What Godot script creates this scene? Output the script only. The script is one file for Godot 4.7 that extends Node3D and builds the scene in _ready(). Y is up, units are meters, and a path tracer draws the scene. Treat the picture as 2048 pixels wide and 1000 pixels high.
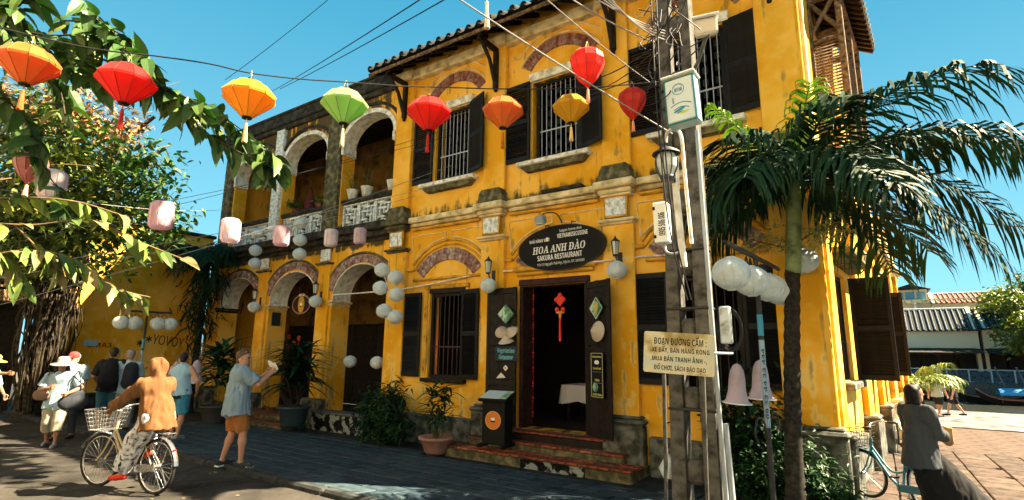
extends Node3D
# A yellow corner house with an arcade by a river quay. x runs along the street front (the street corner is at x = 0), z towards the street, y up, metres.

var rng := RandomNumberGenerator.new()
var M := {}
var taken := {}
const SIDE := Vector3(0.0847, 0, -0.9964)   # the way along the side front, from the corner

func rf(a: float, b: float) -> float:
	return rng.randf_range(a, b)

func gh(x: float, z: float) -> float:        # height of the ground: the pavement falls a little towards the house and the quay
	if z > 4.74: return -0.07
	if z > 1.2: return -0.26 + 0.26 * (z - 1.2) / 3.54
	return -0.26 + (z - 1.2) * 0.0215 if x > 0 else -0.26

class Geo:
	var v := PackedVector3Array()
	var n := PackedVector3Array()
	var t := PackedVector2Array()
	var c := PackedColorArray()
	var ix := PackedInt32Array()
	var col := Color.WHITE
	var xf := Transform3D()
	func put(p: Vector3, nn: Vector3, uv := Vector2.ZERO) -> int:
		v.push_back(xf * p); n.push_back((xf.basis * nn).normalized()); t.push_back(uv); c.push_back(col)
		return v.size() - 1
	func tri(a: Vector3, b: Vector3, d: Vector3) -> void:      # counterclockwise as seen from outside
		var nn := (b - a).cross(d - a).normalized()
		var i := put(a, nn); put(b, nn); put(d, nn)
		ix.append_array([i, i + 2, i + 1])
	func quad(a: Vector3, b: Vector3, d: Vector3, e: Vector3) -> void:
		var nn := (d - a).cross(e - b).normalized()
		var i := put(a, nn, Vector2(0, 1)); put(b, nn, Vector2(1, 1)); put(d, nn, Vector2(1, 0)); put(e, nn, Vector2(0, 0))
		ix.append_array([i, i + 2, i + 1, i, i + 3, i + 2])
	func box(at: Vector3, s: Vector3, b := Basis()) -> Geo:
		var h := s * 0.5
		var p := []
		for k in 8:
			p.append(at + b * Vector3(h.x if k & 1 else -h.x, h.y if k & 2 else -h.y, h.z if k & 4 else -h.z))
		quad(p[4], p[5], p[7], p[6]); quad(p[1], p[0], p[2], p[3]); quad(p[5], p[1], p[3], p[7])
		quad(p[0], p[4], p[6], p[2]); quad(p[6], p[7], p[3], p[2]); quad(p[0], p[1], p[5], p[4])
		return self
	func span(a: Vector3, b: Vector3) -> Geo:                   # a box between two corners
		return box((a + b) * 0.5, (b - a).abs())
	func soft(at: Vector3, s: Vector3, r: float, b := Basis()) -> Geo:   # a box with chamfered edges
		var h := s * 0.5
		r = minf(r, minf(h.x, minf(h.y, h.z)) * 0.9)
		var ax := [Vector3.RIGHT, Vector3.UP, Vector3.BACK]
		var f := func(sg: Vector3, k: int) -> Vector3:
			var q := sg * (h - Vector3.ONE * r)
			q[k] = sg[k] * h[k]
			return at + b * q
		for k in 3:
			var i := (k + 1) % 3
			var j := (k + 2) % 3
			for e in [-1.0, 1.0]:
				var q := []
				for w in [[-1, -1], [1, -1], [1, 1], [-1, 1]]:
					var sg := Vector3.ZERO
					sg[k] = e; sg[i] = w[0]; sg[j] = w[1]
					q.append(f.call(sg, k))
				if e > 0: quad(q[0], q[1], q[2], q[3])
				else: quad(q[3], q[2], q[1], q[0])
			for e in [-1.0, 1.0]:
				for g in [-1.0, 1.0]:
					var s0 := Vector3.ZERO
					s0[i] = e; s0[j] = g; s0[k] = -1
					var s1 := s0
					s1[k] = 1
					var q := [f.call(s0, i), f.call(s1, i), f.call(s1, j), f.call(s0, j)]
					if e * g > 0: quad(q[3], q[2], q[1], q[0])
					else: quad(q[0], q[1], q[2], q[3])
		for k in 8:
			var sg := Vector3(1 if k & 1 else -1, 1 if k & 2 else -1, 1 if k & 4 else -1)
			if sg.x * sg.y * sg.z > 0: tri(f.call(sg, 0), f.call(sg, 1), f.call(sg, 2))
			else: tri(f.call(sg, 0), f.call(sg, 2), f.call(sg, 1))
		return self
	func tube(p: Array, r: Array, sides := 8, flat := 1.0) -> Geo:    # a round bar through points, one radius per point (or one for all)
		var up := Vector3.UP
		var first := -1
		var d0: Vector3 = (p[1] - p[0]).normalized()
		var s: Vector3 = d0.cross(up if absf(d0.y) < 0.95 else Vector3.RIGHT).normalized()
		for i in p.size():
			var d: Vector3 = (p[mini(i + 1, p.size() - 1)] - p[maxi(i - 1, 0)]).normalized()
			s = (s - d * s.dot(d)).normalized()
			var w := d.cross(s)
			var rr: float = r[mini(i, r.size() - 1)]
			for k in sides:
				var a := TAU * k / sides
				var o := s * cos(a) + w * sin(a) * flat
				var q := put(p[i] + o * rr, o, Vector2(float(k) / sides, float(i)))
				if first < 0: first = q
		for i in p.size() - 1:
			for k in sides:
				var a := first + i * sides + k
				var b := first + i * sides + (k + 1) % sides
				ix.append_array([a, b, b + sides, a, b + sides, a + sides])
		for e in [0, p.size() - 1]:
			var d: Vector3 = (p[1] - p[0]) if e else (p[0] - p[1])
			var cc := put(p[e], (p[e] - p[e - 1]) if e else (p[0] - p[1]))
			for k in sides:
				var a: int = first + e * sides + k
				var b: int = first + e * sides + (k + 1) % sides
				if e: ix.append_array([cc, a, b])
				else: ix.append_array([cc, b, a])
		return self
	func lathe(pr: Array, sides := 16, at := Vector3.ZERO, b := Basis(), sharp := false) -> Geo:   # profile of Vector2(radius, height), upwards
		for i in pr.size() - 1:
			var p: Vector2 = pr[i]
			var q: Vector2 = pr[i + 1]
			var nn := Vector2(q.y - p.y, p.x - q.x).normalized()
			var n0 := nn
			var n1 := nn
			if not sharp:
				if i > 0: n0 = (nn + Vector2(p.y - pr[i - 1].y, pr[i - 1].x - p.x).normalized()).normalized()
				if i < pr.size() - 2: n1 = (nn + Vector2(pr[i + 2].y - q.y, q.x - pr[i + 2].x).normalized()).normalized()
			var f := v.size()
			for k in sides + 1:
				var a := TAU * k / sides
				var o := Vector3(cos(a), 0, sin(a))
				put(at + b * (o * p.x + Vector3.UP * p.y), b * (o * n0.x + Vector3.UP * n0.y), Vector2(float(k) / sides, p.y))
				put(at + b * (o * q.x + Vector3.UP * q.y), b * (o * n1.x + Vector3.UP * n1.y), Vector2(float(k) / sides, q.y))
			for k in sides:
				var a := f + k * 2
				ix.append_array([a, a + 2, a + 1, a + 1, a + 2, a + 3])
		return self
	func ball(at: Vector3, r: Vector3, sides := 16, rings := 10, b := Basis()) -> Geo:
		var f := v.size()
		for i in rings + 1:
			var e := PI * i / rings - PI / 2
			for k in sides + 1:
				var a := TAU * k / sides
				var o := Vector3(cos(e) * cos(a), sin(e), cos(e) * sin(a))
				put(at + b * (o * r), b * (o / r), Vector2(float(k) / sides, float(i) / rings))
		for i in rings:
			for k in sides:
				var a := f + i * (sides + 1) + k
				ix.append_array([a, a + 1, a + sides + 2, a, a + sides + 2, a + sides + 1])
		return self
	func prism(poly: PackedVector2Array, z0: float, z1: float, b := Transform3D()) -> Geo:   # an outline in x and y, thick from z0 to z1
		if Geometry2D.is_polygon_clockwise(poly): poly.reverse()
		var id := Geometry2D.triangulate_polygon(poly)
		for k in range(0, id.size(), 3):
			var p := [poly[id[k]], poly[id[k + 1]], poly[id[k + 2]]]
			if (p[1] - p[0]).cross(p[2] - p[0]) < 0: p.reverse()
			tri(b * Vector3(p[0].x, p[0].y, z1), b * Vector3(p[1].x, p[1].y, z1), b * Vector3(p[2].x, p[2].y, z1))
			tri(b * Vector3(p[2].x, p[2].y, z0), b * Vector3(p[1].x, p[1].y, z0), b * Vector3(p[0].x, p[0].y, z0))
		for k in poly.size():
			var p := poly[k]
			var q := poly[(k + 1) % poly.size()]
			quad(b * Vector3(p.x, p.y, z1), b * Vector3(p.x, p.y, z0), b * Vector3(q.x, q.y, z0), b * Vector3(q.x, q.y, z1))
		return self
	func mesh() -> ArrayMesh:
		for k in range(0, ix.size(), 3):                        # front faces clockwise, as the normals point
			var p := v[ix[k]]
			if (v[ix[k + 1]] - p).cross(v[ix[k + 2]] - p).dot(n[ix[k]] + n[ix[k + 1]] + n[ix[k + 2]]) > 0:
				var w := ix[k + 1]
				ix[k + 1] = ix[k + 2]; ix[k + 2] = w
		var a := []
		a.resize(Mesh.ARRAY_MAX)
		a[Mesh.ARRAY_VERTEX] = v; a[Mesh.ARRAY_NORMAL] = n; a[Mesh.ARRAY_TEX_UV] = t; a[Mesh.ARRAY_COLOR] = c; a[Mesh.ARRAY_INDEX] = ix
		var m := ArrayMesh.new()
		m.add_surface_from_arrays(Mesh.PRIMITIVE_TRIANGLES, a)
		return m

func numbered(called: String) -> String:
	var k: int = taken.get(called, -1) + 1
	taken[called] = k
	return called if k == 0 else "%s_%03d" % [called, k]

# shape (a Geo or a Mesh) -> one named MeshInstance3D
func obj(called: String, shape, m: Material, parent: Node3D = self, at := Transform3D()) -> MeshInstance3D:
	var o := MeshInstance3D.new()
	o.mesh = shape.mesh() if shape is Geo else shape
	o.material_override = m
	o.transform = at
	o.name = numbered(called) if parent == self else called
	parent.add_child(o, true)
	return o

func tag(o: Node3D, label: String, category: String, group := "", kind := "") -> Node3D:
	if label: o.set_meta("label", label)
	if category: o.set_meta("category", category)
	if group: o.set_meta("group", group)
	if kind: o.set_meta("kind", kind)
	return o

func thing(called: String, label: String, category: String, at := Vector3.ZERO, turn := 0.0, group := "") -> Node3D:
	var o := Node3D.new()
	o.name = numbered(called)
	add_child(o)
	o.position = at
	o.rotation.y = turn
	return tag(o, label, category, group)

func struct(called: String, shape, m: Material) -> MeshInstance3D:
	var o := obj(called, shape, m)
	o.set_meta("kind", "structure")
	return o

func part(called: String, parent: Node3D) -> Node3D:       # an empty part that holds sub-parts
	var o := Node3D.new()
	o.name = called
	parent.add_child(o, true)
	return o

func dup(o: Node3D, at: Transform3D, label: String, group := "") -> Node3D:
	var r: Node3D = o.duplicate()
	r.name = numbered(String(o.name).rstrip("0123456789").rstrip("_"))
	add_child(r)
	r.transform = at
	r.set_meta("label", label)
	if group: r.set_meta("group", group)
	return r

const BARE := {"Ạ": "A", "Ư": "U", "Ờ": "Ò", "Ấ": "Â", "Ẩ": "Â", "Ả": "A", "Ồ": "Ô", "Ơ": "O", "ọ": "o", "ễ": "ê", "ộ": "ô"}   # letters the fonts lack: the nearest one, and the mark built on

func text(s: String, w: float, h: float, m: Material, parent: Node3D, at: Transform3D, called := "lettering", font := "Droid Sans", bold := true) -> MeshInstance3D:
	var f := SystemFont.new()
	f.font_names = PackedStringArray([font])
	if bold: f.font_weight = 700
	var bare := ""
	for ch in s: bare += BARE.get(ch, ch)
	var tm := TextMesh.new()
	tm.text = bare; tm.font = f; tm.font_size = 48; tm.pixel_size = 0.01; tm.depth = 0.05; tm.curve_step = 4.0
	var bb := tm.get_aabb()
	var sx := w / maxf(bb.size.x, 0.001)
	var sy := h / maxf(bb.size.y, 0.001) if h > 0 else sx
	var o := obj(called, tm, m, parent)
	o.transform = at * Transform3D(Basis.from_scale(Vector3(sx, sy, 0.05)), Vector3(-bb.get_center().x * sx, -bb.get_center().y * sy, 0))
	var g := Geo.new()
	var all := f.get_string_size(bare, HORIZONTAL_ALIGNMENT_LEFT, -1, 48).x
	for i in s.length():
		if not BARE.has(s[i]): continue
		var x0 := f.get_string_size(bare.left(i), HORIZONTAL_ALIGNMENT_LEFT, -1, 48).x / all
		var x1 := f.get_string_size(bare.left(i + 1), HORIZONTAL_ALIGNMENT_LEFT, -1, 48).x / all
		var c := ((x0 + x1) / 2 - 0.5) * w
		var u := h * 0.13
		if s[i] in "Ạọộ": g.box(Vector3(c, -h * 0.5, 0), Vector3(u, u, 0.002))
		elif s[i] in "ƯỜƠ": g.box(Vector3(((x1 - 0.5) * w) - u * 0.5, h * 0.22, 0), Vector3(u, u * 1.6, 0.002), Basis(Vector3.BACK, -0.4))
		elif s[i] in "ẤẨỒễ": g.box(Vector3(c + u * 1.2, h * 0.5, 0), Vector3(u * 0.7, u * 1.5, 0.002), Basis(Vector3.BACK, -0.6))
		else: g.box(Vector3(c, h * 0.42, 0), Vector3(u, u * 1.4, 0.002), Basis(Vector3.BACK, 0.4))
	if g.v.size(): obj(called, g, m, parent, at)
	return o

func noise_tex(freq: float, stops: Array, size := 512, octaves := 4, kind := 0, normal := 0.0, sd := 1) -> NoiseTexture2D:
	var f := FastNoiseLite.new()
	f.frequency = freq; f.fractal_octaves = octaves; f.seed = sd
	f.noise_type = [FastNoiseLite.TYPE_SIMPLEX_SMOOTH, FastNoiseLite.TYPE_CELLULAR, FastNoiseLite.TYPE_PERLIN][kind]
	var x := NoiseTexture2D.new()
	x.width = size; x.height = size; x.seamless = true; x.noise = f
	if normal > 0:
		x.as_normal_map = true; x.bump_strength = normal
	elif stops:
		var g := Gradient.new()
		g.offsets = PackedFloat32Array(); g.colors = PackedColorArray()
		var off := PackedFloat32Array()
		var cols := PackedColorArray()
		for q in stops:
			off.push_back(q[0]); cols.push_back(q[1])
		g.offsets = off; g.colors = cols
		x.color_ramp = g
	return x

func mat(c: Color, rough := 0.8, tex: Texture2D = null, scale := 1.0, bump: Texture2D = null, bs := 1.0, world := false) -> StandardMaterial3D:
	var m := StandardMaterial3D.new()
	m.albedo_color = c.linear_to_srgb()
	m.roughness = rough
	m.metallic_specular = 0.35
	if tex or bump:
		m.uv1_triplanar = true
		m.uv1_world_triplanar = world
		m.uv1_scale = Vector3.ONE * scale
	if tex: m.albedo_texture = tex
	if bump:
		m.normal_enabled = true; m.normal_texture = bump; m.normal_scale = bs
	return m

func L(r: float, g: float, b: float) -> Color:
	return Color(r, g, b)

func path(pts: Array, per := 6) -> Array:         # a smooth line through points
	var c := Curve3D.new()
	for i in pts.size():
		var a: Vector3 = pts[maxi(i - 1, 0)]
		var b: Vector3 = pts[mini(i + 1, pts.size() - 1)]
		c.add_point(pts[i], (a - b) / 6.0, (b - a) / 6.0)
	var out := []
	for i in pts.size() - 1:
		for k in per: out.append(c.sample(i, float(k) / per))
	out.append(pts[-1])
	return out

func sag(a: Vector3, b: Vector3, d: float, per := 14) -> Array:
	var out := []
	for k in per + 1:
		var s := float(k) / per
		out.append(a.lerp(b, s) + Vector3.DOWN * d * 4.0 * s * (1 - s))
	return out

func _ready() -> void:
	rng.seed = 7
	var cam := Camera3D.new()
	cam.name = "camera"
	cam.transform = Transform3D(Basis(Vector3(0.827317, 0.011789, -0.561611), Vector3(0.095054, 0.982424, 0.160648), Vector3(0.553634, -0.186290, 0.811656)), Vector3(0.6333, 1.8000, 9.4203))
	cam.fov = 50.506
	cam.near = 0.1
	cam.far = 600.0
	add_child(cam)
	var sky_m := ProceduralSkyMaterial.new()
	sky_m.sky_top_color = L(0.001, 0.044, 0.078).linear_to_srgb()
	sky_m.sky_horizon_color = L(0.06, 0.138, 0.165).linear_to_srgb()
	sky_m.sky_curve = 0.28
	sky_m.sky_energy_multiplier = 1.0
	sky_m.ground_bottom_color = L(0.06, 0.055, 0.05).linear_to_srgb()
	sky_m.ground_horizon_color = L(0.09, 0.13, 0.15).linear_to_srgb()
	sky_m.sun_angle_max = 8.0
	var env := Environment.new()
	env.background_mode = Environment.BG_SKY
	env.sky = Sky.new()
	env.sky.sky_material = sky_m
	env.tonemap_mode = Environment.TONE_MAPPER_LINEAR
	env.tonemap_exposure = 7.8
	env.sdfgi_enabled = true
	env.ssao_enabled = true
	env.ssil_enabled = true
	var we := WorldEnvironment.new()
	we.name = "environment"
	we.environment = env
	add_child(we)
	var sun := DirectionalLight3D.new()
	sun.name = "sun"
	sun.light_energy = 1.6
	sun.light_color = Color(1.0, 0.91, 0.76)
	sun.light_angular_distance = 0.5
	sun.shadow_enabled = true
	add_child(sun)
	sun.look_at_from_position(Vector3(0.53, 0.74, -0.39) * 40.0, Vector3.ZERO)
	make_materials()
	make_setting()
	make_house()
	make_loggia()
	make_side()
	make_left()
	make_far_bank()
	make_facade_things()
	make_pole()
	make_lanterns()
	make_plants()
	make_bikes()
	make_people()
	make_cables()
	make_opposite()

func wall_image() -> ImageTexture:
	var a := FastNoiseLite.new()
	a.seed = 3; a.frequency = 0.5; a.fractal_octaves = 4
	var b := FastNoiseLite.new()
	b.seed = 9; b.frequency = 3.0; b.fractal_octaves = 4
	var w := 1536
	var h := 768
	var by := PackedByteArray()
	by.resize(w * h * 3)
	var k := 0
	for j in h:
		var y := (1.0 - float(j) / h) * 10.24
		# where dirt gathers: above the base, on and under the cornice, under the upper sills and the eave
		var low := smoothstep(1.3, -0.3, y)
		var under := smoothstep(4.25, 4.8, y) * smoothstep(5.2, 4.85, y) * 0.55
		var over := smoothstep(5.65, 5.0, y) * smoothstep(4.9, 5.05, y)
		var pale := smoothstep(2.6, 1.2, y) * smoothstep(-0.2, 0.7, y)
		for i in w:
			var x := (float(i) / w - 1.0) * 20.48
			var n1 := a.get_noise_2d(x, y)
			var n2 := b.get_noise_2d(x, y)
			var st := a.get_noise_2d(x * 9.0, y * 0.7 + 40.0)
			var fade := clampf(0.5 + n1 * 1.7 + n2 * 0.35, 0.0, 1.0)
			var r := lerpf(0.88, 0.955, fade)
			var g := lerpf(0.635, 0.735, fade)
			var bl := lerpf(0.14, 0.3, fade)
			var pz := clampf((pale * 1.0 + 0.16) * smoothstep(0.0, 0.42, n2 * 0.8 + st * 0.7 + n1 * 0.3), 0.0, 0.65)
			r = lerpf(r, 0.90, pz); g = lerpf(g, 0.80, pz); bl = lerpf(bl, 0.52, pz)
			var left := smoothstep(-9.5, -10.2, x)
			var mould := left * (smoothstep(7.9, 8.6, y) + smoothstep(4.4, 4.6, y) * smoothstep(5.4, 5.1, y)) * 1.1 + left * 0.05
			var d := low * 0.8 + under * 0.75 + over * 0.9 + mould
			var dirt := clampf(smoothstep(0.42, 1.0, d * 0.9 + st * 0.7 * (d + 0.12) + n2 * 0.55 * (d + 0.1)), 0.0, 1.0) * 0.85
			dirt = maxf(dirt, 0.35 * smoothstep(0.34, 0.7, st + n2 * 0.4))
			r = lerpf(r, 0.23, dirt); g = lerpf(g, 0.215, dirt); bl = lerpf(bl, 0.18, dirt)
			by[k] = int(clampf(r, 0, 1) * 255); by[k + 1] = int(clampf(g, 0, 1) * 255); by[k + 2] = int(clampf(bl, 0, 1) * 255)
			k += 3
	return ImageTexture.create_from_image(Image.create_from_data(w, h, false, Image.FORMAT_RGB8, by))

func make_materials() -> void:
	var g := func(x: float) -> Color: return Color(x, x, x)
	var patchy := noise_tex(0.006, [[0.0, g.call(0.45)], [0.45, g.call(0.8)], [1.0, g.call(1.0)]], 512, 5, 0, 0.0, 2)
	var blotch := noise_tex(0.01, [[0.2, Color(0.5, 0.49, 0.45)], [0.5, Color(0.78, 0.77, 0.73)], [0.8, Color(1, 0.98, 0.94)]], 512, 6, 0, 0.0, 5)
	var mossy := noise_tex(0.012, [[0.2, Color(0.42, 0.42, 0.35)], [0.5, Color(0.56, 0.55, 0.46)], [0.68, Color(0.68, 0.66, 0.54)], [0.9, Color(0.85, 0.8, 0.64)]], 512, 6, 0, 0.0, 8)
	var soft := noise_tex(0.012, [[0.1, Color(0.68, 0.66, 0.6)], [0.35, Color(0.88, 0.87, 0.83)], [0.65, Color(1, 1, 1)]], 512, 6, 0, 0.0, 17)
	M.faded = noise_tex(0.008, [[0.1, Color(0.88, 0.875, 0.86)], [0.45, Color(0.95, 0.95, 0.945)], [0.75, Color(1, 1, 1)]], 256, 4, 0, 0.0, 19)
	var peel := noise_tex(0.012, [[0.46, Color(0.08, 0.09, 0.09)], [0.53, Color(0.2, 0.21, 0.2)], [0.6, Color(0.78, 0.8, 0.78)]], 512, 5, 0, 0.0, 11)
	var fine := noise_tex(0.05, [], 512, 5, 0, 3.0, 4)
	var grain := noise_tex(0.012, [], 512, 6, 0, 5.0, 6)
	var cells := noise_tex(0.03, [], 512, 3, 1, 4.0, 14)
	var wall := wall_image()
	var wm := StandardMaterial3D.new()
	wm.albedo_texture = wall
	wm.uv1_triplanar = true; wm.uv1_world_triplanar = true
	wm.uv1_scale = Vector3(1 / 20.48, 1 / 10.24, 1 / 20.48)
	wm.uv1_triplanar_sharpness = 6.0
	wm.roughness = 0.92
	wm.metallic_specular = 0.25
	M.wall = wm
	M.yellow = mat(L(0.88, 0.46, 0.05), 0.9, patchy, 0.8, grain, 0.5, true)
	M.pale = mat(L(0.84, 0.8, 0.7), 0.9, patchy, 0.3, null, 1.0, true)
	M.pale_cream = mat(L(0.84, 0.74, 0.52), 0.9, patchy, 0.3, null, 1.0, true)
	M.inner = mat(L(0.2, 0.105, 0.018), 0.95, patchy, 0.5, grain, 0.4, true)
	M.cream = mat(L(0.84, 0.7, 0.42), 0.9, soft, 0.4, grain, 0.5, true)
	M.white = mat(L(0.86, 0.85, 0.8), 0.9, soft, 0.7, grain, 0.4, true)
	M.plaque = mat(L(0.78, 0.86, 0.9), 0.6, soft, 1.2, null, 1.0, true)
	M.mould = mat(L(0.34, 0.33, 0.27), 0.95, mossy, 0.7, grain, 0.8, true)
	M.dark_mould = mat(L(0.06, 0.06, 0.055), 0.95, blotch, 0.6, grain, 0.8, true)
	M.peel = mat(L(0.45, 0.47, 0.47), 0.95, peel, 0.45, grain, 0.6, true)
	M.plinth = mat(L(0.17, 0.185, 0.18), 0.95, blotch, 0.7, grain, 0.8, true)
	M.brick = []
	for k in 4:
		M.brick.append(mat([L(0.34, 0.13, 0.1), L(0.28, 0.1, 0.08), L(0.4, 0.2, 0.16), L(0.45, 0.27, 0.23)][k], 0.9, patchy, 3.0, fine, 0.6, true))
	M.old_brick = []
	for k in 4:
		M.old_brick.append(mat([L(0.42, 0.25, 0.21), L(0.36, 0.2, 0.17), L(0.5, 0.33, 0.28), L(0.58, 0.44, 0.4)][k], 0.9, patchy, 3.0, fine, 0.6, true))
	M.shutter = mat(L(0.009, 0.009, 0.01), 0.58, patchy, 2.5, fine, 0.4)
	M.wood = mat(L(0.022, 0.015, 0.011), 0.65, patchy, 2.0, fine, 0.5)
	M.old_wood = mat(L(0.28, 0.19, 0.12), 0.85, blotch, 1.5, fine, 0.6)
	M.red_wood = mat(L(0.045, 0.018, 0.014), 0.7, patchy, 1.5, fine, 0.5)
	M.iron = mat(L(0.03, 0.03, 0.032), 0.5)
	M.bar = mat(L(0.4, 0.42, 0.45), 0.45)
	M.bar.metallic = 0.4
	M.tile = []
	for k in 3:
		M.tile.append(mat([L(0.028, 0.033, 0.036), L(0.04, 0.042, 0.04), L(0.022, 0.028, 0.032)][k], 0.9, blotch, 1.8, grain, 0.7, true))
	M.red_tile = mat(L(0.36, 0.12, 0.07), 0.9, patchy, 1.2, null, 1.0, true)
	M.terra = []
	for k in 4:
		M.terra.append(mat([L(0.42, 0.1, 0.05), L(0.33, 0.085, 0.045), L(0.5, 0.19, 0.11), L(0.2, 0.08, 0.06)][k], 0.7, blotch, 1.7, fine, 0.4, true))
	M.paver = []
	for k in 4:
		M.paver.append(mat([L(0.038, 0.07, 0.095), L(0.045, 0.08, 0.105), L(0.03, 0.06, 0.085), L(0.052, 0.088, 0.11)][k], 0.7, patchy, 1.2, cells, 0.5, true))
	M.plaza = []
	for k in 4:
		M.plaza.append(mat([L(0.078, 0.054, 0.042), L(0.09, 0.06, 0.046), L(0.07, 0.048, 0.038), L(0.1, 0.072, 0.056)][k], 0.85, patchy, 1.1, grain, 0.4, true))
	M.joint = mat(L(0.03, 0.035, 0.035), 0.95, patchy, 1.0, grain, 0.6, true)
	M.asphalt = mat(L(0.055, 0.05, 0.043), 0.92, patchy, 0.3, cells, 0.8, true)
	M.kerb = mat(L(0.05, 0.055, 0.055), 0.9, patchy, 1.0, grain, 0.6, true)
	M.earth = mat(L(0.1, 0.09, 0.07), 0.95, patchy, 0.5, grain, 0.8, true)
	M.quay = mat(L(0.17, 0.18, 0.185), 0.85, patchy, 0.3, grain, 0.3, true)
	M.concrete = mat(L(0.12, 0.118, 0.108), 0.92, patchy, 2.2, grain, 0.8)
	M.water = mat(L(0.03, 0.036, 0.03), 0.1, null, 1.0, noise_tex(0.02, [], 512, 4, 0, 6.0, 21), 0.35, true)
	M.water.uv1_scale = Vector3(0.25, 0.25, 0.5)
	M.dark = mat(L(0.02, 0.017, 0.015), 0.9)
	M.black = mat(L(0.006, 0.006, 0.006), 0.6)
	M.black_board = mat(L(0.004, 0.004, 0.004), 0.7)
	M.paint_white = mat(L(0.8, 0.82, 0.8), 0.5)
	M.print_white = mat(L(0.8, 0.8, 0.78), 0.7)
	M.print_black = mat(L(0.015, 0.015, 0.015), 0.8)
	M.glass = mat(L(0.8, 0.9, 0.92), 0.08)
	M.glass.transparency = BaseMaterial3D.TRANSPARENCY_ALPHA
	M.glass.albedo_color.a = 0.2
	M.frost = mat(L(0.55, 0.62, 0.6), 0.2)
	M.frost.metallic_specular = 0.6
	M.cable = mat(L(0.02, 0.022, 0.025), 0.6)
	M.pale_cable = mat(L(0.26, 0.26, 0.26), 0.6)
	M.pipe = mat(L(0.3, 0.34, 0.37), 0.5)
	M.twig = mat(L(0.24, 0.16, 0.085), 0.9, patchy, 6.0)
	M.bark = mat(L(0.075, 0.062, 0.045), 0.95, blotch, 1.6, grain, 1.2)
	M.palm_trunk = mat(L(0.045, 0.04, 0.035), 0.9, blotch, 2.0, fine, 0.8)
	M.crownshaft = mat(L(0.25, 0.33, 0.14), 0.6, patchy, 1.5)
	M.leaf = []
	for k in 5:
		var lc: Color = [L(0.03, 0.072, 0.022), L(0.045, 0.1, 0.025), L(0.075, 0.13, 0.03), L(0.14, 0.175, 0.035), L(0.22, 0.18, 0.08)][k]
		var m := mat(lc, 0.45)
		m.backlight_enabled = true
		m.backlight = Color(lc.r * 2.2, lc.g * 2.4, lc.b * 1.2).linear_to_srgb()
		m.vertex_color_use_as_albedo = true
		M.leaf.append(m)
	M.dry_leaf = mat(L(0.3, 0.17, 0.075), 0.8)
	M.dry_leaf.vertex_color_use_as_albedo = true
	M.palm_leaf = mat(L(0.018, 0.05, 0.025), 0.6)
	M.palm_leaf.metallic_specular = 0.2
	M.palm_leaf.vertex_color_use_as_albedo = true
	M.palm_leaf.backlight_enabled = true
	M.palm_leaf.backlight = L(0.015, 0.06, 0.02).linear_to_srgb()
	M.fabric_bump = noise_tex(0.25, [], 256, 2, 0, 2.0, 31)
	M.skin = mat(L(0.5, 0.27, 0.18), 0.55)
	M.skin.subsurf_scatter_enabled = true
	M.skin.subsurf_scatter_strength = 0.15
	M.skin_tan = mat(L(0.33, 0.16, 0.09), 0.55)
	M.chrome = mat(L(0.5, 0.5, 0.5), 0.25)
	M.chrome.metallic = 0.9
	M.rubber = mat(L(0.018, 0.018, 0.018), 0.8)
	M.gold = mat(L(0.5, 0.36, 0.12), 0.35)
	M.gold.metallic = 0.6

func cloth(c: Color, rough := 0.9) -> StandardMaterial3D:
	var m := mat(c, rough, null, 14.0, M.fabric_bump, 0.5)
	m.rim_enabled = true
	m.rim = 0.12
	return m

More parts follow.
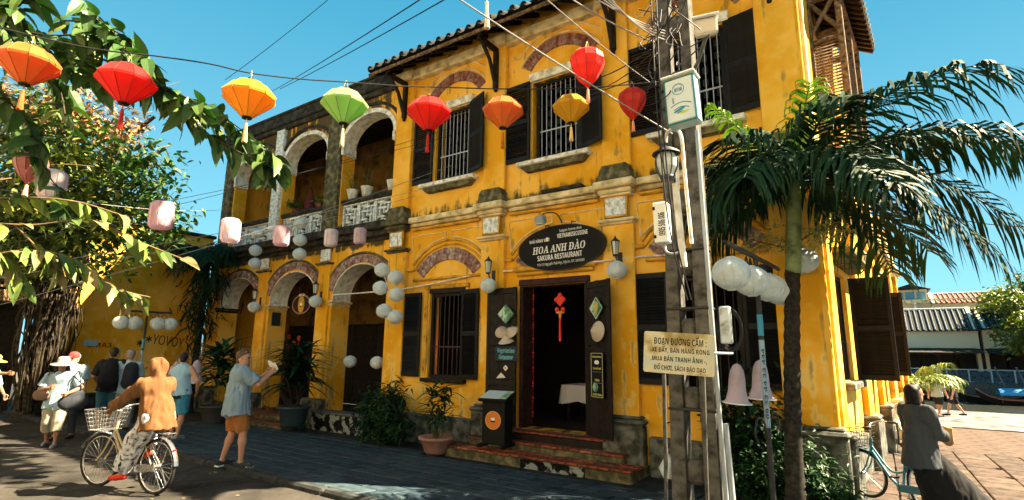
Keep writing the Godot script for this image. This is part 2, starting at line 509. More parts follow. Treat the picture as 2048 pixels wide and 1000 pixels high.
func make_setting() -> void:
	# the ground, one sheet out to the horizon, lower than everything that lies on it; the river bed lies in it
	var e := Geo.new()
	e.quad(Vector3(-300, -0.72, -20), Vector3(-300, -0.72, 300), Vector3(300, -0.72, 300), Vector3(300, -0.72, -20))
	struct("ground", e, M.earth)
	# road, with a slight camber
	var rd := Geo.new()
	for k in 12:
		var z0 := 4.74 + k * 0.9
		var z1 := z0 + 0.9
		var y := func(z: float) -> float: return -0.07 - 0.0012 * pow(z - 10.0, 2) + 0.0012 * 27.7
		rd.quad(Vector3(-60, y.call(z1) - 0.0, z1), Vector3(40, y.call(z1), z1), Vector3(40, y.call(z0), z0), Vector3(-60, y.call(z0), z0))
	struct("road", rd, M.asphalt)
	# kerb: stones about 1.2 m long, low and dark
	var kb := part("kerb", self)
	kb.set_meta("kind", "structure")
	for k in 30:
		var x := -24.0 + k * 1.0
		obj("kerb_stone", Geo.new().soft(Vector3(x, -0.17, 4.66 + rf(-0.006, 0.006)), Vector3(0.985, 0.36 + rf(-0.01, 0.01), 0.16), 0.03), M.kerb, kb)
	# pavement: a bed, and stone slabs laid in courses
	var bed := Geo.new()
	bed.quad(Vector3(-40, -0.03, 4.6), Vector3(9, -0.03, 4.6), Vector3(9, -0.29, 1.2), Vector3(-40, -0.29, 1.2))
	bed.quad(Vector3(-40, -0.29, 1.2), Vector3(0.3, -0.29, 1.2), Vector3(0.3, -0.29, -1), Vector3(-40, -0.29, -1))
	var pv := struct("pavement", bed, M.joint)
	var tilt := atan2(0.26, 3.5)
	var vs := []
	for k in 5:
		var sl := Geo.new().soft(Vector3.ZERO, Vector3(0.585 - 0.008 * (k % 3), 0.05, 0.362 - 0.006 * (k % 2)), 0.012, Basis(Vector3.RIGHT, -tilt + 0.004 * (k - 2)) * Basis(Vector3.BACK, 0.003 * (k - 2)))
		vs.append(sl.mesh())
	for r in 10:
		var z := 1.05 + r * 0.375
		for k in 28:
			var x := -14.6 + k * 0.6 + (0.3 if r % 2 else 0.0)
			if r == 0 and x > -7.2 and x < -2.2: continue
			var o := obj("paving_slab", vs[rng.randi() % 5], M.paver[rng.randi() % 4], pv)
			o.position = Vector3(x, -0.285 + maxf(0, (z - 1.2) * tilt) + 0.012 + rf(-0.003, 0.003), z)
			o.rotation.y = rf(-0.008, 0.008)
	# square by the quay: fired-clay paving
	var pb := Geo.new()
	pb.quad(Vector3(0.02, -0.3, 1.2), Vector3(26, -0.3, 1.2), Vector3(26, -0.65, -14.6), Vector3(0.02, -0.65, -14.6))
	pb.quad(Vector3(9, -0.03, 4.6), Vector3(26, -0.03, 4.6), Vector3(26, -0.3, 1.2), Vector3(9, -0.3, 1.2))
	var pz := struct("square", pb, M.joint)
	var qs := []
	for k in 4: qs.append(Geo.new().soft(Vector3.ZERO, Vector3(0.575 - 0.006 * k, 0.05, 0.575 - 0.004 * k), 0.012, Basis(Vector3.RIGHT, -0.0215)).mesh())
	for r in 15:
		for k in 11:
			var z := 0.95 - r * 0.588
			var x := 0.4 + k * 0.588
			var o := obj("paving_tile", qs[rng.randi() % 4], M.plaza[rng.randi() % 4], pz)
			o.position = Vector3(x, -0.285 + (z - 1.2) * 0.0215 + rf(-0.003, 0.003), z)
	var fp := Geo.new()
	fp.quad(Vector3(0.6, -0.448, -7.574), Vector3(26, -0.448, -7.574), Vector3(26, -0.59, -14.4), Vector3(0.6, -0.59, -14.4))
	struct("far_square", fp, M.plaza[1])
	# quay: pale border, a drain, the walkway and the wall down to the water
	struct("quay_border", Geo.new().span(Vector3(0.6, -0.95, -15.1), Vector3(40, -0.565, -14.5)), M.quay)
	struct("drain", Geo.new().span(Vector3(0.6, -0.95, -15.9), Vector3(40, -0.74, -15.103)), M.joint)
	struct("quay_path", Geo.new().span(Vector3(-40, -2.6, -22.8), Vector3(40, -0.66, -15.903)), M.quay)
	var wt := Geo.new()
	wt.quad(Vector3(-160, -1.75, -49), Vector3(-160, -1.75, -22.7), Vector3(160, -1.75, -22.7), Vector3(160, -1.75, -49))
	struct("river", wt, M.water)
	var fb := Geo.new()
	fb.span(Vector3(-200, -3, -320), Vector3(240, -0.5, -48.6))
	struct("far_bank_ground", fb, M.earth)

func rows(g: Geo, x0: float, x1: float, y0: float, y1: float, holes: Array, z0: float, z1: float) -> void:   # a band of wall with gaps
	var x := x0
	for h in holes:
		g.span(Vector3(x, y0, z0), Vector3(h[0], y1, z1))
		x = h[1]
	g.span(Vector3(x, y0, z0), Vector3(x1, y1, z1))

func arc_pts(c: Vector2, rx: float, ry: float, a0: float, a1: float, n: int) -> PackedVector2Array:
	var p := PackedVector2Array()
	for k in n + 1:
		var a := lerpf(a0, a1, float(k) / n)
		p.push_back(c + Vector2(sin(a) * rx, cos(a) * ry))
	return p

# bricks of an arch: two rings of wedge bricks between two ellipses (half angles from the crown)
func brick_arch(parent: Node3D, c: Vector2, r0: float, r1: float, half: float, z: float, n: int, mats: Array, squash := 1.0) -> Node3D:
	var b := part("brick_arch", parent)
	var bed := Geo.new()
	var o := arc_pts(c, r1 - 0.004, (r1 - 0.004) * squash, -half, half, 20)
	var q := arc_pts(c, r0 + 0.004, (r0 + 0.004) * squash, half, -half, 20)
	o.append_array(q)
	bed.prism(o, z - 0.02, z + 0.028)
	obj("mortar", bed, M.old_brick[3], b)
	for ring in 2:
		var a := lerpf(r0, r1, 0.5 * ring + 0.012)
		var e := lerpf(r0, r1, 0.5 * ring + 0.488)
		var sh := 0.5 * (ring % 2)
		for k in n:
			var t0 := -half + 2 * half * clampf((k + 0.06 + sh * 0.5) / n, 0, 1)
			var t1 := -half + 2 * half * clampf((k + 0.94 + sh * 0.5) / n, 0, 1)
			if t1 - t0 < 0.01: continue
			var p := PackedVector2Array([c + Vector2(sin(t0) * a, cos(t0) * a * squash), c + Vector2(sin(t1) * a, cos(t1) * a * squash), c + Vector2(sin(t1) * e, cos(t1) * e * squash), c + Vector2(sin(t0) * e, cos(t0) * e * squash)])
			obj("brick", Geo.new().prism(p, z, z + 0.042 + rf(-0.006, 0.006)), mats[rng.randi() % mats.size()], b)
	return b

func bead(g: Geo, pts: Array, r := 0.02) -> void:
	g.tube(pts, [r], 6)

func v3(p: PackedVector2Array, z: float) -> Array:
	var o := []
	for q in p: o.append(Vector3(q.x, q.y, z))
	return o

var slat_cache := {}

# a louvred shutter whose hinge edge is at the origin, reaching along +x; its thickness is centred on z
func shutter(parent: Node3D, at: Vector3, turn: float, w: float, h: float, called := "shutter") -> Node3D:
	var s := part(called, parent)
	s.position = at
	s.rotation.y = turn
	var key := "%.2f %.2f" % [w, h]
	if not slat_cache.has(key):
		var f := Geo.new()
		for x in [0.035, w - 0.035]: f.soft(Vector3(x, h / 2, 0), Vector3(0.07, h, 0.045), 0.006)
		for y in [0.05, h * 0.5, h - 0.05]: f.soft(Vector3(w / 2, y, 0), Vector3(w - 0.142, 0.1, 0.04), 0.005)
		slat_cache[key] = [f.mesh(), Geo.new().box(Vector3.ZERO, Vector3(w - 0.13, 0.072, 0.008), Basis(Vector3.RIGHT, 0.62)).mesh()]
	obj("frame", slat_cache[key][0], M.shutter, s)
	for half in 2:
		var y0 := 0.1 if half == 0 else h * 0.5 + 0.05
		var y1 := h * 0.5 - 0.05 if half == 0 else h - 0.1
		var n := int((y1 - y0) / 0.052)
		for k in n:
			var o := obj("slat", slat_cache[key][1], M.shutter, s)
			o.position = Vector3(w / 2, y0 + (k + 0.5) * (y1 - y0) / n, rf(-0.002, 0.002))
			o.rotation.x = rf(-0.06, 0.06)
	return s

func grille(parent: Node3D, x0: float, x1: float, y0: float, y1: float, n: int, m: Material, basis := Transform3D()) -> Node3D:
	var w := part("window", parent)
	w.transform = basis
	var f := Geo.new()
	for x in [x0 + 0.035, x1 - 0.035]: f.box(Vector3(x, (y0 + y1) / 2, -0.12), Vector3(0.07, y1 - y0, 0.1))
	for y in [y0 + 0.035, y1 - 0.035]: f.box(Vector3((x0 + x1) / 2, y, -0.12), Vector3(x1 - x0 - 0.144, 0.07, 0.09))
	obj("frame", f, M.shutter, w)
	var bm := Geo.new().tube([Vector3(0, y0 + 0.06, 0), Vector3(0, y1 - 0.06, 0)], [0.011], 6).mesh()
	for k in n:
		obj("bar", bm, m, w).position = Vector3(x0 + (x1 - x0) * (k + 1.0) / (n + 1.0), 0, -0.1)
	for y in [lerpf(y0, y1, 0.36), lerpf(y0, y1, 0.97)]:
		obj("bar", Geo.new().box(Vector3((x0 + x1) / 2, y, -0.1), Vector3(x1 - x0 - 0.1, 0.03, 0.012)), m, w)
	return w

func make_house() -> void:
	var H := thing("restaurant_house", "two-storey ochre corner house with black shutters, brick arches over its windows and dark tiled eaves", "building")
	var xs := [-7.62, -4.67, -1.72]
	var g := Geo.new()
	var h := 0.56
	var gw := [[-8.17, -7.09], [-5.47, -4.01], [-2.29, -1.15]]
	rows(g, -9.55, -0.3, -0.6, 0.26, [], -0.35, 0)
	rows(g, -9.55, -0.3, 0.26, 1.15, [gw[1]], -0.35, 0)
	rows(g, -9.55, -0.3, 1.15, 3.14, gw, -0.35, 0)
	rows(g, -9.55, -0.3, 3.14, 5.92, [], -0.35, 0)
	rows(g, -9.55, -0.3, 5.92, 7.75, [[-8.17, -7.07], [-5.27, -4.08], [-2.28, -1.16]], -0.35, 0)
	rows(g, -9.55, -0.3, 7.75, 9.5, [], -0.35, 0)
	obj("wall", g, M.wall, H)
	# piers between the bays, a wider one at the corner
	var px := [[-9.55, -8.95], [-6.55, -5.95], [-3.57, -2.97], [-0.62, 0.06]]
	for k in 4:
		var p: Array = px[k]
		var top := 0.18 if k == 3 else 0.12
		obj("pier", Geo.new().soft(Vector3((p[0] + p[1]) / 2, 1.9, top / 2 - 0.02), Vector3(p[1] - p[0] + 0.03, 4.66, top + 0.04), 0.015), M.wall, H)
		obj("pier", Geo.new().soft(Vector3((p[0] + p[1]) / 2, 7.17, top / 2 - 0.02), Vector3(p[1] - p[0], 3.64, top + 0.04), 0.015), M.wall, H)
		# base block with a rounded cap
		var b := Geo.new()
		var cx: float = (p[0] + p[1]) / 2
		var wd: float = p[1] - p[0] + (0.22 if k != 1 else 0.16)
		var yt := 0.64 if k != 3 else 0.72
		var bz := 0.34 if k == 3 else 0.27
		b.soft(Vector3(cx, (yt - 0.1 - 0.7) / 2, bz / 2), Vector3(wd, yt - 0.1 + 0.7, bz), 0.03)
		b.soft(Vector3(cx, yt - 0.055, bz / 2 + 0.015), Vector3(wd + 0.07, 0.088, bz + 0.05), 0.04)
		b.soft(Vector3(cx, yt + 0.018, bz / 2 - 0.03), Vector3(wd - 0.06, 0.055, bz - 0.05), 0.025)
		obj("pier_base", b, M.plinth, H)
		# what the cornice does round the pier, the block over it, the plaque and the ledge under it
		var c := Geo.new()
		c.soft(Vector3(cx, 4.965, 0.19), Vector3(p[1] - p[0] + 0.22, 0.15, 0.34), 0.025)
		c.soft(Vector3(cx, 4.84, 0.15), Vector3(p[1] - p[0] + 0.1, 0.09, 0.26), 0.03)
		c.soft(Vector3(cx, 4.77, 0.12), Vector3(p[1] - p[0] + 0.03, 0.045, 0.2), 0.015)
		obj("cornice_block", c, M.mould if k == 0 else M.cream, H)
		var d := Geo.new()
		var q := PackedVector2Array([Vector2(-0.37, 0), Vector2(0.37, 0), Vector2(0.34, 0.24), Vector2(0.27, 0.33), Vector2(-0.27, 0.33), Vector2(-0.34, 0.24)])
		d.prism(q, 0.0, 0.25, Transform3D(Basis.from_scale(Vector3((p[1] - p[0]) / 0.66, 1, 1)), Vector3(cx, 5.042, 0)))
		obj("pedestal", d, M.mould, H)
		if k < 3:
			var pl := Geo.new()
			pl.soft(Vector3(cx - 0.02, 4.545, top + 0.03), Vector3(0.42, 0.35, 0.05), 0.012)
			obj("plaque", pl, M.plaque, H)
			var fr := Geo.new()
			for s in [-1.0, 1.0]:
				fr.box(Vector3(cx - 0.02 + s * 0.225, 4.545, top + 0.02), Vector3(0.03, 0.42, 0.05))
				fr.box(Vector3(cx - 0.02, 4.545 + s * 0.19, top + 0.02), Vector3(0.416, 0.03, 0.046))
			obj("plaque_frame", fr, M.yellow, H)
			obj("ledge", Geo.new().soft(Vector3(cx, 4.27, top / 2 + 0.05), Vector3(p[1] - p[0] + 0.16, 0.055, top + 0.12), 0.02).soft(Vector3(cx, 4.218, top / 2 + 0.03), Vector3(p[1] - p[0] + 0.07, 0.045, top + 0.07), 0.02), M.cream if k else M.mould, H)
	# string course between the storeys
	for k in 3:
		var a: float = px[k][1] + 0.12
		var b: float = px[k + 1][0] - 0.12
		var c := Geo.new()
		c.soft(Vector3((a + b) / 2, 4.965, 0.1), Vector3(b - a, 0.14, 0.22), 0.02)
		c.soft(Vector3((a + b) / 2, 4.85, 0.07), Vector3(b - a, 0.085, 0.14), 0.035)
		obj("cornice", c, M.cream, H)
		obj("cornice_moulding", Geo.new().soft(Vector3((a + b) / 2, 4.755, 0.045), Vector3(b - a, 0.07, 0.1), 0.025), M.yellow, H)
	obj("name_ledge", Geo.new().soft(Vector3(-4.45, 5.085, 0.11), Vector3(0.95, 0.08, 0.26), 0.02), M.dark_mould, H)
	# dark damp base between the piers
	for s in [[-8.8, -6.7, 0.34], [-2.8, -0.75, 0.36]]:
		obj("damp_base", Geo.new().soft(Vector3((s[0] + s[1]) / 2, (s[2] - 0.7) / 2, 0.06), Vector3(s[1] - s[0], s[2] + 0.7, 0.16), 0.03), M.plinth, H)
	for k in 3:
		var xc: float = xs[k]
		var bz := 0.0
		# tympanum arch of the ground floor
		brick_arch(H, Vector2(xc, 2.95), 0.95, 1.25, 0.94, bz, 25, M.old_brick)
		var l := Geo.new()
		bead(l, v3(arc_pts(Vector2(xc, 2.95), 1.44, 1.44, -0.90, 0.90, 22), 0.012), 0.035)
		bead(l, v3(arc_pts(Vector2(xc, 2.95), 1.33, 1.33, -0.93, 0.93, 22), 0.01), 0.028)
		for s in [-1.0, 1.0]:
			l.soft(Vector3(xc + s * 1.19, 3.74, 0.04), Vector3(0.24, 0.08, 0.09), 0.02)
		obj("arch_moulding", l, M.yellow, H)
		var f := Geo.new()
		for s in [-1.0, 1.0]:
			var pa := v3(arc_pts(Vector2(xc, 2.95), 1.5, 1.5, s * 0.07, s * 0.86, 12), 0.008)
			pa.append(Vector3(xc + s * 1.2, 4.6, 0.008))
			pa.append(Vector3(xc + s * 0.09, 4.6, 0.008))
			pa.append(pa[0])
			bead(f, pa, 0.014)
		obj("panel_moulding", f, M.cream, H)
		if k != 1:
			obj("shelf_moulding", Geo.new().soft(Vector3(xc, 3.47, 0.04), Vector3(2.1, 0.06, 0.1), 0.02), M.yellow, H)
			var fr := Geo.new()
			fr.soft(Vector3(xc, 3.27, 0.03), Vector3(1.36, 0.1, 0.07), 0.015)
			for s in [-1.0, 1.0]: fr.soft(Vector3(xc + s * 0.63, 2.2, 0.015), Vector3(0.1, 2.03, 0.04), 0.012)
			obj("window_surround", fr, M.yellow, H)
			obj("window_head", Geo.new().box(Vector3(xc, 3.17, -0.03), Vector3(1.1, 0.1, 0.1)), M.wood, H)
			obj("sill", Geo.new().soft(Vector3(xc, 1.11, 0.05), Vector3(1.3, 0.09, 0.2), 0.02), M.wood, H)
			grille(H, xc - h + 0.02, xc + h - 0.02, 1.16, 3.12, 7, M.iron)
		# upper storey
		brick_arch(H, Vector2(xc + 0.08, 7.585), 0.86, 1.115, 0.99, 0.0, 24, M.brick)
		var u := Geo.new()
		bead(u, v3(arc_pts(Vector2(xc + 0.08, 7.585), 1.17, 1.17, -1.0, 1.0, 20), 0.02), 0.026)
		for s in [-1.0, 1.0]:
			var pa := v3(arc_pts(Vector2(xc + 0.08, 7.585), 1.36, 1.36, s * 0.22, s * 0.86, 10), 0.012)
			pa.append(pa[-1] + Vector3(s * 0.13, 0.02, 0))
			pa.append(pa[-1] + Vector3(s * 0.02, 0.08, 0))
			bead(u, pa, 0.02)
		obj("arch_moulding", u, M.cream, H)
		obj("lintel", Geo.new().soft(Vector3(xc, 7.865, 0.02), Vector3(1.34, 0.2, 0.12), 0.012), M.white, H)
		obj("sill", Geo.new().soft(Vector3(xc - 0.02, 5.8, 0.09), Vector3(1.74, 0.1, 0.3), 0.015), M.white, H)
		obj("sill_corbel", Geo.new().prism(PackedVector2Array([Vector2(-0.8, 0), Vector2(0.8, 0), Vector2(0.68, -0.12), Vector2(-0.68, -0.12)]), 0, 0.16, Transform3D(Basis(), Vector3(xc - 0.02, 5.749, 0))), M.mould, H)
		grille(H, xc - h + 0.02, xc + h - 0.02, 5.93, 7.74, 8, M.bar)
	# shutters: upper pairs, then the lower windows
	for k in 3:
		var xl: float = [-8.2, -5.3, -2.3][k]
		var xr: float = [-7.06, -4.08, -1.16][k]
		shutter(H, Vector3(xl, 5.93, 0.075), PI - 0.05, 0.7, 1.86)
		shutter(H, Vector3(xr, 5.93, 0.03), -[0.38, 0.38, 0.18][k], 0.64, 1.86)
	shutter(H, Vector3(-8.36, 1.17, 0.085), PI - 0.04, 0.67, 1.98)
	shutter(H, Vector3(-7.1, 1.17, 0.085), -0.14, 0.55, 1.98)
	shutter(H, Vector3(-2.36, 1.24, 0.085), PI - 0.04, 0.66, 1.98)
	shutter(H, Vector3(-1.14, 1.24, 0.085), -0.06, 0.62, 1.98)
	# doorway: surround, frame, two leaves folded back
	var ds := Geo.new()
	ds.soft(Vector3(-4.72, 3.5, 0.07), Vector3(1.95, 0.11, 0.16), 0.025)
	ds.soft(Vector3(-4.72, 3.4, 0.045), Vector3(1.8, 0.08, 0.1), 0.02)
	obj("door_surround", ds, M.yellow, H)
	var df := Geo.new()
	df.soft(Vector3(-4.74, 3.21, 0.01), Vector3(1.64, 0.13, 0.14), 0.012)
	for s in [-1.0, 1.0]: df.soft(Vector3(-4.74 + s * 0.76, 1.7, 0.0), Vector3(0.09, 2.87, 0.12), 0.01)
	for s in [-1.0, 1.0]: df.box(Vector3(-4.74 + s * 0.722, 1.7, -0.2), Vector3(0.02, 2.87, 0.3))
	df.box(Vector3(-4.74, 3.13, -0.2), Vector3(1.4, 0.02, 0.3))
	obj("door_frame", df, M.red_wood, H)
	for k in 2:
		var d := part("door", H)
		d.position = Vector3(-5.53, 0.28, 0.19) if k == 0 else Vector3(-3.99, 0.28, 0.1)
		d.rotation.y = PI - 0.07 if k == 0 else -0.52
		var w := 0.8
		var pn := Geo.new()
		for x in [0.05, w / 2, w - 0.05]: pn.soft(Vector3(x, 1.42, 0), Vector3(0.1, 2.84, 0.05), 0.008)
		for y in [0.07, 0.86, 1.55, 2.77]: pn.soft(Vector3(w / 2, y, 0), Vector3(w - 0.16, 0.12, 0.046), 0.006)
		obj("rails", pn, M.wood, d)
		for x in [0.225, 0.575]:
			for y in [[0.13, 0.8], [0.92, 1.49], [1.61, 2.71]]:
				obj("panel", Geo.new().soft(Vector3(x, (y[0] + y[1]) / 2, 0), Vector3(0.262, y[1] - y[0] - 0.004, 0.03), 0.012), M.wood, d)
	# steps: three treads of clay tiles on mossy risers
	var treads := [[-5.9, -3.55, 0.255, 0.0, 0.33], [-6.55, -3.1, 0.07, 0.0, 0.52], [-6.85, -2.8, -0.08, 0.35, 0.92]]
	for k in 3:
		var s: Array = treads[k]
		var st := part("step", H)
		obj("riser", Geo.new().soft(Vector3((s[0] + s[1]) / 2, s[2] / 2 - 0.25, s[4] / 2 - 0.03), Vector3(s[1] - s[0] - 0.08, s[2] + 0.43, s[4] - 0.02), 0.03), M.mould if k else M.wood, st)
		if k == 2:
			obj("whitewash", Geo.new().box(Vector3(-4.3, -0.22, s[4] - 0.035), Vector3(1.3, 0.17, 0.012)), M.peel, st)
		var n := int((s[1] - s[0]) / 0.4)
		var wd: float = (s[1] - s[0]) / n
		for i in n:
			for j in 2:
				var dz: float = 0.26
				obj("tile", Geo.new().soft(Vector3(s[0] + (i + 0.5) * wd, s[2] - 0.018 + rf(-0.005, 0.005), s[4] - (j + 0.5) * dz), Vector3(wd - 0.012, 0.04, dz - 0.012), 0.01, Basis(Vector3.UP, rf(-0.02, 0.02))), M.terra[rng.randi() % 4], st)
	# eaves: cream beam under the roof, soffit boards, brackets, tiles
	for k in 3:
		var a: float = px[k][1]
		var b: float = px[k + 1][0]
		obj("eave_beam", Geo.new().soft(Vector3((a + b) / 2, 8.99, 0.08), Vector3(b - a, 0.27, 0.22), 0.03), M.cream, H)
		obj("eave_beam", Geo.new().soft(Vector3((a + b) / 2, 9.19, 0.06), Vector3(b - a, 0.1, 0.16), 0.02), M.yellow, H)
	for p in px:
		obj("eave_beam", Geo.new().soft(Vector3((p[0] + p[1]) / 2, 9.0, 0.12), Vector3(p[1] - p[0] + 0.12, 0.25, 0.32), 0.03), M.cream, H)
	var slope := atan2(2.9, 4.6)
	var rb := Basis(Vector3.RIGHT, slope)
	var roof := part("roof", H)
	obj("roof_deck", Geo.new().box(Vector3(-4.85, 10.11, -0.92), Vector3(9.75, 0.05, 4.34), rb), M.wood, roof)
	obj("roof_deck", Geo.new().box(Vector3(-4.85, 10.11, -4.6), Vector3(9.75, 0.05, 4.34), Basis(Vector3.RIGHT, -slope)), M.wood, roof)
	var raf := Geo.new().soft(Vector3.ZERO, Vector3(0.07, 0.1, 1.15), 0.008, rb).mesh()
	for k in 20: obj("rafter", raf, M.wood, roof).position = Vector3(-9.55 + k * 0.49, 9.14, 0.45)
	obj("fascia", Geo.new().soft(Vector3(-4.85, 8.85, 0.97), Vector3(9.8, 0.09, 0.04), 0.01), M.old_wood, roof)
	# each eave tile by itself, the courses above it joined
	var cap := Geo.new()
	cap.tube([Vector3(0, 0, 0.04), Vector3(0, 0.0, 0.015), Vector3(0, 0.2, -0.33)], [0.07, 0.088, 0.08], 10)
	var capm := cap.mesh()
	var pan := Geo.new().prism(PackedVector2Array([Vector2(-0.11, 0.03), Vector2(-0.05, -0.015), Vector2(0.05, -0.015), Vector2(0.11, 0.03), Vector2(0.11, 0.045), Vector2(0.05, 0.0), Vector2(-0.05, 0.0), Vector2(-0.11, 0.045)]), -0.36, 0.06, Transform3D(rb, Vector3.ZERO)).mesh()
	var up := Geo.new()
	for k in 33:
		var x := -9.68 + k * 0.3
		var o := obj("roof_tile", capm, M.tile[rng.randi() % 3], roof)
		o.position = Vector3(x + rf(-0.012, 0.012), 9.0 + rf(-0.012, 0.012), 0.99 + rf(-0.02, 0.02))
		o.rotation = Vector3(rf(-0.06, 0.06), rf(-0.06, 0.06), 0)
		obj("roof_tile", pan, M.tile[rng.randi() % 3], roof).position = Vector3(x + 0.15, 8.955, 1.0)
		for j in 10:
			var q := Vector3(x, 9.21 + j * 0.2 + rf(-0.01, 0.01), 0.66 - j * 0.333)
			up.tube([q + Vector3(0, 0, 0.02), q + Vector3(0, 0.22, -0.36)], [0.09, 0.08], 7)
	tag(obj("upper_tiles", up, M.tile[0], roof), "", "", "", "stuff")
	for k in 4:
		var x: float = [-9.2, -6.2, -3.25, -0.35][k]
		var b := Geo.new()
		b.soft(Vector3(x, 8.3, 0.17), Vector3(0.12, 0.95, 0.1), 0.012)
		b.tube([Vector3(x, 7.98, 0.2), Vector3(x, 8.45, 0.42), Vector3(x, 8.84, 0.82)], [0.06, 0.05, 0.055], 6)
		b.soft(Vector3(x, 8.8, 0.5), Vector3(0.1, 0.12, 0.75), 0.012)
		b.soft(Vector3(x, 7.8, 0.17), Vector3(0.08, 0.12, 0.08), 0.02)
		obj("bracket", b, M.wood, H)
	# rest of the shell: floors, back and party walls, so that the rooms are dark
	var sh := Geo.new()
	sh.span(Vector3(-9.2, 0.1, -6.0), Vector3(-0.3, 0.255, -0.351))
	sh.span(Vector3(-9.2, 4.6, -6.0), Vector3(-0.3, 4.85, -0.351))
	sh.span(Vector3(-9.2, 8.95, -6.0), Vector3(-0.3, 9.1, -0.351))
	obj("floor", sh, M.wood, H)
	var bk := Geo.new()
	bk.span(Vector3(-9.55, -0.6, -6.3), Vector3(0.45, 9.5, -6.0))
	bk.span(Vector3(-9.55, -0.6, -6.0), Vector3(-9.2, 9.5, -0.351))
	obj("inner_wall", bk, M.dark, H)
	# inside of the upper windows: pale inner lattice, seen through the bars
	for k in 3:
		var lt := Geo.new()
		for i in 4:
			for j in 7: lt.box(Vector3(xs[k] - 0.36 + i * 0.24, 6.1 + j * 0.25, -0.33), Vector3(0.1, 0.14, 0.02))
		tag(obj("inner_lattice", lt, mat(L(0.012, 0.022, 0.03), 0.6), H), "", "", "", "stuff")
	# room behind the door: a table with a white cloth, strings of red charms by the door
	var tb := thing("dining_table", "white clothed dining table inside the dark restaurant doorway", "table", Vector3(-5.15, 0.255, -2.3))
	obj("table_top", Geo.new().soft(Vector3(0, 0.74, 0), Vector3(0.8, 0.03, 0.8), 0.01), M.wood, tb)
	var tc := Geo.new()
	tc.soft(Vector3(0, 0.765, 0), Vector3(0.9, 0.014, 0.9), 0.006)
	for k in 4:
		var b := Basis(Vector3.UP, k * PI / 2)
		tc.xf = Transform3D(b, Vector3.ZERO)
		for i in 6:
			var x0 := -0.45 + i * 0.15
			var f := func(x: float, y: float) -> Vector3: return Vector3(x, y, 0.452 + (0.77 - y) * 0.12 + sin(x * 16.0) * 0.03 * (0.77 - y) * 3.0)
			tc.quad(f.call(x0, 0.42 - 0.2 * absf(x0)), f.call(x0 + 0.15, 0.42 - 0.2 * absf(x0 + 0.15)), f.call(x0 + 0.15, 0.768), f.call(x0, 0.768))
	tc.xf = Transform3D()
	obj("cloth", tc, cloth(L(0.8, 0.82, 0.84)), tb)
	for s in [[-1, -1], [1, -1], [-1, 1], [1, 1]]: obj("leg", Geo.new().soft(Vector3(s[0] * 0.33, 0.36, s[1] * 0.33), Vector3(0.05, 0.72, 0.05), 0.005), M.wood, tb)
	var red := mat(L(0.6, 0.02, 0.015), 0.5)
	var ch := thing("red_charm_string", "string of small red charms hanging beside the open doorway", "ornament", Vector3(-5.36, 3.1, -0.2))
	obj("cord", Geo.new().tube([Vector3.ZERO, Vector3(0, -2.6, 0)], [0.004], 4), red, ch)
	for k in 9: obj("charm", Geo.new().soft(Vector3(0, -0.15 - k * 0.3, 0), Vector3(0.035, 0.06, 0.03), 0.012).ball(Vector3(0, -0.22 - k * 0.3, 0), Vector3.ONE * 0.02, 8, 5), red, ch)
	var kn := thing("red_knot_pendant", "red knotted good-luck pendant with gold tassel hanging in the doorway", "ornament", Vector3(-4.739, 2.947, -0.250))
	var k1 := Geo.new()
	k1.soft(Vector3(0, -0.1, 0), Vector3(0.2, 0.2, 0.03), 0.01, Basis(Vector3.BACK, PI / 4))
	for q in [[-0.09, 0.0], [0.09, 0.0], [0.0, 0.1], [-0.07, -0.2], [0.07, -0.2]]: k1.ball(Vector3(q[0], q[1] - 0.1, 0.01), Vector3(0.05, 0.05, 0.03), 10, 6)
	var red_lit := mat(L(0.75, 0.05, 0.03), 0.6)
	obj("knot", k1, red_lit, kn)
	obj("gilt", Geo.new().soft(Vector3(0, -0.36, 0), Vector3(0.2, 0.06, 0.04), 0.02).soft(Vector3(0, -0.44, 0), Vector3(0.06, 0.1, 0.04), 0.02), mat(L(0.7, 0.3, 0.03), 0.5), kn)
	obj("tassel", Geo.new().tube([Vector3(0, -0.48, 0), Vector3(0, -0.95, 0)], [0.022, 0.03], 8), red_lit, kn)
	# lamp on the table behind the lower window: lit
	var lm := thing("table_lamp", "small lit orange shaded table lamp inside the barred window", "lamp", Vector3(-7.35, 1.2, -0.75))
	var glow := mat(L(0.9, 0.35, 0.06), 0.8)
	glow.emission_enabled = true
	glow.emission = Color(1.0, 0.4, 0.08)
	glow.emission_energy_multiplier = 0.25
	obj("lamp_shade", Geo.new().lathe([Vector2(0.11, 0.28), Vector2(0.07, 0.5)], 16), glow, lm)
	obj("lamp_foot", Geo.new().lathe([Vector2(0.07, 0), Vector2(0.07, 0.02), Vector2(0.02, 0.04), Vector2(0.03, 0.15), Vector2(0.015, 0.3)], 14), M.frost, lm)
	var ol := OmniLight3D.new()
	ol.name = "lamp_light"
	ol.light_color = Color(1.0, 0.5, 0.15); ol.light_energy = 0.02; ol.light_size = 0.05; ol.omni_range = 8; ol.shadow_enabled = true
	ol.position = Vector3(0, 0.62, 0)
	lm.add_child(ol)
	tag(obj("side_table", Geo.new().soft(Vector3(-7.4, 1.17, -0.8), Vector3(1.0, 0.05, 0.5), 0.01).box(Vector3(-7.4, 0.7, -0.8), Vector3(0.9, 0.89, 0.4)), M.wood), "dark wooden side table behind the barred ground-floor window", "table")

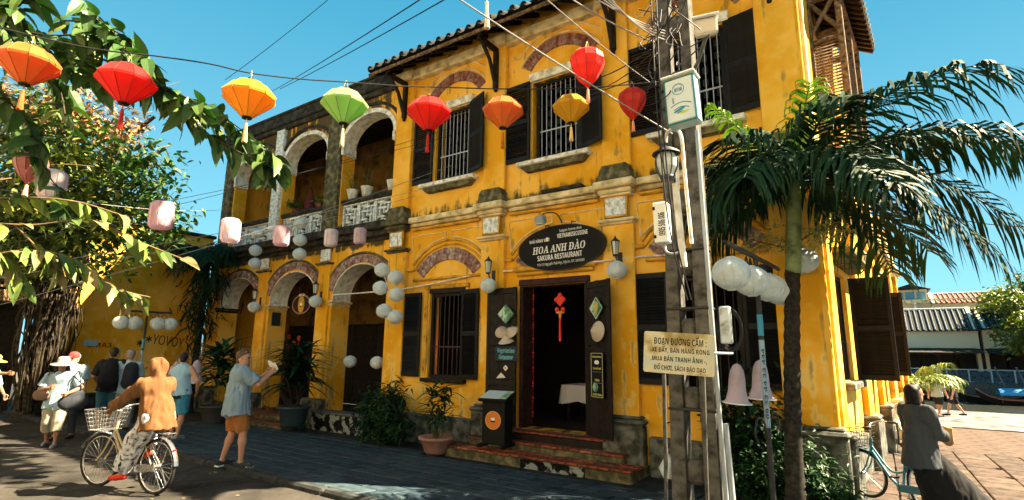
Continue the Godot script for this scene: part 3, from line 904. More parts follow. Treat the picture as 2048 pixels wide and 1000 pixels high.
func make_loggia() -> void:
	var H := thing("arcade_house", "weathered ochre house with an arched ground-floor arcade and a mouldy upper loggia", "building")
	var op := [[-17.85, -15.62], [-14.92, -12.56], [-11.86, -9.6]]
	var g := Geo.new()
	# lower arcade: piers and arch heads in one outline per bay
	var ed := [-18.75, -15.27, -12.21, -9.552]
	for k in 3:
		var a: float = op[k][0]
		var b: float = op[k][1]
		var c := Vector2((a + b) / 2, 3.16)
		var p := PackedVector2Array([Vector2(ed[k], 4.62), Vector2(ed[k], -0.5), Vector2(a, -0.5), Vector2(a, 3.16)])
		p.append_array(arc_pts(c, (b - a) / 2, 0.92, -PI / 2 + 0.08, PI / 2 - 0.08, 24))
		p.append_array(PackedVector2Array([Vector2(b, 3.16), Vector2(b, -0.5), Vector2(ed[k + 1], -0.5), Vector2(ed[k + 1], 4.62)]))
		g.prism(p, -0.62, 0.0)
		# white underside of the arch
		var s := Geo.new()
		var o := arc_pts(c, (b - a) / 2 - 0.002, 0.918, -PI / 2, PI / 2, 24)
		o.append_array(arc_pts(c, (b - a) / 2 - 0.03, 0.89, PI / 2, -PI / 2, 24))
		s.prism(o, -0.6, 0.012)
		for x in [a + 0.013, b - 0.013]: s.box(Vector3(x, 3.16, -0.3), Vector3(0.03, 0.2, 0.61))
		obj("arch_soffit", s, M.white, H)
		var br := brick_arch(H, c, (b - a) / 2 + 0.01, (b - a) / 2 + 0.27, 1.35, 0.0, 30, M.old_brick, 0.82)
		br.name = "brick_arch"
		var l := Geo.new()
		bead(l, v3(arc_pts(c, (b - a) / 2 + 0.33, ((b - a) / 2 + 0.33) * 0.82, -1.4, 1.4, 24), 0.01), 0.04)
		obj("arch_moulding", l, M.mould, H)
		for x in [a - 0.1, b + 0.1]:
			if k == 2 and x > b: continue
			obj("capital", Geo.new().soft(Vector3(x, 3.08, -0.3), Vector3(0.34, 0.06, 0.74), 0.02).soft(Vector3(x, 3.0, -0.3), Vector3(0.27, 0.08, 0.69), 0.03), M.dark_mould if k == 0 else M.cream, H)
	obj("arcade_wall", g, M.wall, H)
	# front strips that stand a little proud on the piers, with ledges and plaques like next door
	for x in [-15.27, -12.21]:
		obj("pier", Geo.new().soft(Vector3(x, 2.1, 0.03), Vector3(0.5, 4.2, 0.1), 0.015), M.wall, H)
		obj("plaque", Geo.new().soft(Vector3(x, 4.42, 0.06), Vector3(0.42, 0.34, 0.06), 0.012), M.plaque, H)
		obj("ledge", Geo.new().soft(Vector3(x, 4.17, 0.07), Vector3(0.66, 0.06, 0.2), 0.02), M.mould, H)
		obj("pier_base", Geo.new().soft(Vector3(x, 0.0, 0.12), Vector3(0.8, 0.92, 0.3), 0.03), M.plinth, H)
	obj("pier_base", Geo.new().soft(Vector3(-18.2, 0.0, 0.12), Vector3(1.0, 0.92, 0.3), 0.03), M.plinth, H)
	# slab between the storeys, black with damp
	var sl := Geo.new()
	sl.soft(Vector3(-14.2, 4.98, -1.0), Vector3(9.25, 0.22, 2.7), 0.03)
	sl.soft(Vector3(-14.2, 4.8, -1.1), Vector3(9.25, 0.16, 2.6), 0.03)
	sl.soft(Vector3(-14.2, 4.68, -1.2), Vector3(9.25, 0.12, 2.5), 0.02)
	obj("balcony_slab", sl, M.dark_mould, H)
	# upper storey
	var uo := [[-17.75, -15.32], [-14.82, -12.55], [-11.86, -9.56]]
	var ue := [-18.4, -15.07, -12.21, -9.552]
	var u := Geo.new()
	for k in 3:
		var a: float = uo[k][0]
		var b: float = uo[k][1]
		if k == 2: b = -9.7
		var c := Vector2((a + b) / 2, 7.65)
		var p := PackedVector2Array([Vector2(ue[k], 9.0), Vector2(ue[k], 5.09), Vector2(a, 5.09), Vector2(a, 7.65)])
		p.append_array(arc_pts(c, (b - a) / 2, 0.8, -PI / 2 + 0.08, PI / 2 - 0.08, 20))
		p.append_array(PackedVector2Array([Vector2(b, 7.65), Vector2(b, 5.09), Vector2(ue[k + 1], 5.09), Vector2(ue[k + 1], 9.0)]))
		u.prism(p, -0.45, -0.02)
		var s := Geo.new()
		var o := arc_pts(c, (b - a) / 2 + 0.1, 0.9, -PI / 2, PI / 2, 24)
		o.append_array(arc_pts(c, (b - a) / 2 - 0.03, 0.77, PI / 2, -PI / 2, 24))
		s.prism(o, -0.44, 0.03)
		for x in [a + 0.01, b - 0.01]:
			s.soft(Vector3(x, 7.52, -0.2), Vector3(0.1, 0.26, 0.5), 0.02)
		obj("arch_soffit", s, M.white, H)
		var l := Geo.new()
		bead(l, v3(arc_pts(c, (b - a) / 2 + 0.24, 1.05, -1.5, 1.5, 24), 0.0), 0.05)
		obj("arch_moulding", l, M.dark_mould, H)
		# railing: dark coping, white fret panels
		obj("coping", Geo.new().soft(Vector3((a + b) / 2, 5.93, -0.2), Vector3(b - a - 0.02, 0.14, 0.34), 0.03), M.dark_mould, H)
		var nw := 3
		for i in nw:
			var w: float = (b - a - 0.12) / nw
			var f := Geo.new()
			var cx: float = a + 0.06 + (i + 0.5) * w
			for q in [-1.0, 1.0]:
				f.box(Vector3(cx + q * (w / 2 - 0.035), 5.5, -0.15), Vector3(0.055, 0.72, 0.09))
				f.box(Vector3(cx, 5.5 + q * 0.335, -0.15), Vector3(w - 0.13, 0.05, 0.088))
			var iw := w - 0.15
			for q in [[-0.2, 0.28, 0.5, 0.045], [0.12, 0.22, 0.74, 0.045], [-0.12, 0.1, 0.6, 0.045], [0.2, -0.02, 0.5, 0.045], [-0.2, -0.14, 0.5, 0.045], [0.1, -0.24, 0.7, 0.045]]:
				f.box(Vector3(cx + q[0] * iw, 5.48 + q[1], -0.15), Vector3(q[2] * iw, q[3], 0.07))
			for q in [[-0.28, 0.19], [0.3, 0.1], [0.0, 0.04], [-0.3, -0.04], [0.28, -0.14], [-0.1, -0.2], [0.02, 0.26]]:
				f.box(Vector3(cx + q[0] * iw, 5.48 + q[1], -0.152), Vector3(0.045, 0.2, 0.066))
			obj("fret_panel", f, M.plaque, H)
	obj("loggia_wall", u, M.wall, H)
	obj("loggia_pier", Geo.new().soft(Vector3(-12.2, 7.0, 0.02), Vector3(0.62, 3.8, 0.14), 0.015), M.mould, H)
	obj("loggia_pier", Geo.new().soft(Vector3(-15.07, 7.0, 0.02), Vector3(0.42, 3.8, 0.14), 0.015), M.plaque, H)
	obj("loggia_pier", Geo.new().soft(Vector3(-18.1, 7.2, 0.02), Vector3(0.5, 4.2, 0.16), 0.015), M.mould, H)
	var pr := Geo.new()
	pr.soft(Vector3(-14.05, 9.2, -0.15), Vector3(8.9, 0.34, 0.62), 0.03)
	pr.soft(Vector3(-14.05, 8.96, -0.12), Vector3(8.9, 0.16, 0.42), 0.03)
	pr.soft(Vector3(-14.05, 9.41, -0.2), Vector3(9.0, 0.09, 0.8), 0.02)
	obj("parapet", pr, M.dark_mould, H)
	# shell
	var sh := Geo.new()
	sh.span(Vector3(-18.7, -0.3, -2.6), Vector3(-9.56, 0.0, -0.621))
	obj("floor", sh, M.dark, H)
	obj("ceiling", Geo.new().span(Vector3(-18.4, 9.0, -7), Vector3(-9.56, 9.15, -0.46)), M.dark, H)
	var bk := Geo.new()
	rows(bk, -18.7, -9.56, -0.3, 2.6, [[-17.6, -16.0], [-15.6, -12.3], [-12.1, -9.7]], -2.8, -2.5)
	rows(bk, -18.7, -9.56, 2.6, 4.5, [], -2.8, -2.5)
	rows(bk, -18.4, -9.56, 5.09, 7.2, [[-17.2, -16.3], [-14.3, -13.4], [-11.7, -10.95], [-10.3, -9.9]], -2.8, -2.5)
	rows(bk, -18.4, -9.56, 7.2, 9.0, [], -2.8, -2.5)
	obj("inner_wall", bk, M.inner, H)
	var wl := Geo.new()
	wl.span(Vector3(-19.0, -0.5, -6.3), Vector3(-18.7, 4.6, -0.621))
	wl.span(Vector3(-18.75, 5.09, -6.3), Vector3(-18.4, 9.0, -0.46))
	wl.span(Vector3(-18.7, -0.5, -6.3), Vector3(-9.56, 9.0, -6.0))
	obj("side_wall", wl, M.wall, H)
	# dark wooden screens and doors in the back wall
	for q in [[-16.8, 1.3, 1.6], [-13.95, 1.3, 3.3], [-10.9, 1.3, 2.4], [-16.75, 6.15, 0.9], [-13.85, 6.15, 0.9], [-11.3, 6.15, 0.75], [-10.1, 6.15, 0.4]]:
		var d := part("door", H)
		for i in 4:
			obj("plank", Geo.new().soft(Vector3(q[0] - q[2] / 2 + (i + 0.5) * q[2] / 4, q[1], -2.68 + 0.02 * (i % 2)), Vector3(q[2] / 4 - 0.01, 2.6 if q[1] < 2.0 else 2.3, 0.05), 0.008), M.wood, d)
	# steps before the middle arch, whitewashed plinth before the next
	var st := [[-15.1, -12.6, 0.02, 0.62], [-15.4, -12.1, -0.13, 1.05]]
	for k in 2:
		var s: Array = st[k]
		var sp := part("step", H)
		obj("riser", Geo.new().soft(Vector3((s[0] + s[1]) / 2, s[2] / 2 - 0.25, s[3] / 2), Vector3(s[1] - s[0] - 0.06, s[2] + 0.44, s[3]), 0.03), M.mould, sp)
		for i in 7:
			var w: float = (s[1] - s[0]) / 7
			obj("tile", Geo.new().soft(Vector3(s[0] + (i + 0.5) * w, s[2], s[3] - 0.17), Vector3(w - 0.012, 0.04, 0.38), 0.01), M.terra[3 if i % 3 else 1], sp)
	obj("plinth", Geo.new().soft(Vector3(-10.9, -0.15, 0.16), Vector3(2.1, 0.6, 0.34), 0.03), M.peel, H)
	obj("plinth_cap", Geo.new().soft(Vector3(-10.9, 0.17, 0.16), Vector3(2.2, 0.05, 0.42), 0.015), M.quay, H)
	obj("vent", Geo.new().box(Vector3(-14.93, 2.68, -0.28), Vector3(0.03, 0.42, 0.3)), M.iron, H)

var side_at := Transform3D(Basis(SIDE, Vector3.UP, Vector3(0.9964, 0, 0.0847)), Vector3.ZERO)   # along the side front, up, outwards

func make_side() -> void:
	var H: Node3D = get_node("restaurant_house")
	var T := side_at
	var g := Geo.new()
	rows(g, 0.0, 6.3, -0.7, 1.35, [], -0.35, 0)
	rows(g, 0.0, 6.3, 1.35, 3.25, [[1.2, 2.6], [4.5, 5.8]], -0.35, 0)
	rows(g, 0.0, 6.3, 3.25, 5.4, [], -0.35, 0)
	rows(g, 0.0, 6.3, 5.4, 8.2, [[1.1, 3.0]], -0.35, 0)
	rows(g, 0.0, 6.3, 8.2, 9.5, [], -0.35, 0)
	g.prism(PackedVector2Array([Vector2(-0.4, 9.5), Vector2(6.3, 9.5), Vector2(2.75, 11.3)]), -0.35, 0)
	obj("side_wall", g, M.wall, H, T)
	# low wing behind, with a balustrade on top
	var W := thing("quay_wing", "low ochre wing of the corner house with pilasters and a balustrade along the quay square", "building")
	var w := Geo.new()
	rows(w, 6.3, 17, -0.8, 5.1, [[7.4, 8.7], [10.5, 11.8]], -0.35, 0)
	w.span(Vector3(16.7, -0.8, -8), Vector3(17.0, 5.1, -0.351))
	w.span(Vector3(6.3, 4.85, -8), Vector3(16.7, 5.1, -0.351))
	w.span(Vector3(6.3, -0.8, -8.3), Vector3(17, 5.1, -8.001))
	obj("wall", w, M.wall, W, T)
	for q in [[7.4, 1.3], [10.5, 1.3]]:
		var s := shutter(W, T * Vector3(q[0], 1.35, 0.04), 0, 0.6, 1.9)
		s.transform.basis = T.basis * Basis(Vector3.UP, -PI + 0.15)
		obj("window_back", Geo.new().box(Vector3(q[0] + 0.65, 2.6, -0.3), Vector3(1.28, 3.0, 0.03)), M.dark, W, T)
	for k in 3:
		var sx := 9.6 + k * 3.1
		obj("pilaster", Geo.new().soft(Vector3(sx, 2.2, 0.05), Vector3(0.46, 5.3, 0.16), 0.015), M.yellow, W, T)
		obj("pilaster_base", Geo.new().soft(Vector3(sx, 0.0, 0.11), Vector3(0.6, 1.2, 0.26), 0.02), M.cream, W, T)
	for k in 5:
		obj("balustrade_post", Geo.new().soft(Vector3(6.5 + k * 2.5, 5.65, -0.1), Vector3(0.32, 1.05, 0.32), 0.02).soft(Vector3(6.5 + k * 2.5, 6.22, -0.1), Vector3(0.42, 0.1, 0.42), 0.03), M.yellow, W, T)
	obj("balustrade_rail", Geo.new().soft(Vector3(11.6, 5.98, -0.1), Vector3(10.4, 0.12, 0.22), 0.02).soft(Vector3(11.6, 5.25, -0.1), Vector3(10.4, 0.1, 0.22), 0.02), M.white, W, T)
	var bl := Geo.new().lathe([Vector2(0.05, 0), Vector2(0.05, 0.05), Vector2(0.03, 0.12), Vector2(0.065, 0.3), Vector2(0.03, 0.5), Vector2(0.05, 0.58), Vector2(0.05, 0.63)], 8).mesh()
	for k in 40:
		if k % 10 == 0: continue
		obj("baluster", bl, M.white, W, T * Transform3D(Basis(), Vector3(6.5 + k * 0.25, 5.3, -0.1)))
	obj("cornice", Geo.new().soft(Vector3(11.7, 4.97, 0.08), Vector3(10.8, 0.14, 0.3), 0.02).soft(Vector3(11.7, 4.8, 0.04), Vector3(10.8, 0.12, 0.18), 0.03), M.cream, W, T)
	# pilasters, cornice and base of the two-storey part
	obj("cornice", Geo.new().soft(Vector3(3.2, 4.97, 0.08), Vector3(6.2, 0.14, 0.26), 0.02).soft(Vector3(3.2, 4.83, 0.05), Vector3(6.2, 0.1, 0.16), 0.03), M.cream, H, T)
	for sx in [0.32, 3.6, 6.55]:
		obj("pilaster", Geo.new().soft(Vector3(sx, 2.2, 0.045), Vector3(0.5, 5.15, 0.13), 0.015), M.wall, H, T)
		obj("pilaster_base", Geo.new().soft(Vector3(sx, 0.0, 0.1), Vector3(0.62, 1.16, 0.26), 0.025).soft(Vector3(sx, 0.6, 0.11), Vector3(0.68, 0.08, 0.3), 0.03), M.plinth, H, T)
		obj("pilaster", Geo.new().soft(Vector3(sx, 7.1, 0.045), Vector3(0.5, 4.1, 0.13), 0.015), M.wall, H, T)
	obj("corner_strip", Geo.new().soft(Vector3(0.02, 7.1, 0.075), Vector3(0.16, 4.2, 0.09), 0.01), M.cream, H, T)
	obj("damp_base", Geo.new().soft(Vector3(3.2, -0.1, 0.03), Vector3(5.7, 0.9, 0.12), 0.03), M.plinth, H, T)
	# awning ledge over the window, window grilles and shutters
	obj("awning_ledge", Geo.new().soft(Vector3(2.1, 3.53, 0.16), Vector3(2.5, 0.1, 0.4), 0.02).soft(Vector3(2.1, 3.43, 0.1), Vector3(2.3, 0.1, 0.26), 0.03), M.mould, H, T)
	obj("sill", Geo.new().soft(Vector3(1.9, 1.28, 0.05), Vector3(1.7, 0.12, 0.26), 0.02), M.plinth, H, T)
	grille(H, 1.22, 2.58, 1.36, 3.24, 8, M.iron, T)
	grille(H, 4.52, 5.78, 1.36, 3.24, 8, M.iron, T)
	for q in [[2.64, 0.64, -PI / 2], [5.9, 0.66, -PI / 2 - 0.02]]:
		var s := shutter(H, T * Vector3(q[0], 1.34, 0.05), 0, q[1], 1.9)
		s.transform.basis = T.basis * Basis(Vector3.UP, q[2])
	# wooden balcony upstairs: posts, a cross brace, louvred panels, a tiled pent roof
	var B := Geo.new()
	var y0 := 5.15
	B.soft(Vector3(2.2, y0 + 0.05, 0.3), Vector3(2.7, 0.1, 0.62), 0.015)
	for sx in [0.9, 2.2, 3.5]:
		B.soft(Vector3(sx, 6.72, 0.55), Vector3(0.12, 3.1, 0.1), 0.012)
		B.soft(Vector3(sx, 8.2, 0.28), Vector3(0.1, 0.1, 0.55), 0.01)
	B.soft(Vector3(2.2, 8.25, 0.55), Vector3(2.8, 0.12, 0.1), 0.012)
	for sx in [0.9, 3.5]: B.soft(Vector3(sx, 6.65, 0.06), Vector3(0.12, 3.2, 0.1), 0.012)
	for q in [[7.55, 8.15], [8.15, 7.55]]:
		B.tube([Vector3(0.9, q[0], 0.1), Vector3(0.9, q[1], 0.5)], [0.045], 5)
	B.soft(Vector3(0.9, 7.35, 0.3), Vector3(0.08, 0.08, 0.46), 0.01)
	obj("balcony_frame", B, M.old_wood, H, T)
	var sl := Geo.new().box(Vector3.ZERO, Vector3(1.14, 0.045, 0.012), Basis(Vector3.RIGHT, 0.7)).mesh()
	var s2 := Geo.new().box(Vector3.ZERO, Vector3(0.4, 0.045, 0.012), Basis(Vector3.RIGHT, 0.7)).mesh()
	var lv := part("louvre", H)
	lv.transform = T
	for k in 34:
		var y := 5.3 + k * 0.06
		obj("slat", s2, M.old_wood, lv, Transform3D(Basis(Vector3.UP, PI / 2), Vector3(0.9, y, 0.3)))
		for sx in [1.55, 2.85]: obj("slat", sl, M.old_wood, lv, Transform3D(Basis(), Vector3(sx, y, 0.55)))
	var rf2 := part("balcony_roof", H)
	rf2.transform = T
	var pb := Basis(Vector3.RIGHT, 0.55)
	obj("roof_deck", Geo.new().box(Vector3(2.2, 8.58, 0.42), Vector3(3.1, 0.04, 1.05), pb), M.old_wood, rf2)
	var tm := Geo.new().tube([Vector3(0, 0, 0.5), Vector3(0, 0, -0.5)], [0.08], 8).mesh()
	var em := Geo.new().soft(Vector3.ZERO, Vector3(0.07, 0.06, 1.0), 0.006).mesh()
	for k in 15:
		obj("roof_tile", tm, M.tile[k % 3], rf2, Transform3D(pb, Vector3(0.7 + k * 0.215, 8.65, 0.44)))
		obj("rafter", em, M.red_wood, rf2, Transform3D(pb, Vector3(0.7 + k * 0.215, 8.52, 0.42)))

# ---- foliage ------------------------------------------------------------------
func leaf_geo(l: float, w: float, curl: float, fold := 0.25) -> Geo:     # one leaf from the origin along +z, folded at the midrib
	var g := Geo.new()
	var n := 5
	var mid := []
	var lf := []
	var rt := []
	for i in n + 1:
		var s := float(i) / n
		var hw := w * 0.5 * pow(sin(PI * minf(1, pow(s, 0.75) * 0.98 + 0.02)), 0.8)
		var y := -curl * s * s * l
		mid.append(Vector3(0, y, s * l))
		lf.append(Vector3(-hw, y + hw * fold, s * l))
		rt.append(Vector3(hw, y + hw * fold, s * l))
	for i in n:
		for sd in 2:
			var e: Array = lf if sd == 0 else rt
			var a := g.put(mid[i], Vector3.UP); g.put(mid[i + 1], Vector3.UP); g.put(e[i + 1], Vector3.UP); g.put(e[i], Vector3.UP)
			var nn: Vector3 = (mid[i + 1] - mid[i]).cross(e[mini(i + 1, n - 1)] - mid[i])
			if nn.y < 0: nn = -nn
			for q in 4: g.n[a + q] = nn.normalized()
			g.ix.append_array([a, a + 1, a + 2, a, a + 2, a + 3])
	return g

func crown(parent: Node3D, called: String, lumps: Array, count: int, leaf: Mesh, m: Material, clumps := 60, tight := 0.16, droop := 0.3) -> MultiMeshInstance3D:
	# lumps: [centre, radii]; leaves gather in clumps spread through them
	var mm := MultiMesh.new()
	mm.transform_format = MultiMesh.TRANSFORM_3D
	mm.use_colors = true
	mm.mesh = leaf
	mm.instance_count = count
	var cl := []
	for k in clumps:
		var q: Array = lumps[rng.randi() % lumps.size()]
		var d := Vector3(rng.randfn(), rng.randfn(), rng.randfn()).normalized() * pow(rng.randf(), 0.45)
		cl.append([q[0] + d * q[1], rf(0.55, 1.25), q[1].length() * tight * rf(0.6, 1.3)])
	for i in count:
		var c: Array = cl[rng.randi() % clumps]
		var p: Vector3 = c[0] + Vector3(rng.randfn(), rng.randfn() * 0.7, rng.randfn()) * c[2]
		var dir: Vector3 = (Vector3(rng.randfn(), rng.randfn() * 0.5 - droop, rng.randfn()) + (p - c[0]) * 0.5).normalized()
		var b := Basis.looking_at(-dir, Vector3(rng.randfn() * 0.5, 1, rng.randfn() * 0.5).normalized()).scaled_local(Vector3.ONE * rf(0.65, 1.25))
		mm.set_instance_transform(i, Transform3D(b, p))
		var t: float = c[1] * rf(0.75, 1.2)
		mm.set_instance_color(i, Color(t * rf(0.85, 1.25), t, t * rf(0.7, 1.1)))
	var o := MultiMeshInstance3D.new()
	o.multimesh = mm
	o.material_override = m
	o.name = called
	parent.add_child(o, true)
	o.set_meta("kind", "stuff")
	return o

func make_left() -> void:
	# wall that closes the pavement beyond the arcade
	var W := thing("side_yard_wall", "tall ochre wall with painted scrawls, running out from the arcade house to the vine-hung tree", "wall")
	var g := Geo.new()
	g.span(Vector3(-19.1, -0.5, 0.02), Vector3(-18.78, 5.6, 4.4))
	obj("wall", g, M.wall, W)
	obj("coping", Geo.new().soft(Vector3(-18.94, 5.66, 2.2), Vector3(0.5, 0.12, 4.5), 0.03), M.dark_mould, W)
	obj("damp_base", Geo.new().soft(Vector3(-18.74, -0.02, 2.2), Vector3(0.1, 0.9, 4.3), 0.03), M.dark_mould, W)
	var ink := mat(L(0.05, 0.035, 0.02), 0.9)
	var face := Basis(Vector3.UP, PI / 2)
	text("YOVOY", 0.95, 0.3, ink, W, Transform3D(face * Basis(Vector3.BACK, -0.12), Vector3(-18.770, 1.975, 1.084)), "graffiti", "Droid Sans", false)
	for p in [Vector3(-18.770, 1.895, 1.907), Vector3(-18.770, 2.026, 1.668)]:
		var st := Geo.new()
		for k in 3: st.box(Vector3.ZERO, Vector3(0.008, 0.2, 0.035), Basis(Vector3.RIGHT, k * PI / 3))
		obj("graffiti", st, ink, W, Transform3D(Basis(), p))
	text("BMA3", 0.6, 0.14, mat(L(0.2, 0.04, 0.015), 0.9), W, Transform3D(face, Vector3(-18.770, 1.816, 2.964)), "graffiti")
	obj("notice_plate", Geo.new().soft(Vector3(-18.760, 1.871, 3.212), Vector3(0.03, 0.17, 0.34), 0.005), mat(L(0.3, 0.5, 0.62), 0.5), W)
	# dark timber house at the end of the street
	var D := thing("timber_house", "dark timber house with a railed balcony behind the vine-hung tree", "building")
	var d := Geo.new()
	d.span(Vector3(-24, -0.4, 4.5), Vector3(-20.6, 6.4, 12))
	obj("wall", d, M.wood, D)
	obj("balcony_floor", Geo.new().soft(Vector3(-20.1, 3.15, 8.2), Vector3(1.2, 0.34, 7.4), 0.03), M.old_wood, D)
	for k in 5: obj("post", Geo.new().soft(Vector3(-19.6, 3.0, 4.7 + k * 1.75), Vector3(0.14, 6.6, 0.14), 0.01), M.wood, D)
	obj("rail", Geo.new().soft(Vector3(-19.6, 4.12, 8.2), Vector3(0.1, 0.08, 7.2), 0.01).soft(Vector3(-19.6, 3.42, 8.2), Vector3(0.08, 0.06, 7.2), 0.01), M.old_wood, D)
	var bl := Geo.new().soft(Vector3.ZERO, Vector3(0.03, 0.64, 0.03), 0.004).mesh()
	for k in 60: obj("baluster", bl, M.old_wood, D, Transform3D(Basis(), Vector3(-19.6, 3.76, 4.8 + k * 0.12)))
	obj("roof", Geo.new().box(Vector3(-21.6, 6.7, 8.2), Vector3(5.2, 0.12, 8.6), Basis(Vector3.BACK, -0.35)), M.tile[0], D)
	# the tree hung with dry vines
	var T := thing("vine_tree", "old street tree with a trunk wrapped in dry hanging vines beside the ochre wall", "tree", Vector3(-18.2, 0, 4.5))
	var t := Geo.new()
	t.tube(path([Vector3(0, -0.4, 0), Vector3(0.05, 0.6, 0), Vector3(0.25, 2.4, -0.05), Vector3(0.3, 4.2, 0.05), Vector3(0.6, 6.0, 0.1), Vector3(1.0, 8.5, 0.4)]), [0.4, 0.36, 0.34, 0.34, 0.33, 0.33, 0.36, 0.35, 0.35, 0.34, 0.34, 0.33, 0.33, 0.33, 0.32, 0.31, 0.3, 0.28, 0.26, 0.25, 0.24, 0.22, 0.2, 0.19, 0.18, 0.16, 0.14, 0.12, 0.1, 0.08, 0.06], 12)
	for q in [[Vector3(0.3, 4.0, 0), Vector3(2.4, 6.6, 1.0)], [Vector3(0.4, 4.8, 0), Vector3(-0.8, 7.5, 1.6)], [Vector3(0.5, 5.4, 0), Vector3(3.0, 8.0, -0.8)], [Vector3(0.5, 5.8, 0), Vector3(1.2, 8.6, 2.4)]]:
		t.tube(path([q[0], q[0].lerp(q[1], 0.5) + Vector3(0.1, 0.35, 0.1), q[1]]), [0.16, 0.15, 0.14, 0.13, 0.12, 0.11, 0.1, 0.09, 0.08, 0.07, 0.06, 0.05, 0.04], 8)
	obj("trunk", t, M.bark, T)
	var v := Geo.new()
	for k in 260:
		var a := rf(0, TAU)
		var r := rf(0.2, 0.5)
		var top := Vector3(0.35 + cos(a) * r * rf(0.8, 1.5), rf(3.0, 6.4), sin(a) * r)
		var low := Vector3(0.15 + cos(a + rf(-0.9, 0.9)) * rf(0.28, 0.45), maxf(0.1, top.y - rf(1.2, 4.5)), sin(a + rf(-0.9, 0.9)) * rf(0.28, 0.45))
		v.tube(path([top, top.lerp(low, 0.5) + Vector3(rf(-0.3, 0.5), rf(-0.3, 0.2), rf(-0.3, 0.3)), low], 4), [rf(0.008, 0.028)], 4)
	tag(obj("vines", v, M.bark, T), "", "", "", "stuff")
	var tw := Geo.new()
	for k in 420:
		var p := Vector3(rf(-1.0, 4.6), rf(4.6, 8.6), rf(-1.0, 3.4))
		var q := p + Vector3(rf(-0.9, 0.9), rf(-0.7, 0.5), rf(-0.9, 0.9))
		tw.tube(path([p, p.lerp(q, 0.5) + Vector3(rf(-0.2, 0.2), rf(-0.25, 0.1), rf(-0.2, 0.2)), q], 3), [rf(0.006, 0.018)], 4)
	tag(obj("dry_twigs", tw, M.twig, T), "", "", "", "stuff")
	var lf := leaf_geo(0.19, 0.085, 0.3).mesh()
	crown(T, "crown", [[Vector3(3.0, 5.4, 0.8), Vector3(1.7, 1.6, 1.4)], [Vector3(2.2, 4.4, 0.4), Vector3(1.1, 1.0, 1.1)], [Vector3(3.6, 6.4, 1.6), Vector3(1.4, 1.2, 1.2)]], 2800, lf, M.leaf[2], 110)
	crown(T, "crown", [[Vector3(3.2, 5.2, 1.0), Vector3(1.7, 1.7, 1.3)]], 1700, lf, M.leaf[3], 70)
	crown(T, "crown", [[Vector3(2.6, 4.9, 0.2), Vector3(1.9, 1.5, 1.3)], [Vector3(1.6, 5.8, 0.4), Vector3(1.6, 1.4, 1.2)]], 2600, lf, M.leaf[0], 80)
	crown(T, "crown", [[Vector3(1.4, 6.6, 1.8), Vector3(2.0, 1.6, 1.6)], [Vector3(0.4, 5.2, 1.4), Vector3(1.1, 0.9, 1.2)]], 1700, leaf_geo(0.16, 0.07, 0.4).mesh(), M.leaf[4], 70)
	crown(T, "crown", [[Vector3(0.6, 3.9, 0.9), Vector3(0.9, 0.6, 0.8)], [Vector3(1.6, 4.0, 1.0), Vector3(1.2, 0.5, 0.7)]], 900, lf, M.leaf[3], 40)
	crown(T, "dry_leaves", [[Vector3(-14.885, 7.303, 5.868) - T.position, Vector3(1.3, 0.6, 1.0)], [Vector3(-14.046, 6.910, 5.205) - T.position, Vector3(0.9, 0.5, 0.8)], [Vector3(-15.596, 7.004, 6.284) - T.position, Vector3(1.0, 0.5, 0.8)]], 2200, leaf_geo(0.12, 0.06, 0.5).mesh(), M.dry_leaf, 90, 0.14)
	crown(T, "crown", [[Vector3(-13.584, 5.644, 4.600) - T.position, Vector3(1.2, 1.0, 0.9)], [Vector3(-13.617, 4.793, 4.057) - T.position, Vector3(0.7, 0.8, 0.7)]], 1500, lf, M.leaf[1], 60)
	# shrubs at its foot and thin palm with dark hanging fronds by the arcade pier
	var P := thing("dark_palm", "slender dark palm with drooping fronds against the corner of the arcade house", "palm", Vector3(-17.9, -0.3, 0.6))
	obj("trunk", Geo.new().tube(path([Vector3(0, 0, 0), Vector3(0.05, 2.5, 0), Vector3(0.1, 5.2, 0.05)]), [0.13, 0.12, 0.11, 0.1, 0.1], 10), M.palm_trunk, P)
	for k in 15:
		var a := k * 2.4
		frond(P, Vector3(0.1, 5.2, 0.05), a, rf(0.1, 0.75), rf(1.1, 1.6), 0.42, rf(1.3, 2.0), 30)
	crown(P, "hanging_leaves", [[Vector3(0.5, 4.4, 0.1), Vector3(0.5, 1.0, 0.3)], [Vector3(0.0, 3.2, 0.0), Vector3(0.22, 1.4, 0.2)]], 700, leaf_geo(0.4, 0.05, 0.4).mesh(), M.palm_leaf, 50, 0.18, 1.1)

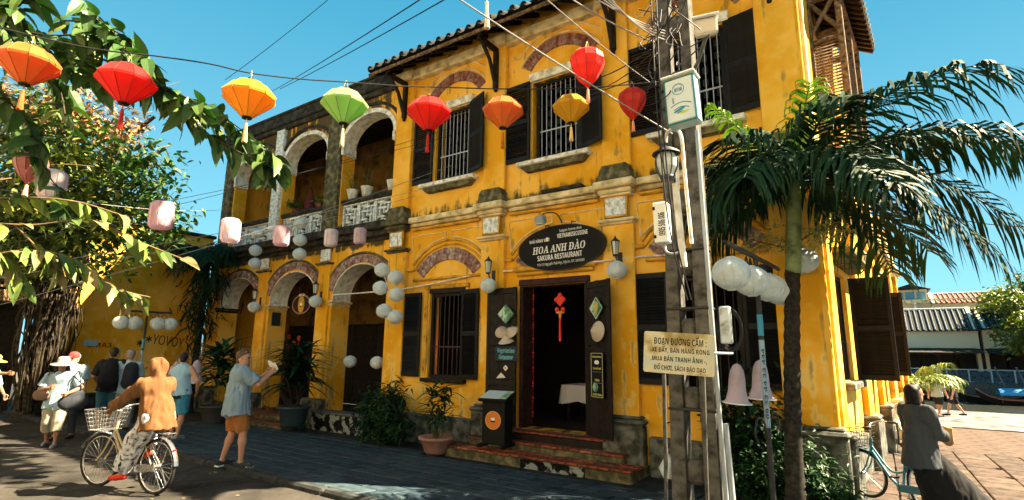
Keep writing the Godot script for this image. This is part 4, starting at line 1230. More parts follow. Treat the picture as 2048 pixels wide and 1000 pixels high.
func frond(parent: Node3D, at: Vector3, yaw: float, rise: float, length: float, leaf: float, droop: float, n := 40, m: Material = null) -> MeshInstance3D:
	# a feather frond: a bent rib with leaflets that hang from both sides
	var g := Geo.new()
	var d := Vector3(cos(yaw), 0, sin(yaw))
	var rib := []
	for i in 13:
		var s := i / 12.0
		rib.append(at + d * length * (s - 0.12 * s * s * droop * 0.5) + Vector3.UP * length * (rise * s - droop * 0.5 * s * s))
	var rr := []
	for i in 13: rr.append(lerpf(0.028, 0.005, i / 12.0))
	g.col = Color(2.2, 1.7, 1.2)
	g.tube(rib, rr, 5)
	for i in n:
		var s := 0.1 + 0.9 * (i + rf(-0.3, 0.3)) / n
		var f := clampf(s, 0.0, 0.999) * 12.0
		var k := int(f)
		var p: Vector3 = rib[k].lerp(rib[k + 1], f - k)
		var along: Vector3 = (rib[k + 1] - rib[k]).normalized()
		var side := along.cross(Vector3.UP).normalized()
		var ll := leaf * (0.45 + 0.75 * sin(PI * minf(s * 0.8 + 0.15, 1.0))) * rf(0.85, 1.15)
		for sd in [-1.0, 1.0]:
			var out: Vector3 = (side * sd * rf(0.7, 1.0) + along * rf(0.45, 0.95) + Vector3.UP * rf(-0.1, 0.3)).normalized()
			var w := 0.02 * rf(0.8, 1.2)
			var t := rf(0.55, 1.5)
			g.col = Color(t * rf(0.8, 1.5), t, t * rf(0.7, 1.1))
			var q0 := p
			var q1: Vector3 = p + out * ll * 0.5 - Vector3.UP * ll * 0.10
			var q2: Vector3 = p + out * ll * 0.82 - Vector3.UP * ll * rf(0.3, 0.5)
			var q3: Vector3 = p + out * ll * 0.92 - Vector3.UP * ll * rf(0.6, 0.85)
			var wv := along.cross(out).cross(out).normalized() * w
			if absf(out.dot(along)) > 0.98: wv = Vector3.UP * w
			g.quad(q0 - wv * 0.5, q0 + wv * 0.5, q1 + wv, q1 - wv)
			g.quad(q1 - wv, q1 + wv, q2 + wv * 0.8, q2 - wv * 0.8)
			g.tri(q2 - wv * 0.8, q2 + wv * 0.8, q3)
	return obj("frond", g, m if m else M.palm_leaf, parent)

func far_house(label: String, x0: float, x1: float, z: float, wall_h: float, ridge_h: float, wm: Material, rm: Material, upper: bool) -> void:
	var H := thing("river_house", label, "building", Vector3(0, -0.5, 0), 0, "houses across the river")
	var g := Geo.new()
	g.span(Vector3(x0, 0, z - 7), Vector3(x0 + 0.25, wall_h, z))
	g.span(Vector3(x1 - 0.25, 0, z - 7), Vector3(x1, wall_h, z))
	g.span(Vector3(x0 + 0.251, 3.0, z - 0.2), Vector3(x1 - 0.251, wall_h, z))
	g.span(Vector3(x0 + 0.251, 0, z - 7), Vector3(x1 - 0.251, wall_h, z - 6.8))
	for s in [x0, x1 - 0.3]:
		g.prism(PackedVector2Array([Vector2(-z - 0.3, wall_h), Vector2(-z + 7.3, wall_h), Vector2(-z + 3.5, ridge_h + 0.25)]), 0, 0.3, Transform3D(Basis(Vector3(0, 0, -1), Vector3.UP, Vector3.RIGHT), Vector3(s, 0, 0)))
	obj("wall", g, wm, H)
	var n := int((x1 - x0) / 1.4)
	for k in n:
		var x := lerpf(x0 + 0.25, x1 - 0.25, (k + 0.5) / n)
		var w := (x1 - x0) / n * 0.78
		obj("door", Geo.new().box(Vector3(x, 1.2, z - 0.9), Vector3(w, 2.4, 0.1)), M.dark if k % 3 else M.wood, H)
		if upper: obj("window", Geo.new().box(Vector3(x, 3.0 + (wall_h - 3.0) * 0.5, z + 0.02), Vector3(w * 0.6, (wall_h - 3.0) * 0.6, 0.05)), M.shutter, H)
	obj("awning", Geo.new().box(Vector3((x0 + x1) / 2, 2.75, z + 1.0), Vector3(x1 - x0, 0.06, 2.3), Basis(Vector3.RIGHT, 0.16)), M.white if upper else M.tile[1], H)
	var roof := part("roof", H)
	var sl := atan2(ridge_h - wall_h, 3.7)
	var len := 3.9 / cos(sl)
	for s in [1.0, -1.0]:
		obj("roof_deck", Geo.new().box(Vector3((x0 + x1) / 2, (wall_h + ridge_h) / 2, z - 3.5 + s * 1.9), Vector3(x1 - x0 + 0.2, 0.06, len), Basis(Vector3.RIGHT, s * sl)), rm, roof)
	var tm := Geo.new().tube([Vector3(0, 0, len / 2), Vector3(0, 0, -len / 2)], [0.085], 6).mesh()
	var k := 0
	while x0 + k * 0.42 < x1:
		obj("tile_row", tm, M.old_brick[1] if rm == M.red_tile else M.paver[k % 4], roof, Transform3D(Basis(Vector3.RIGHT, sl), Vector3(x0 + k * 0.42, (wall_h + ridge_h) / 2 + 0.08, z - 1.6)))
		k += 1
	obj("ridge", Geo.new().soft(Vector3((x0 + x1) / 2, ridge_h + 0.1, z - 3.5), Vector3(x1 - x0 + 0.2, 0.24, 0.3), 0.05), M.white, roof)

func boat(at: Vector3, turn: float, l: float, label: String, cover: Material) -> void:
	var B := thing("river_boat", label, "boat", at, turn, "boats moored along the far bank")
	var g := Geo.new()
	var n := 16
	var rings := []
	for i in n + 1:
		var s := float(i) / n * 2 - 1
		var w := 0.62 * sqrt(maxf(0.0, 1 - pow(absf(s), 2.6))) + 0.02
		var y := 0.42 + 0.75 * pow(absf(s), 3.2)
		rings.append([Vector3(s * l / 2, y, w), Vector3(s * l / 2, y - 0.4 - 0.1 * (1 - s * s), w * 0.6), Vector3(s * l / 2, y - 0.4 - 0.1 * (1 - s * s), -w * 0.6), Vector3(s * l / 2, y, -w)])
	for i in n:
		for k in 3: g.quad(rings[i][k + 1], rings[i + 1][k + 1], rings[i + 1][k], rings[i][k])
	obj("hull", g, M.wood, B)
	var r := Geo.new()
	for k in [0, 3]:
		var p := []
		for q in rings: p.append(q[k])
		r.tube(p, [0.045], 5)
	obj("gunwale", r, mat(L(0.4, 0.12, 0.08), 0.6), B)
	if cover:
		var c := Geo.new()
		for i in 8:
			var a := PI * i / 8
			var b := PI * (i + 1) / 8
			c.quad(Vector3(-l * 0.22, 0.75 + sin(a) * 0.5, cos(a) * 0.6), Vector3(l * 0.26, 0.8 + sin(a) * 0.5, cos(a) * 0.6), Vector3(l * 0.26, 0.8 + sin(b) * 0.5, cos(b) * 0.6), Vector3(-l * 0.22, 0.75 + sin(b) * 0.5, cos(b) * 0.6))
		obj("canopy", c, cover, B)
		for q in [-0.2, 0.24]: obj("post", Geo.new().tube([Vector3(l * q, 0.2, 0.55), Vector3(l * q, 0.85, 0.55)], [0.03], 5), M.old_wood, B)
	else:
		for q in [-0.2, 0.1]: obj("thwart", Geo.new().soft(Vector3(l * q, 0.36, 0), Vector3(0.25, 0.04, 1.0), 0.01), M.old_wood, B)

func far_tree(at: Vector3, h: float, r: float, label: String, m: Material, count := 2600) -> void:
	var T := thing("bank_tree", label, "tree", at, 0, "trees along the river banks")
	var t := Geo.new()
	t.tube([Vector3(0, -0.5, 0), Vector3(0.1, h * 0.3, 0), Vector3(0.25, h * 0.75, 0.1)], [0.16, 0.13, 0.05], 8)
	for k in 5: t.tube([Vector3(0.1, h * 0.35 + k * 0.3, 0), Vector3(cos(k * 2.0) * r * 0.6, h * 0.6 + k * 0.2, sin(k * 2.0) * r * 0.6)], [0.06, 0.02], 6)
	obj("trunk", t, M.quay, T)
	var lumps := []
	for k in 7: lumps.append([Vector3(rf(-0.6, 0.6) * r, h * rf(0.5, 0.92), rf(-0.5, 0.5) * r), Vector3(r * rf(0.35, 0.6), r * rf(0.3, 0.45), r * 0.5)])
	crown(T, "crown", lumps, count, leaf_geo(0.34, 0.22, 0.2).mesh(), m, 110, 0.13)

func make_far_bank() -> void:
	struct("bank_wall", Geo.new().span(Vector3(-160, -3.0, -48.6), Vector3(160, -0.3, -48.2)), M.concrete)
	struct("bank_path", Geo.new().span(Vector3(-160, -0.7, -53), Vector3(160, -0.32, -48.601)), M.quay)
	var R := thing("bank_railing", "grey panel railing along the far embankment behind the boats", "railing")
	for k in 30: obj("post", Geo.new().box(Vector3(-6 + k * 1.4, 0.2, -48.5), Vector3(0.1, 1.05, 0.1)), M.pipe, R)
	obj("rail", Geo.new().box(Vector3(14, 0.7, -48.5), Vector3(42, 0.09, 0.08)), M.pipe, R)
	for k in 29: obj("panel", Geo.new().box(Vector3(-5.3 + k * 1.4, 0.18, -48.5), Vector3(1.28, 0.8, 0.03)), M.paver[1], R)
	var cream := mat(L(0.62, 0.55, 0.4), 0.9)
	far_house("dark-roofed riverside shop with a white gable, below the flat cream parapet", 1.0, 8.2, -54, 4.6, 6.7, cream, M.tile[0], false)
	far_house("riverside house under black tile rows, half hidden by the larger green tree", 8.5, 15.5, -54.3, 4.7, 6.6, cream, M.tile[2], false)
	far_house("tall back house with a red clay tile roof above the riverside shops", 5.8, 12.6, -62, 7.7, 8.9, cream, M.red_tile, true)
	far_house("riverside house at the end of the row across the river", 15.9, 24, -54, 4.6, 6.4, M.yellow, M.tile[1], true)
	far_house("riverside house seen between the palm leaves and the shutters", -7.5, 0.7, -54.2, 4.8, 6.6, M.yellow, M.tile[1], true)
	var F := thing("flat_roof_house", "cream flat-roofed house with blue upper windows behind the dark-roofed riverside shop", "building")
	var g := Geo.new()
	g.span(Vector3(1.6, -0.5, -70), Vector3(9.6, 7.6, -63))
	g.span(Vector3(2.6, 7.6, -69), Vector3(5.6, 8.9, -63.6))
	obj("wall", g, cream, F)
	obj("parapet", Geo.new().span(Vector3(1.4, 7.3, -63.4), Vector3(9.8, 7.75, -62.7)), M.cream, F)
	obj("roof", Geo.new().prism(PackedVector2Array([Vector2(2.2, 8.9), Vector2(6.0, 8.9), Vector2(4.1, 9.5)]), -69.5, -63.2), M.tile[1], F)
	for k in 3: obj("window", Geo.new().box(Vector3(3.1 + k * 1.0, 8.25, -63.56), Vector3(0.8, 0.8, 0.06)), mat(L(0.1, 0.25, 0.35), 0.3), F)
	for k in 4: obj("post", Geo.new().box(Vector3(2.4 + k * 2.0, 6.4, -62.6), Vector3(0.2, 2.2, 0.2)), M.white, F)
	boat(Vector3(7.655, -1.800, -47.396), 0.15, 5.2, "long wooden boat with a bare upturned prow at the far embankment", null)
	boat(Vector3(8.784, -1.800, -45.370), 0.1, 4.6, "wooden boat under a bright blue canopy cover", mat(L(0.06, 0.3, 0.55), 0.6))
	boat(Vector3(6.037, -1.800, -49.358), -0.12, 5.0, "boat with a red rim and curled prow behind the walking pair", null)
	boat(Vector3(4.164, -1.800, -48.290), 0.1, 4.4, "red canopied boat behind the walking pair's shoulders", mat(L(0.5, 0.1, 0.06), 0.6))
	for q in [[Vector3(8.95, -2.4, -46.4), Vector3(8.0, 1.0, -46.6)], [Vector3(10.2, -2.4, -46.6), Vector3(9.3, 1.0, -47.0)], [Vector3(11.9, -2.4, -47), Vector3(11.1, 1.1, -47.4)]]:
		tag(obj("mooring_pole", Geo.new().tube([q[0], q[1]], [0.07, 0.06], 6), M.quay), ["pale leaning mooring pole by the bare prow", "pale leaning mooring pole beside the blue-covered boat", "pale mooring pole past the blue-covered boat"][int(q[0].x) - 8 if q[0].x < 11 else 2] if q[0].x < 9.5 or q[0].x > 11 else "pale leaning mooring pole beside the blue-covered boat", "pole", "mooring poles in the river")
	far_tree(Vector3(11.0, -0.4, -50.5), 7.2, 3.8, "broad deep green tree on the far bank above the blue-covered boat", M.leaf[3], 6000)
	far_tree(Vector3(11.5, -0.4, -57), 9.6, 3.6, "taller yellow-green tree rising behind the deep green bank tree", M.leaf[3], 4000)
	far_tree(Vector3(14.5, -0.4, -51), 7.2, 3.0, "green bank tree at the edge of the view across the river", M.leaf[1], 2400)
	var P := thing("small_fan_palm", "small sunlit palm with yellow-green fronds standing by the quay edge", "palm", Vector3(1.869, -0.660, -17.714))
	obj("trunk", Geo.new().tube([Vector3(0, -0.3, 0), Vector3(0.0, 1.3, 0)], [0.1, 0.07], 8), M.palm_trunk, P)
	var ym := mat(L(0.2, 0.26, 0.06), 0.5)
	ym.vertex_color_use_as_albedo = true
	ym.backlight_enabled = true
	ym.backlight = L(0.25, 0.3, 0.05).linear_to_srgb()
	for k in 14: frond(P, Vector3(0, 1.3, 0), k * 2.4, rf(0.45, 1.25), rf(1.1, 1.7), 0.5, rf(0.7, 1.5), 22, ym)
	var L1 := thing("thin_lamp_post", "thin pale blue metal pole rising past the side shutters", "pole", Vector3(1.295, -0.660, -20.894))
	obj("pole", Geo.new().tube([Vector3(0, -0.2, 0), Vector3(0, 6.6, 0)], [0.06, 0.045], 8), M.pipe, L1)

# ---- things on the front ---------------------------------------------------------
func disc(rx: float, ry: float, n := 40) -> PackedVector2Array:
	var p := PackedVector2Array()
	for k in n: p.push_back(Vector2(cos(TAU * k / n) * rx, sin(TAU * k / n) * ry))
	return p

func ring(rx: float, ry: float, t: float, z: float, a0 := 0.0, a1 := TAU, n := 36) -> Geo:
	var g := Geo.new()
	for k in n:
		var a := lerpf(a0, a1, float(k) / n)
		var b := lerpf(a0, a1, float(k + 1) / n)
		g.quad(Vector3(cos(a) * (rx - t), sin(a) * (ry - t), z), Vector3(cos(a) * rx, sin(a) * ry, z), Vector3(cos(b) * rx, sin(b) * ry, z), Vector3(cos(b) * (rx - t), sin(b) * (ry - t), z))
	return g

func around(s: String, r: float, a0: float, a1: float, h: float, m: Material, parent: Node3D, z: float) -> void:
	for k in s.length():
		if s[k] == " ": continue
		var a := lerpf(a0, a1, float(k) / (s.length() - 1))
		text(s[k], h * 0.62, h, m, parent, Transform3D(Basis(Vector3.BACK, a - PI / 2), Vector3(cos(a) * r, sin(a) * r, z)))

func wall_lantern(at: Vector3, label: String, turn := 0.0) -> void:
	var o := thing("wall_lantern", label, "lantern", at, turn, "metal wall lanterns on the house fronts")
	obj("wall_plate", Geo.new().soft(Vector3(0, -0.15, -0.1), Vector3(0.1, 0.24, 0.03), 0.01), M.iron, o)
	obj("arm", Geo.new().tube(path([Vector3(0, -0.2, -0.1), Vector3(0, -0.24, 0.0), Vector3(0, -0.12, 0.1)], 4), [0.014], 6), M.iron, o)
	obj("glass", Geo.new().lathe([Vector2(0.05, -0.1), Vector2(0.075, 0.14)], 6, Vector3(0, 0, 0.1)), M.frost, o)
	var c := Geo.new().lathe([Vector2(0.0, 0.27), Vector2(0.02, 0.22), Vector2(0.05, 0.19), Vector2(0.1, 0.14), Vector2(0.0, 0.138)], 6, Vector3(0, 0, 0.1)).lathe([Vector2(0, -0.14), Vector2(0.055, -0.13), Vector2(0.055, -0.1), Vector2(0, -0.098)], 6, Vector3(0, 0, 0.1))
	for k in 6:
		var a := TAU * k / 6
		c.tube([Vector3(cos(a) * 0.052, -0.1, 0.1 + sin(a) * 0.052), Vector3(cos(a) * 0.078, 0.14, 0.1 + sin(a) * 0.078)], [0.006], 4)
	obj("cage", c, M.iron, o)

var paper: StandardMaterial3D

func globe(at: Vector3, d: float, label: String, group: String, cord := 0.0) -> void:
	var o := thing("globe_lantern", label, "lantern", at, rf(0, 3), group)
	var g := Geo.new()
	var n := 14
	var sides := 42
	# cloth over wire ribs: slightly gathered between them
	for i in n:
		for k in sides:
			var q := []
			for w in [[i, k], [i, k + 1], [i + 1, k + 1], [i + 1, k]]:
				var e: float = PI * w[0] / n - PI / 2
				var a: float = TAU * w[1] / sides
				var r: float = d * 0.5 * (1.0 - 0.03 * absf(sin(a * 6.0)) * cos(e))
				q.append(Vector3(cos(e) * cos(a) * r, sin(e) * d * 0.44, cos(e) * sin(a) * r))
			g.quad(q[3], q[2], q[1], q[0])
	obj("shade", g, paper, o)
	var f := Geo.new()
	for s in [-1.0, 1.0]: f.lathe([Vector2(d * 0.13, s * d * 0.432 - 0.008), Vector2(d * 0.13, s * d * 0.432 + 0.008)], 14)
	for k in 12:
		var a := TAU * k / 12 + 0.26
		var p := []
		for i in 12:
			var e := -PI / 2 + 0.25 + i * 0.24
			p.append(Vector3(cos(e) * cos(a) * d * 0.5, sin(e) * d * 0.442, cos(e) * sin(a) * d * 0.5))
		f.tube(p, [0.0028], 4)
	obj("wire_frame", f, M.plaque, o)
	obj("cord", Geo.new().tube([Vector3(0, d * 0.43, 0), Vector3(0, d * 0.43 + maxf(0.1, cord), 0)], [0.004], 4), M.cable, o)

func make_facade_things() -> void:
	paper = mat(L(0.78, 0.88, 0.92), 0.7, M.faded, 1.6, M.fabric_bump, 0.3)
	paper.backlight_enabled = true
	paper.backlight = L(0.2, 0.25, 0.28).linear_to_srgb()
	# big oval name board
	var S := thing("name_board", "large black oval restaurant board with white lettering above the open doorway", "sign", Vector3(-4.472, 3.853, 0.200))
	S.rotation = Vector3(0.1, 0, 0.03)
	obj("board", Geo.new().prism(disc(1.0, 0.46, 56), -0.03, 0.03), M.black_board, S)
	obj("rim", ring(1.0, 0.46, 0.012, 0.033), M.iron, S)
	var pw: Material = M.print_white
	for q in [["NHÀ HÀNG VIỆT", -0.46, 0.2, 0.48, 0.08, true], ["Saigon home dish", 0.27, 0.33, 0.5, 0.07, false], ["VIETNAMESECUISINE", 0.3, 0.235, 0.68, 0.085, true], ["SAKURA RESTAURANT", -0.03, -0.17, 1.02, 0.105, true], ["119-121 Nguyễn Thái Học, Hội An  ĐT: 3910369", -0.02, -0.31, 1.08, 0.07, false]]:
		text(q[0], q[3], q[4], pw, S, Transform3D(Basis(), Vector3(q[1], q[2], 0.032)), "lettering", "Droid Sans", q[5])
	text("HOA ANH ĐÀO", 1.2, 0.19, pw, S, Transform3D(Basis(Vector3(1, 0, 0), Vector3(0.22, 1, 0), Vector3(0, 0, 1)), Vector3(-0.03, 0.02, 0.032)), "lettering", "Droid Serif", true)
	var hk := Geo.new()
	for x in [-0.3, 0.3]: hk.tube([Vector3(x, 0.43, 0.02), Vector3(x, 0.5, 0.0), Vector3(x, 0.5, -0.17)], [0.01], 5)
	obj("hook", hk, M.iron, S)
	var FL := thing("flood_light", "grey floodlight on a bent black arm above the oval board", "lamp", Vector3(-4.763, 4.398, 0.500))
	obj("housing", Geo.new().soft(Vector3.ZERO, Vector3(0.21, 0.17, 0.16), 0.02, Basis(Vector3.RIGHT, 0.5)), M.pipe, FL)
	obj("lens", Geo.new().soft(Vector3(0, -0.075, 0.035), Vector3(0.18, 0.012, 0.12), 0.004, Basis(Vector3.RIGHT, 0.5)), M.frost, FL)
	obj("arm", Geo.new().tube(path([Vector3(0, 0.07, 0), Vector3(0.06, 0.16, -0.1), Vector3(0.2, 0.17, -0.3), Vector3(0.24, -0.02, -0.49)], 5), [0.013], 6), M.iron, FL)
	wall_lantern(Vector3(-15.281, 3.384, 0.180), "small black wall lantern on the pier between the first two arches")
	wall_lantern(Vector3(-12.253, 3.411, 0.180), "small black wall lantern on the pier between the second and third arches")
	wall_lantern(Vector3(-6.191, 3.554, 0.220), "small grey wall lantern on the pier just left of the open doorway")
	wall_lantern(Vector3(-3.233, 3.675, 0.240), "small weathered wall lantern on the pier just right of the oval board")
	wall_lantern(Vector3(0.474, 3.711, -3.811), "gilt-roofed wall lantern on the sunlit side front, above the black shutters", PI / 2)
	wall_lantern(Vector3(0.757, 3.679, -7.137), "farther gilt wall lantern on the sunlit side front", PI / 2)
	var cg := "white globe lanterns strung in front of the houses"
	for q in [[Vector3(-9.059, 3.666, 0.750), "uppermost globe of the left column beside the third arch", 0.9], [Vector3(-9.075, 3.232, 0.750), "middle globe of the left column beside the third arch", 0.1], [Vector3(-8.909, 2.679, 0.750), "lowest globe of the left column beside the third arch", 0.12],
		[Vector3(-8.743, 3.481, 0.600), "uppermost of the right column, at the pier", 0.9], [Vector3(-8.678, 3.071, 0.600), "middle of the right column, at the pier", 0.1], [Vector3(-8.689, 2.541, 0.600), "lowest of the right column, at the pier", 0.12],
		[Vector3(-12.598, 5.301, 0.700), "uppermost of three globes hanging before the middle fret panels", 0.1], [Vector3(-12.549, 4.788, 0.700), "middle of three globes hanging before the middle fret panels", 0.1], [Vector3(-12.514, 4.384, 0.700), "lowest of three globes hanging before the middle fret panels", 0.1],
		[Vector3(-14.736, 5.243, 0.700), "uppermost of three globes by the leftmost fret panels", 0.1], [Vector3(-14.774, 4.701, 0.700), "middle of three globes by the leftmost fret panels", 0.1], [Vector3(-14.727, 4.296, 0.700), "lowest of three globes by the leftmost fret panels", 0.1]]:
		globe(q[0], 0.37, "white cloth globe lantern, " + q[1], cg, q[2])
	globe(Vector3(-11.167, 1.457, -0.200), 0.35, "white globe lantern hanging low in the third arch, nearer the arcade pier", cg, 2.0)
	globe(Vector3(-10.107, 1.454, -0.200), 0.35, "white globe lantern hanging low in the third arch, nearer the barred window", cg, 2.0)
	globe(Vector3(-15.235, 3.030, 0.300), 0.36, "white globe lantern under the wall lantern between the first two arches", cg)
	globe(Vector3(-12.178, 3.074, 0.300), 0.36, "white globe lantern under the wall lantern beside the oval arcade sign", cg)
	globe(Vector3(-6.153, 3.164, 0.350), 0.35, "white globe lantern on the pier left of the open doorway", cg)
	globe(Vector3(-3.207, 3.280, 0.350), 0.37, "white globe lantern on the pier right of the oval board", cg)
	globe(Vector3(-0.174, 3.184, 0.400), 0.42, "white globe lantern half hidden by the feathery plant at the house corner", cg)
	# oval sign in the middle arch
	var O := thing("arcade_sign", "small oval wooden sign with an amber centre hanging in the middle arch", "sign", Vector3(-13.670, 3.094, -0.300))
	obj("board", Geo.new().prism(disc(0.46, 0.3), -0.03, 0.02), M.wood, O)
	obj("rim", ring(0.46, 0.3, 0.05, 0.03), mat(L(0.3, 0.16, 0.13), 0.7), O)
	obj("medallion", Geo.new().prism(disc(0.15, 0.25), 0.0, 0.034), mat(L(0.6, 0.33, 0.03), 0.5), O)
	obj("emblem", Geo.new().prism(disc(0.05, 0.05), 0.03, 0.04), M.print_white, O)
	obj("emblem", Geo.new().soft(Vector3(0, -0.06, 0.036), Vector3(0.08, 0.04, 0.012), 0.01), M.red_wood, O)
	around("1a4 Ra", 0.3, 2.0, 1.2, 0.07, M.print_white, O, 0.032)
	obj("chain", Geo.new().tube([Vector3(-0.2, 0.27, 0), Vector3(-0.2, 0.55, 0)], [0.008], 4).tube([Vector3(0.2, 0.27, 0), Vector3(0.2, 0.55, 0)], [0.008], 4), M.iron, O)
	# on the left door leaf
	var pm := StandardMaterial3D.new()
	pm.albedo_texture = noise_tex(0.02, [[0.2, Color(0.2, 0.4, 0.3)], [0.45, Color(0.55, 0.75, 0.6)], [0.6, Color(0.85, 0.85, 0.65)], [0.8, Color(0.3, 0.6, 0.6)]], 128, 4, 0, 0.0, 41)
	pm.roughness = 0.5
	pm.uv1_triplanar = true
	pm.uv1_scale = Vector3.ONE * 1.2
	var P := thing("diamond_painting", "pale green diamond-hung painting on the left door leaf", "painting", Vector3(-5.755, 2.551, 0.250), -0.0)
	obj("canvas", Geo.new().soft(Vector3.ZERO, Vector3(0.31, 0.31, 0.03), 0.004, Basis(Vector3.BACK, PI / 4)), pm, P)
	obj("frame", ring(0.225, 0.225, 0.02, 0.018, 0, TAU, 4), M.wood, P)
	var P2 := thing("diamond_painting", "yellow-green diamond-hung painting on the right door leaf", "painting", Vector3(-3.600, 2.590, 0.420), -0.52)
	obj("canvas", Geo.new().soft(Vector3.ZERO, Vector3(0.28, 0.28, 0.03), 0.004, Basis(Vector3.BACK, PI / 4)), pm, P2)
	obj("fish", Geo.new().ball(Vector3(0, 0, 0.016), Vector3(0.05, 0.12, 0.004), 14, 8, Basis(Vector3.BACK, -0.4)), mat(L(0.55, 0.42, 0.06), 0.6), P2)
	obj("frame", ring(0.205, 0.205, 0.015, 0.018, 0, TAU, 4), M.paint_white, P2)
	var straw := mat(L(0.55, 0.46, 0.36), 0.85, null, 10.0, M.fabric_bump, 0.8)
	var hats := [[Vector3(-5.862, 2.209, 0.270), "conical straw hat hung on the left door leaf, leaning left under the painting", Basis(Vector3.BACK, -0.35) * Basis(Vector3.RIGHT, 1.0), 0.15], [Vector3(-5.622, 2.206, 0.270), "conical straw hat hung on the left door leaf, leaning right under the painting", Basis(Vector3.BACK, 0.35) * Basis(Vector3.RIGHT, 1.0), 0.15], [Vector3(-5.732, 2.023, 0.270), "conical straw hat seen from its rim, lowest on the left door leaf", Basis(Vector3.RIGHT, 0.35), 0.17], [Vector3(-3.604, 2.168, 0.470), "round conical straw hat hung facing out on the right door leaf", Basis(Vector3.UP, -0.45) * Basis(Vector3.RIGHT, PI / 2 - 0.1), 0.19]]
	for q in hats:
		var h := Geo.new().lathe([Vector2(q[3], -0.05), Vector2(q[3] * 0.97, -0.045), Vector2(0.0, q[3] * 0.62)], 24, Vector3.ZERO, q[2])
		tag(obj("conical_hat", h, straw, self, Transform3D(Basis(), q[0])), q[1], "hat", "conical hats hung on the doors")
	var V := thing("chalk_board", "dark board with blue brush lettering on the left door leaf", "sign", Vector3(-5.741, 1.738, 0.250))
	obj("board", Geo.new().soft(Vector3.ZERO, Vector3(0.56, 0.3, 0.02), 0.006), mat(L(0.015, 0.03, 0.04), 0.6), V)
	var bp := mat(L(0.2, 0.5, 0.62), 0.7)
	text("Vegetarian", 0.44, 0.12, bp, V, Transform3D(Basis(Vector3(1, 0, 0), Vector3(0.15, 1, 0), Vector3(0, 0, 1)), Vector3(0, 0.05, 0.011)), "lettering", "Droid Serif")
	text("Vietnamese", 0.36, 0.1, bp, V, Transform3D(Basis(Vector3(1, 0, 0), Vector3(0.15, 1, 0), Vector3(0, 0, 1)), Vector3(0.0, -0.07, 0.011)), "lettering", "Droid Serif")
	var N := thing("small_plaque", "small white diamond plaque with a red mark on the left door leaf", "sign", Vector3(-5.748, 1.445, 0.250))
	obj("plate", Geo.new().soft(Vector3.ZERO, Vector3(0.085, 0.085, 0.015), 0.003, Basis(Vector3.BACK, PI / 4)), M.paint_white, N)
	obj("mark", Geo.new().soft(Vector3(0, 0, 0.009), Vector3(0.05, 0.03, 0.004), 0.001), mat(L(0.6, 0.04, 0.04), 0.5), N)
	tag(obj("paper_note", Geo.new().prism(PackedVector2Array([Vector2(-0.12, -0.05), Vector2(0.12, -0.03), Vector2(0.0, 0.07)]), -0.004, 0.006), mat(L(0.75, 0.7, 0.58), 0.9), self, Transform3D(Basis(), Vector3(-5.859, 1.280, 0.250))), "folded triangular cream paper pinned low on the left door leaf", "note")
	# menu board on the right leaf
	var B := thing("menu_board", "tall black menu board with yellow border and lettering on the right door leaf", "sign", Vector3(-3.604, 1.383, 0.420), -0.5)
	obj("board", Geo.new().soft(Vector3.ZERO, Vector3(0.36, 0.8, 0.025), 0.005), M.black_board, B)
	var ym := mat(L(0.6, 0.56, 0.12), 0.6)
	var fr := Geo.new()
	for s in [-1.0, 1.0]:
		fr.box(Vector3(s * 0.168, 0, 0.014), Vector3(0.012, 0.77, 0.006))
		fr.box(Vector3(0, s * 0.385, 0.014), Vector3(0.324, 0.012, 0.006))
	obj("border", fr, mat(L(0.5, 0.47, 0.25), 0.6), B)
	for q in [["Noodle Special Dinner", 0.32, 0.28], ["1 Local Food", 0.12, 0.24], ["1 Drink", -0.09, 0.14], ["Free Wifi - Welcome", -0.34, 0.26]]:
		text(q[0], q[2], 0.045, ym, B, Transform3D(Basis(), Vector3(0, q[1], 0.014)))
	obj("price_oval", Geo.new().prism(disc(0.07, 0.038, 20), 0.012, 0.017, Transform3D(Basis(), Vector3(0, 0.225, 0))), M.paint_white, B)
	obj("picture", Geo.new().prism(disc(0.08, 0.08, 20), 0.012, 0.017, Transform3D(Basis(), Vector3(-0.05, -0.22, 0))), pm, B)
	for y in [0.055, -0.14]: obj("rule", Geo.new().box(Vector3(0, y, 0.014), Vector3(0.27, 0.004, 0.004)), M.pipe, B)
	# menu lectern by the steps
	var Q := thing("menu_lectern", "black menu lectern with a round orange emblem standing on the clay-tiled step", "lectern", Vector3(-5.595, -0.013, 0.720), 0.12)
	obj("cabinet", Geo.new().soft(Vector3(0, 0.47, 0), Vector3(0.5, 0.82, 0.34), 0.012), M.black_board, Q)
	for s in [-1.0, 1.0]: obj("foot", Geo.new().soft(Vector3(s * 0.25, 0.04, 0), Vector3(0.09, 0.07, 0.6), 0.025), M.black_board, Q)
	var tb := Basis(Vector3.RIGHT, 0.3)
	obj("slope", Geo.new().soft(Vector3(0, 0.93, 0.02), Vector3(0.62, 0.05, 0.46), 0.01, tb), M.black_board, Q)
	obj("menu", Geo.new().soft(Vector3(-0.07, 0.965, 0.02), Vector3(0.44, 0.014, 0.38), 0.003, tb), mat(L(0.5, 0.62, 0.64), 0.35), Q)
	obj("menu", Geo.new().soft(Vector3(0.22, 0.965, 0.02), Vector3(0.12, 0.012, 0.38), 0.003, tb), pm, Q)
	var om := mat(L(0.65, 0.19, 0.03), 0.5)
	obj("emblem", Geo.new().prism(disc(0.17, 0.17), 0.165, 0.178, Transform3D(Basis(), Vector3(0, 0.5, 0))), om, Q)
	var e2 := ring(0.165, 0.165, 0.008, 0.181)
	e2.v = Transform3D(Basis(), Vector3(0, 0.5, 0)) * e2.v
	obj("emblem_ring", e2, mat(L(0.85, 0.5, 0.15), 0.5), Q)
	obj("cup", Geo.new().ball(Vector3(0, 0.52, 0.18), Vector3(0.045, 0.03, 0.006), 12, 6), M.paint_white, Q)
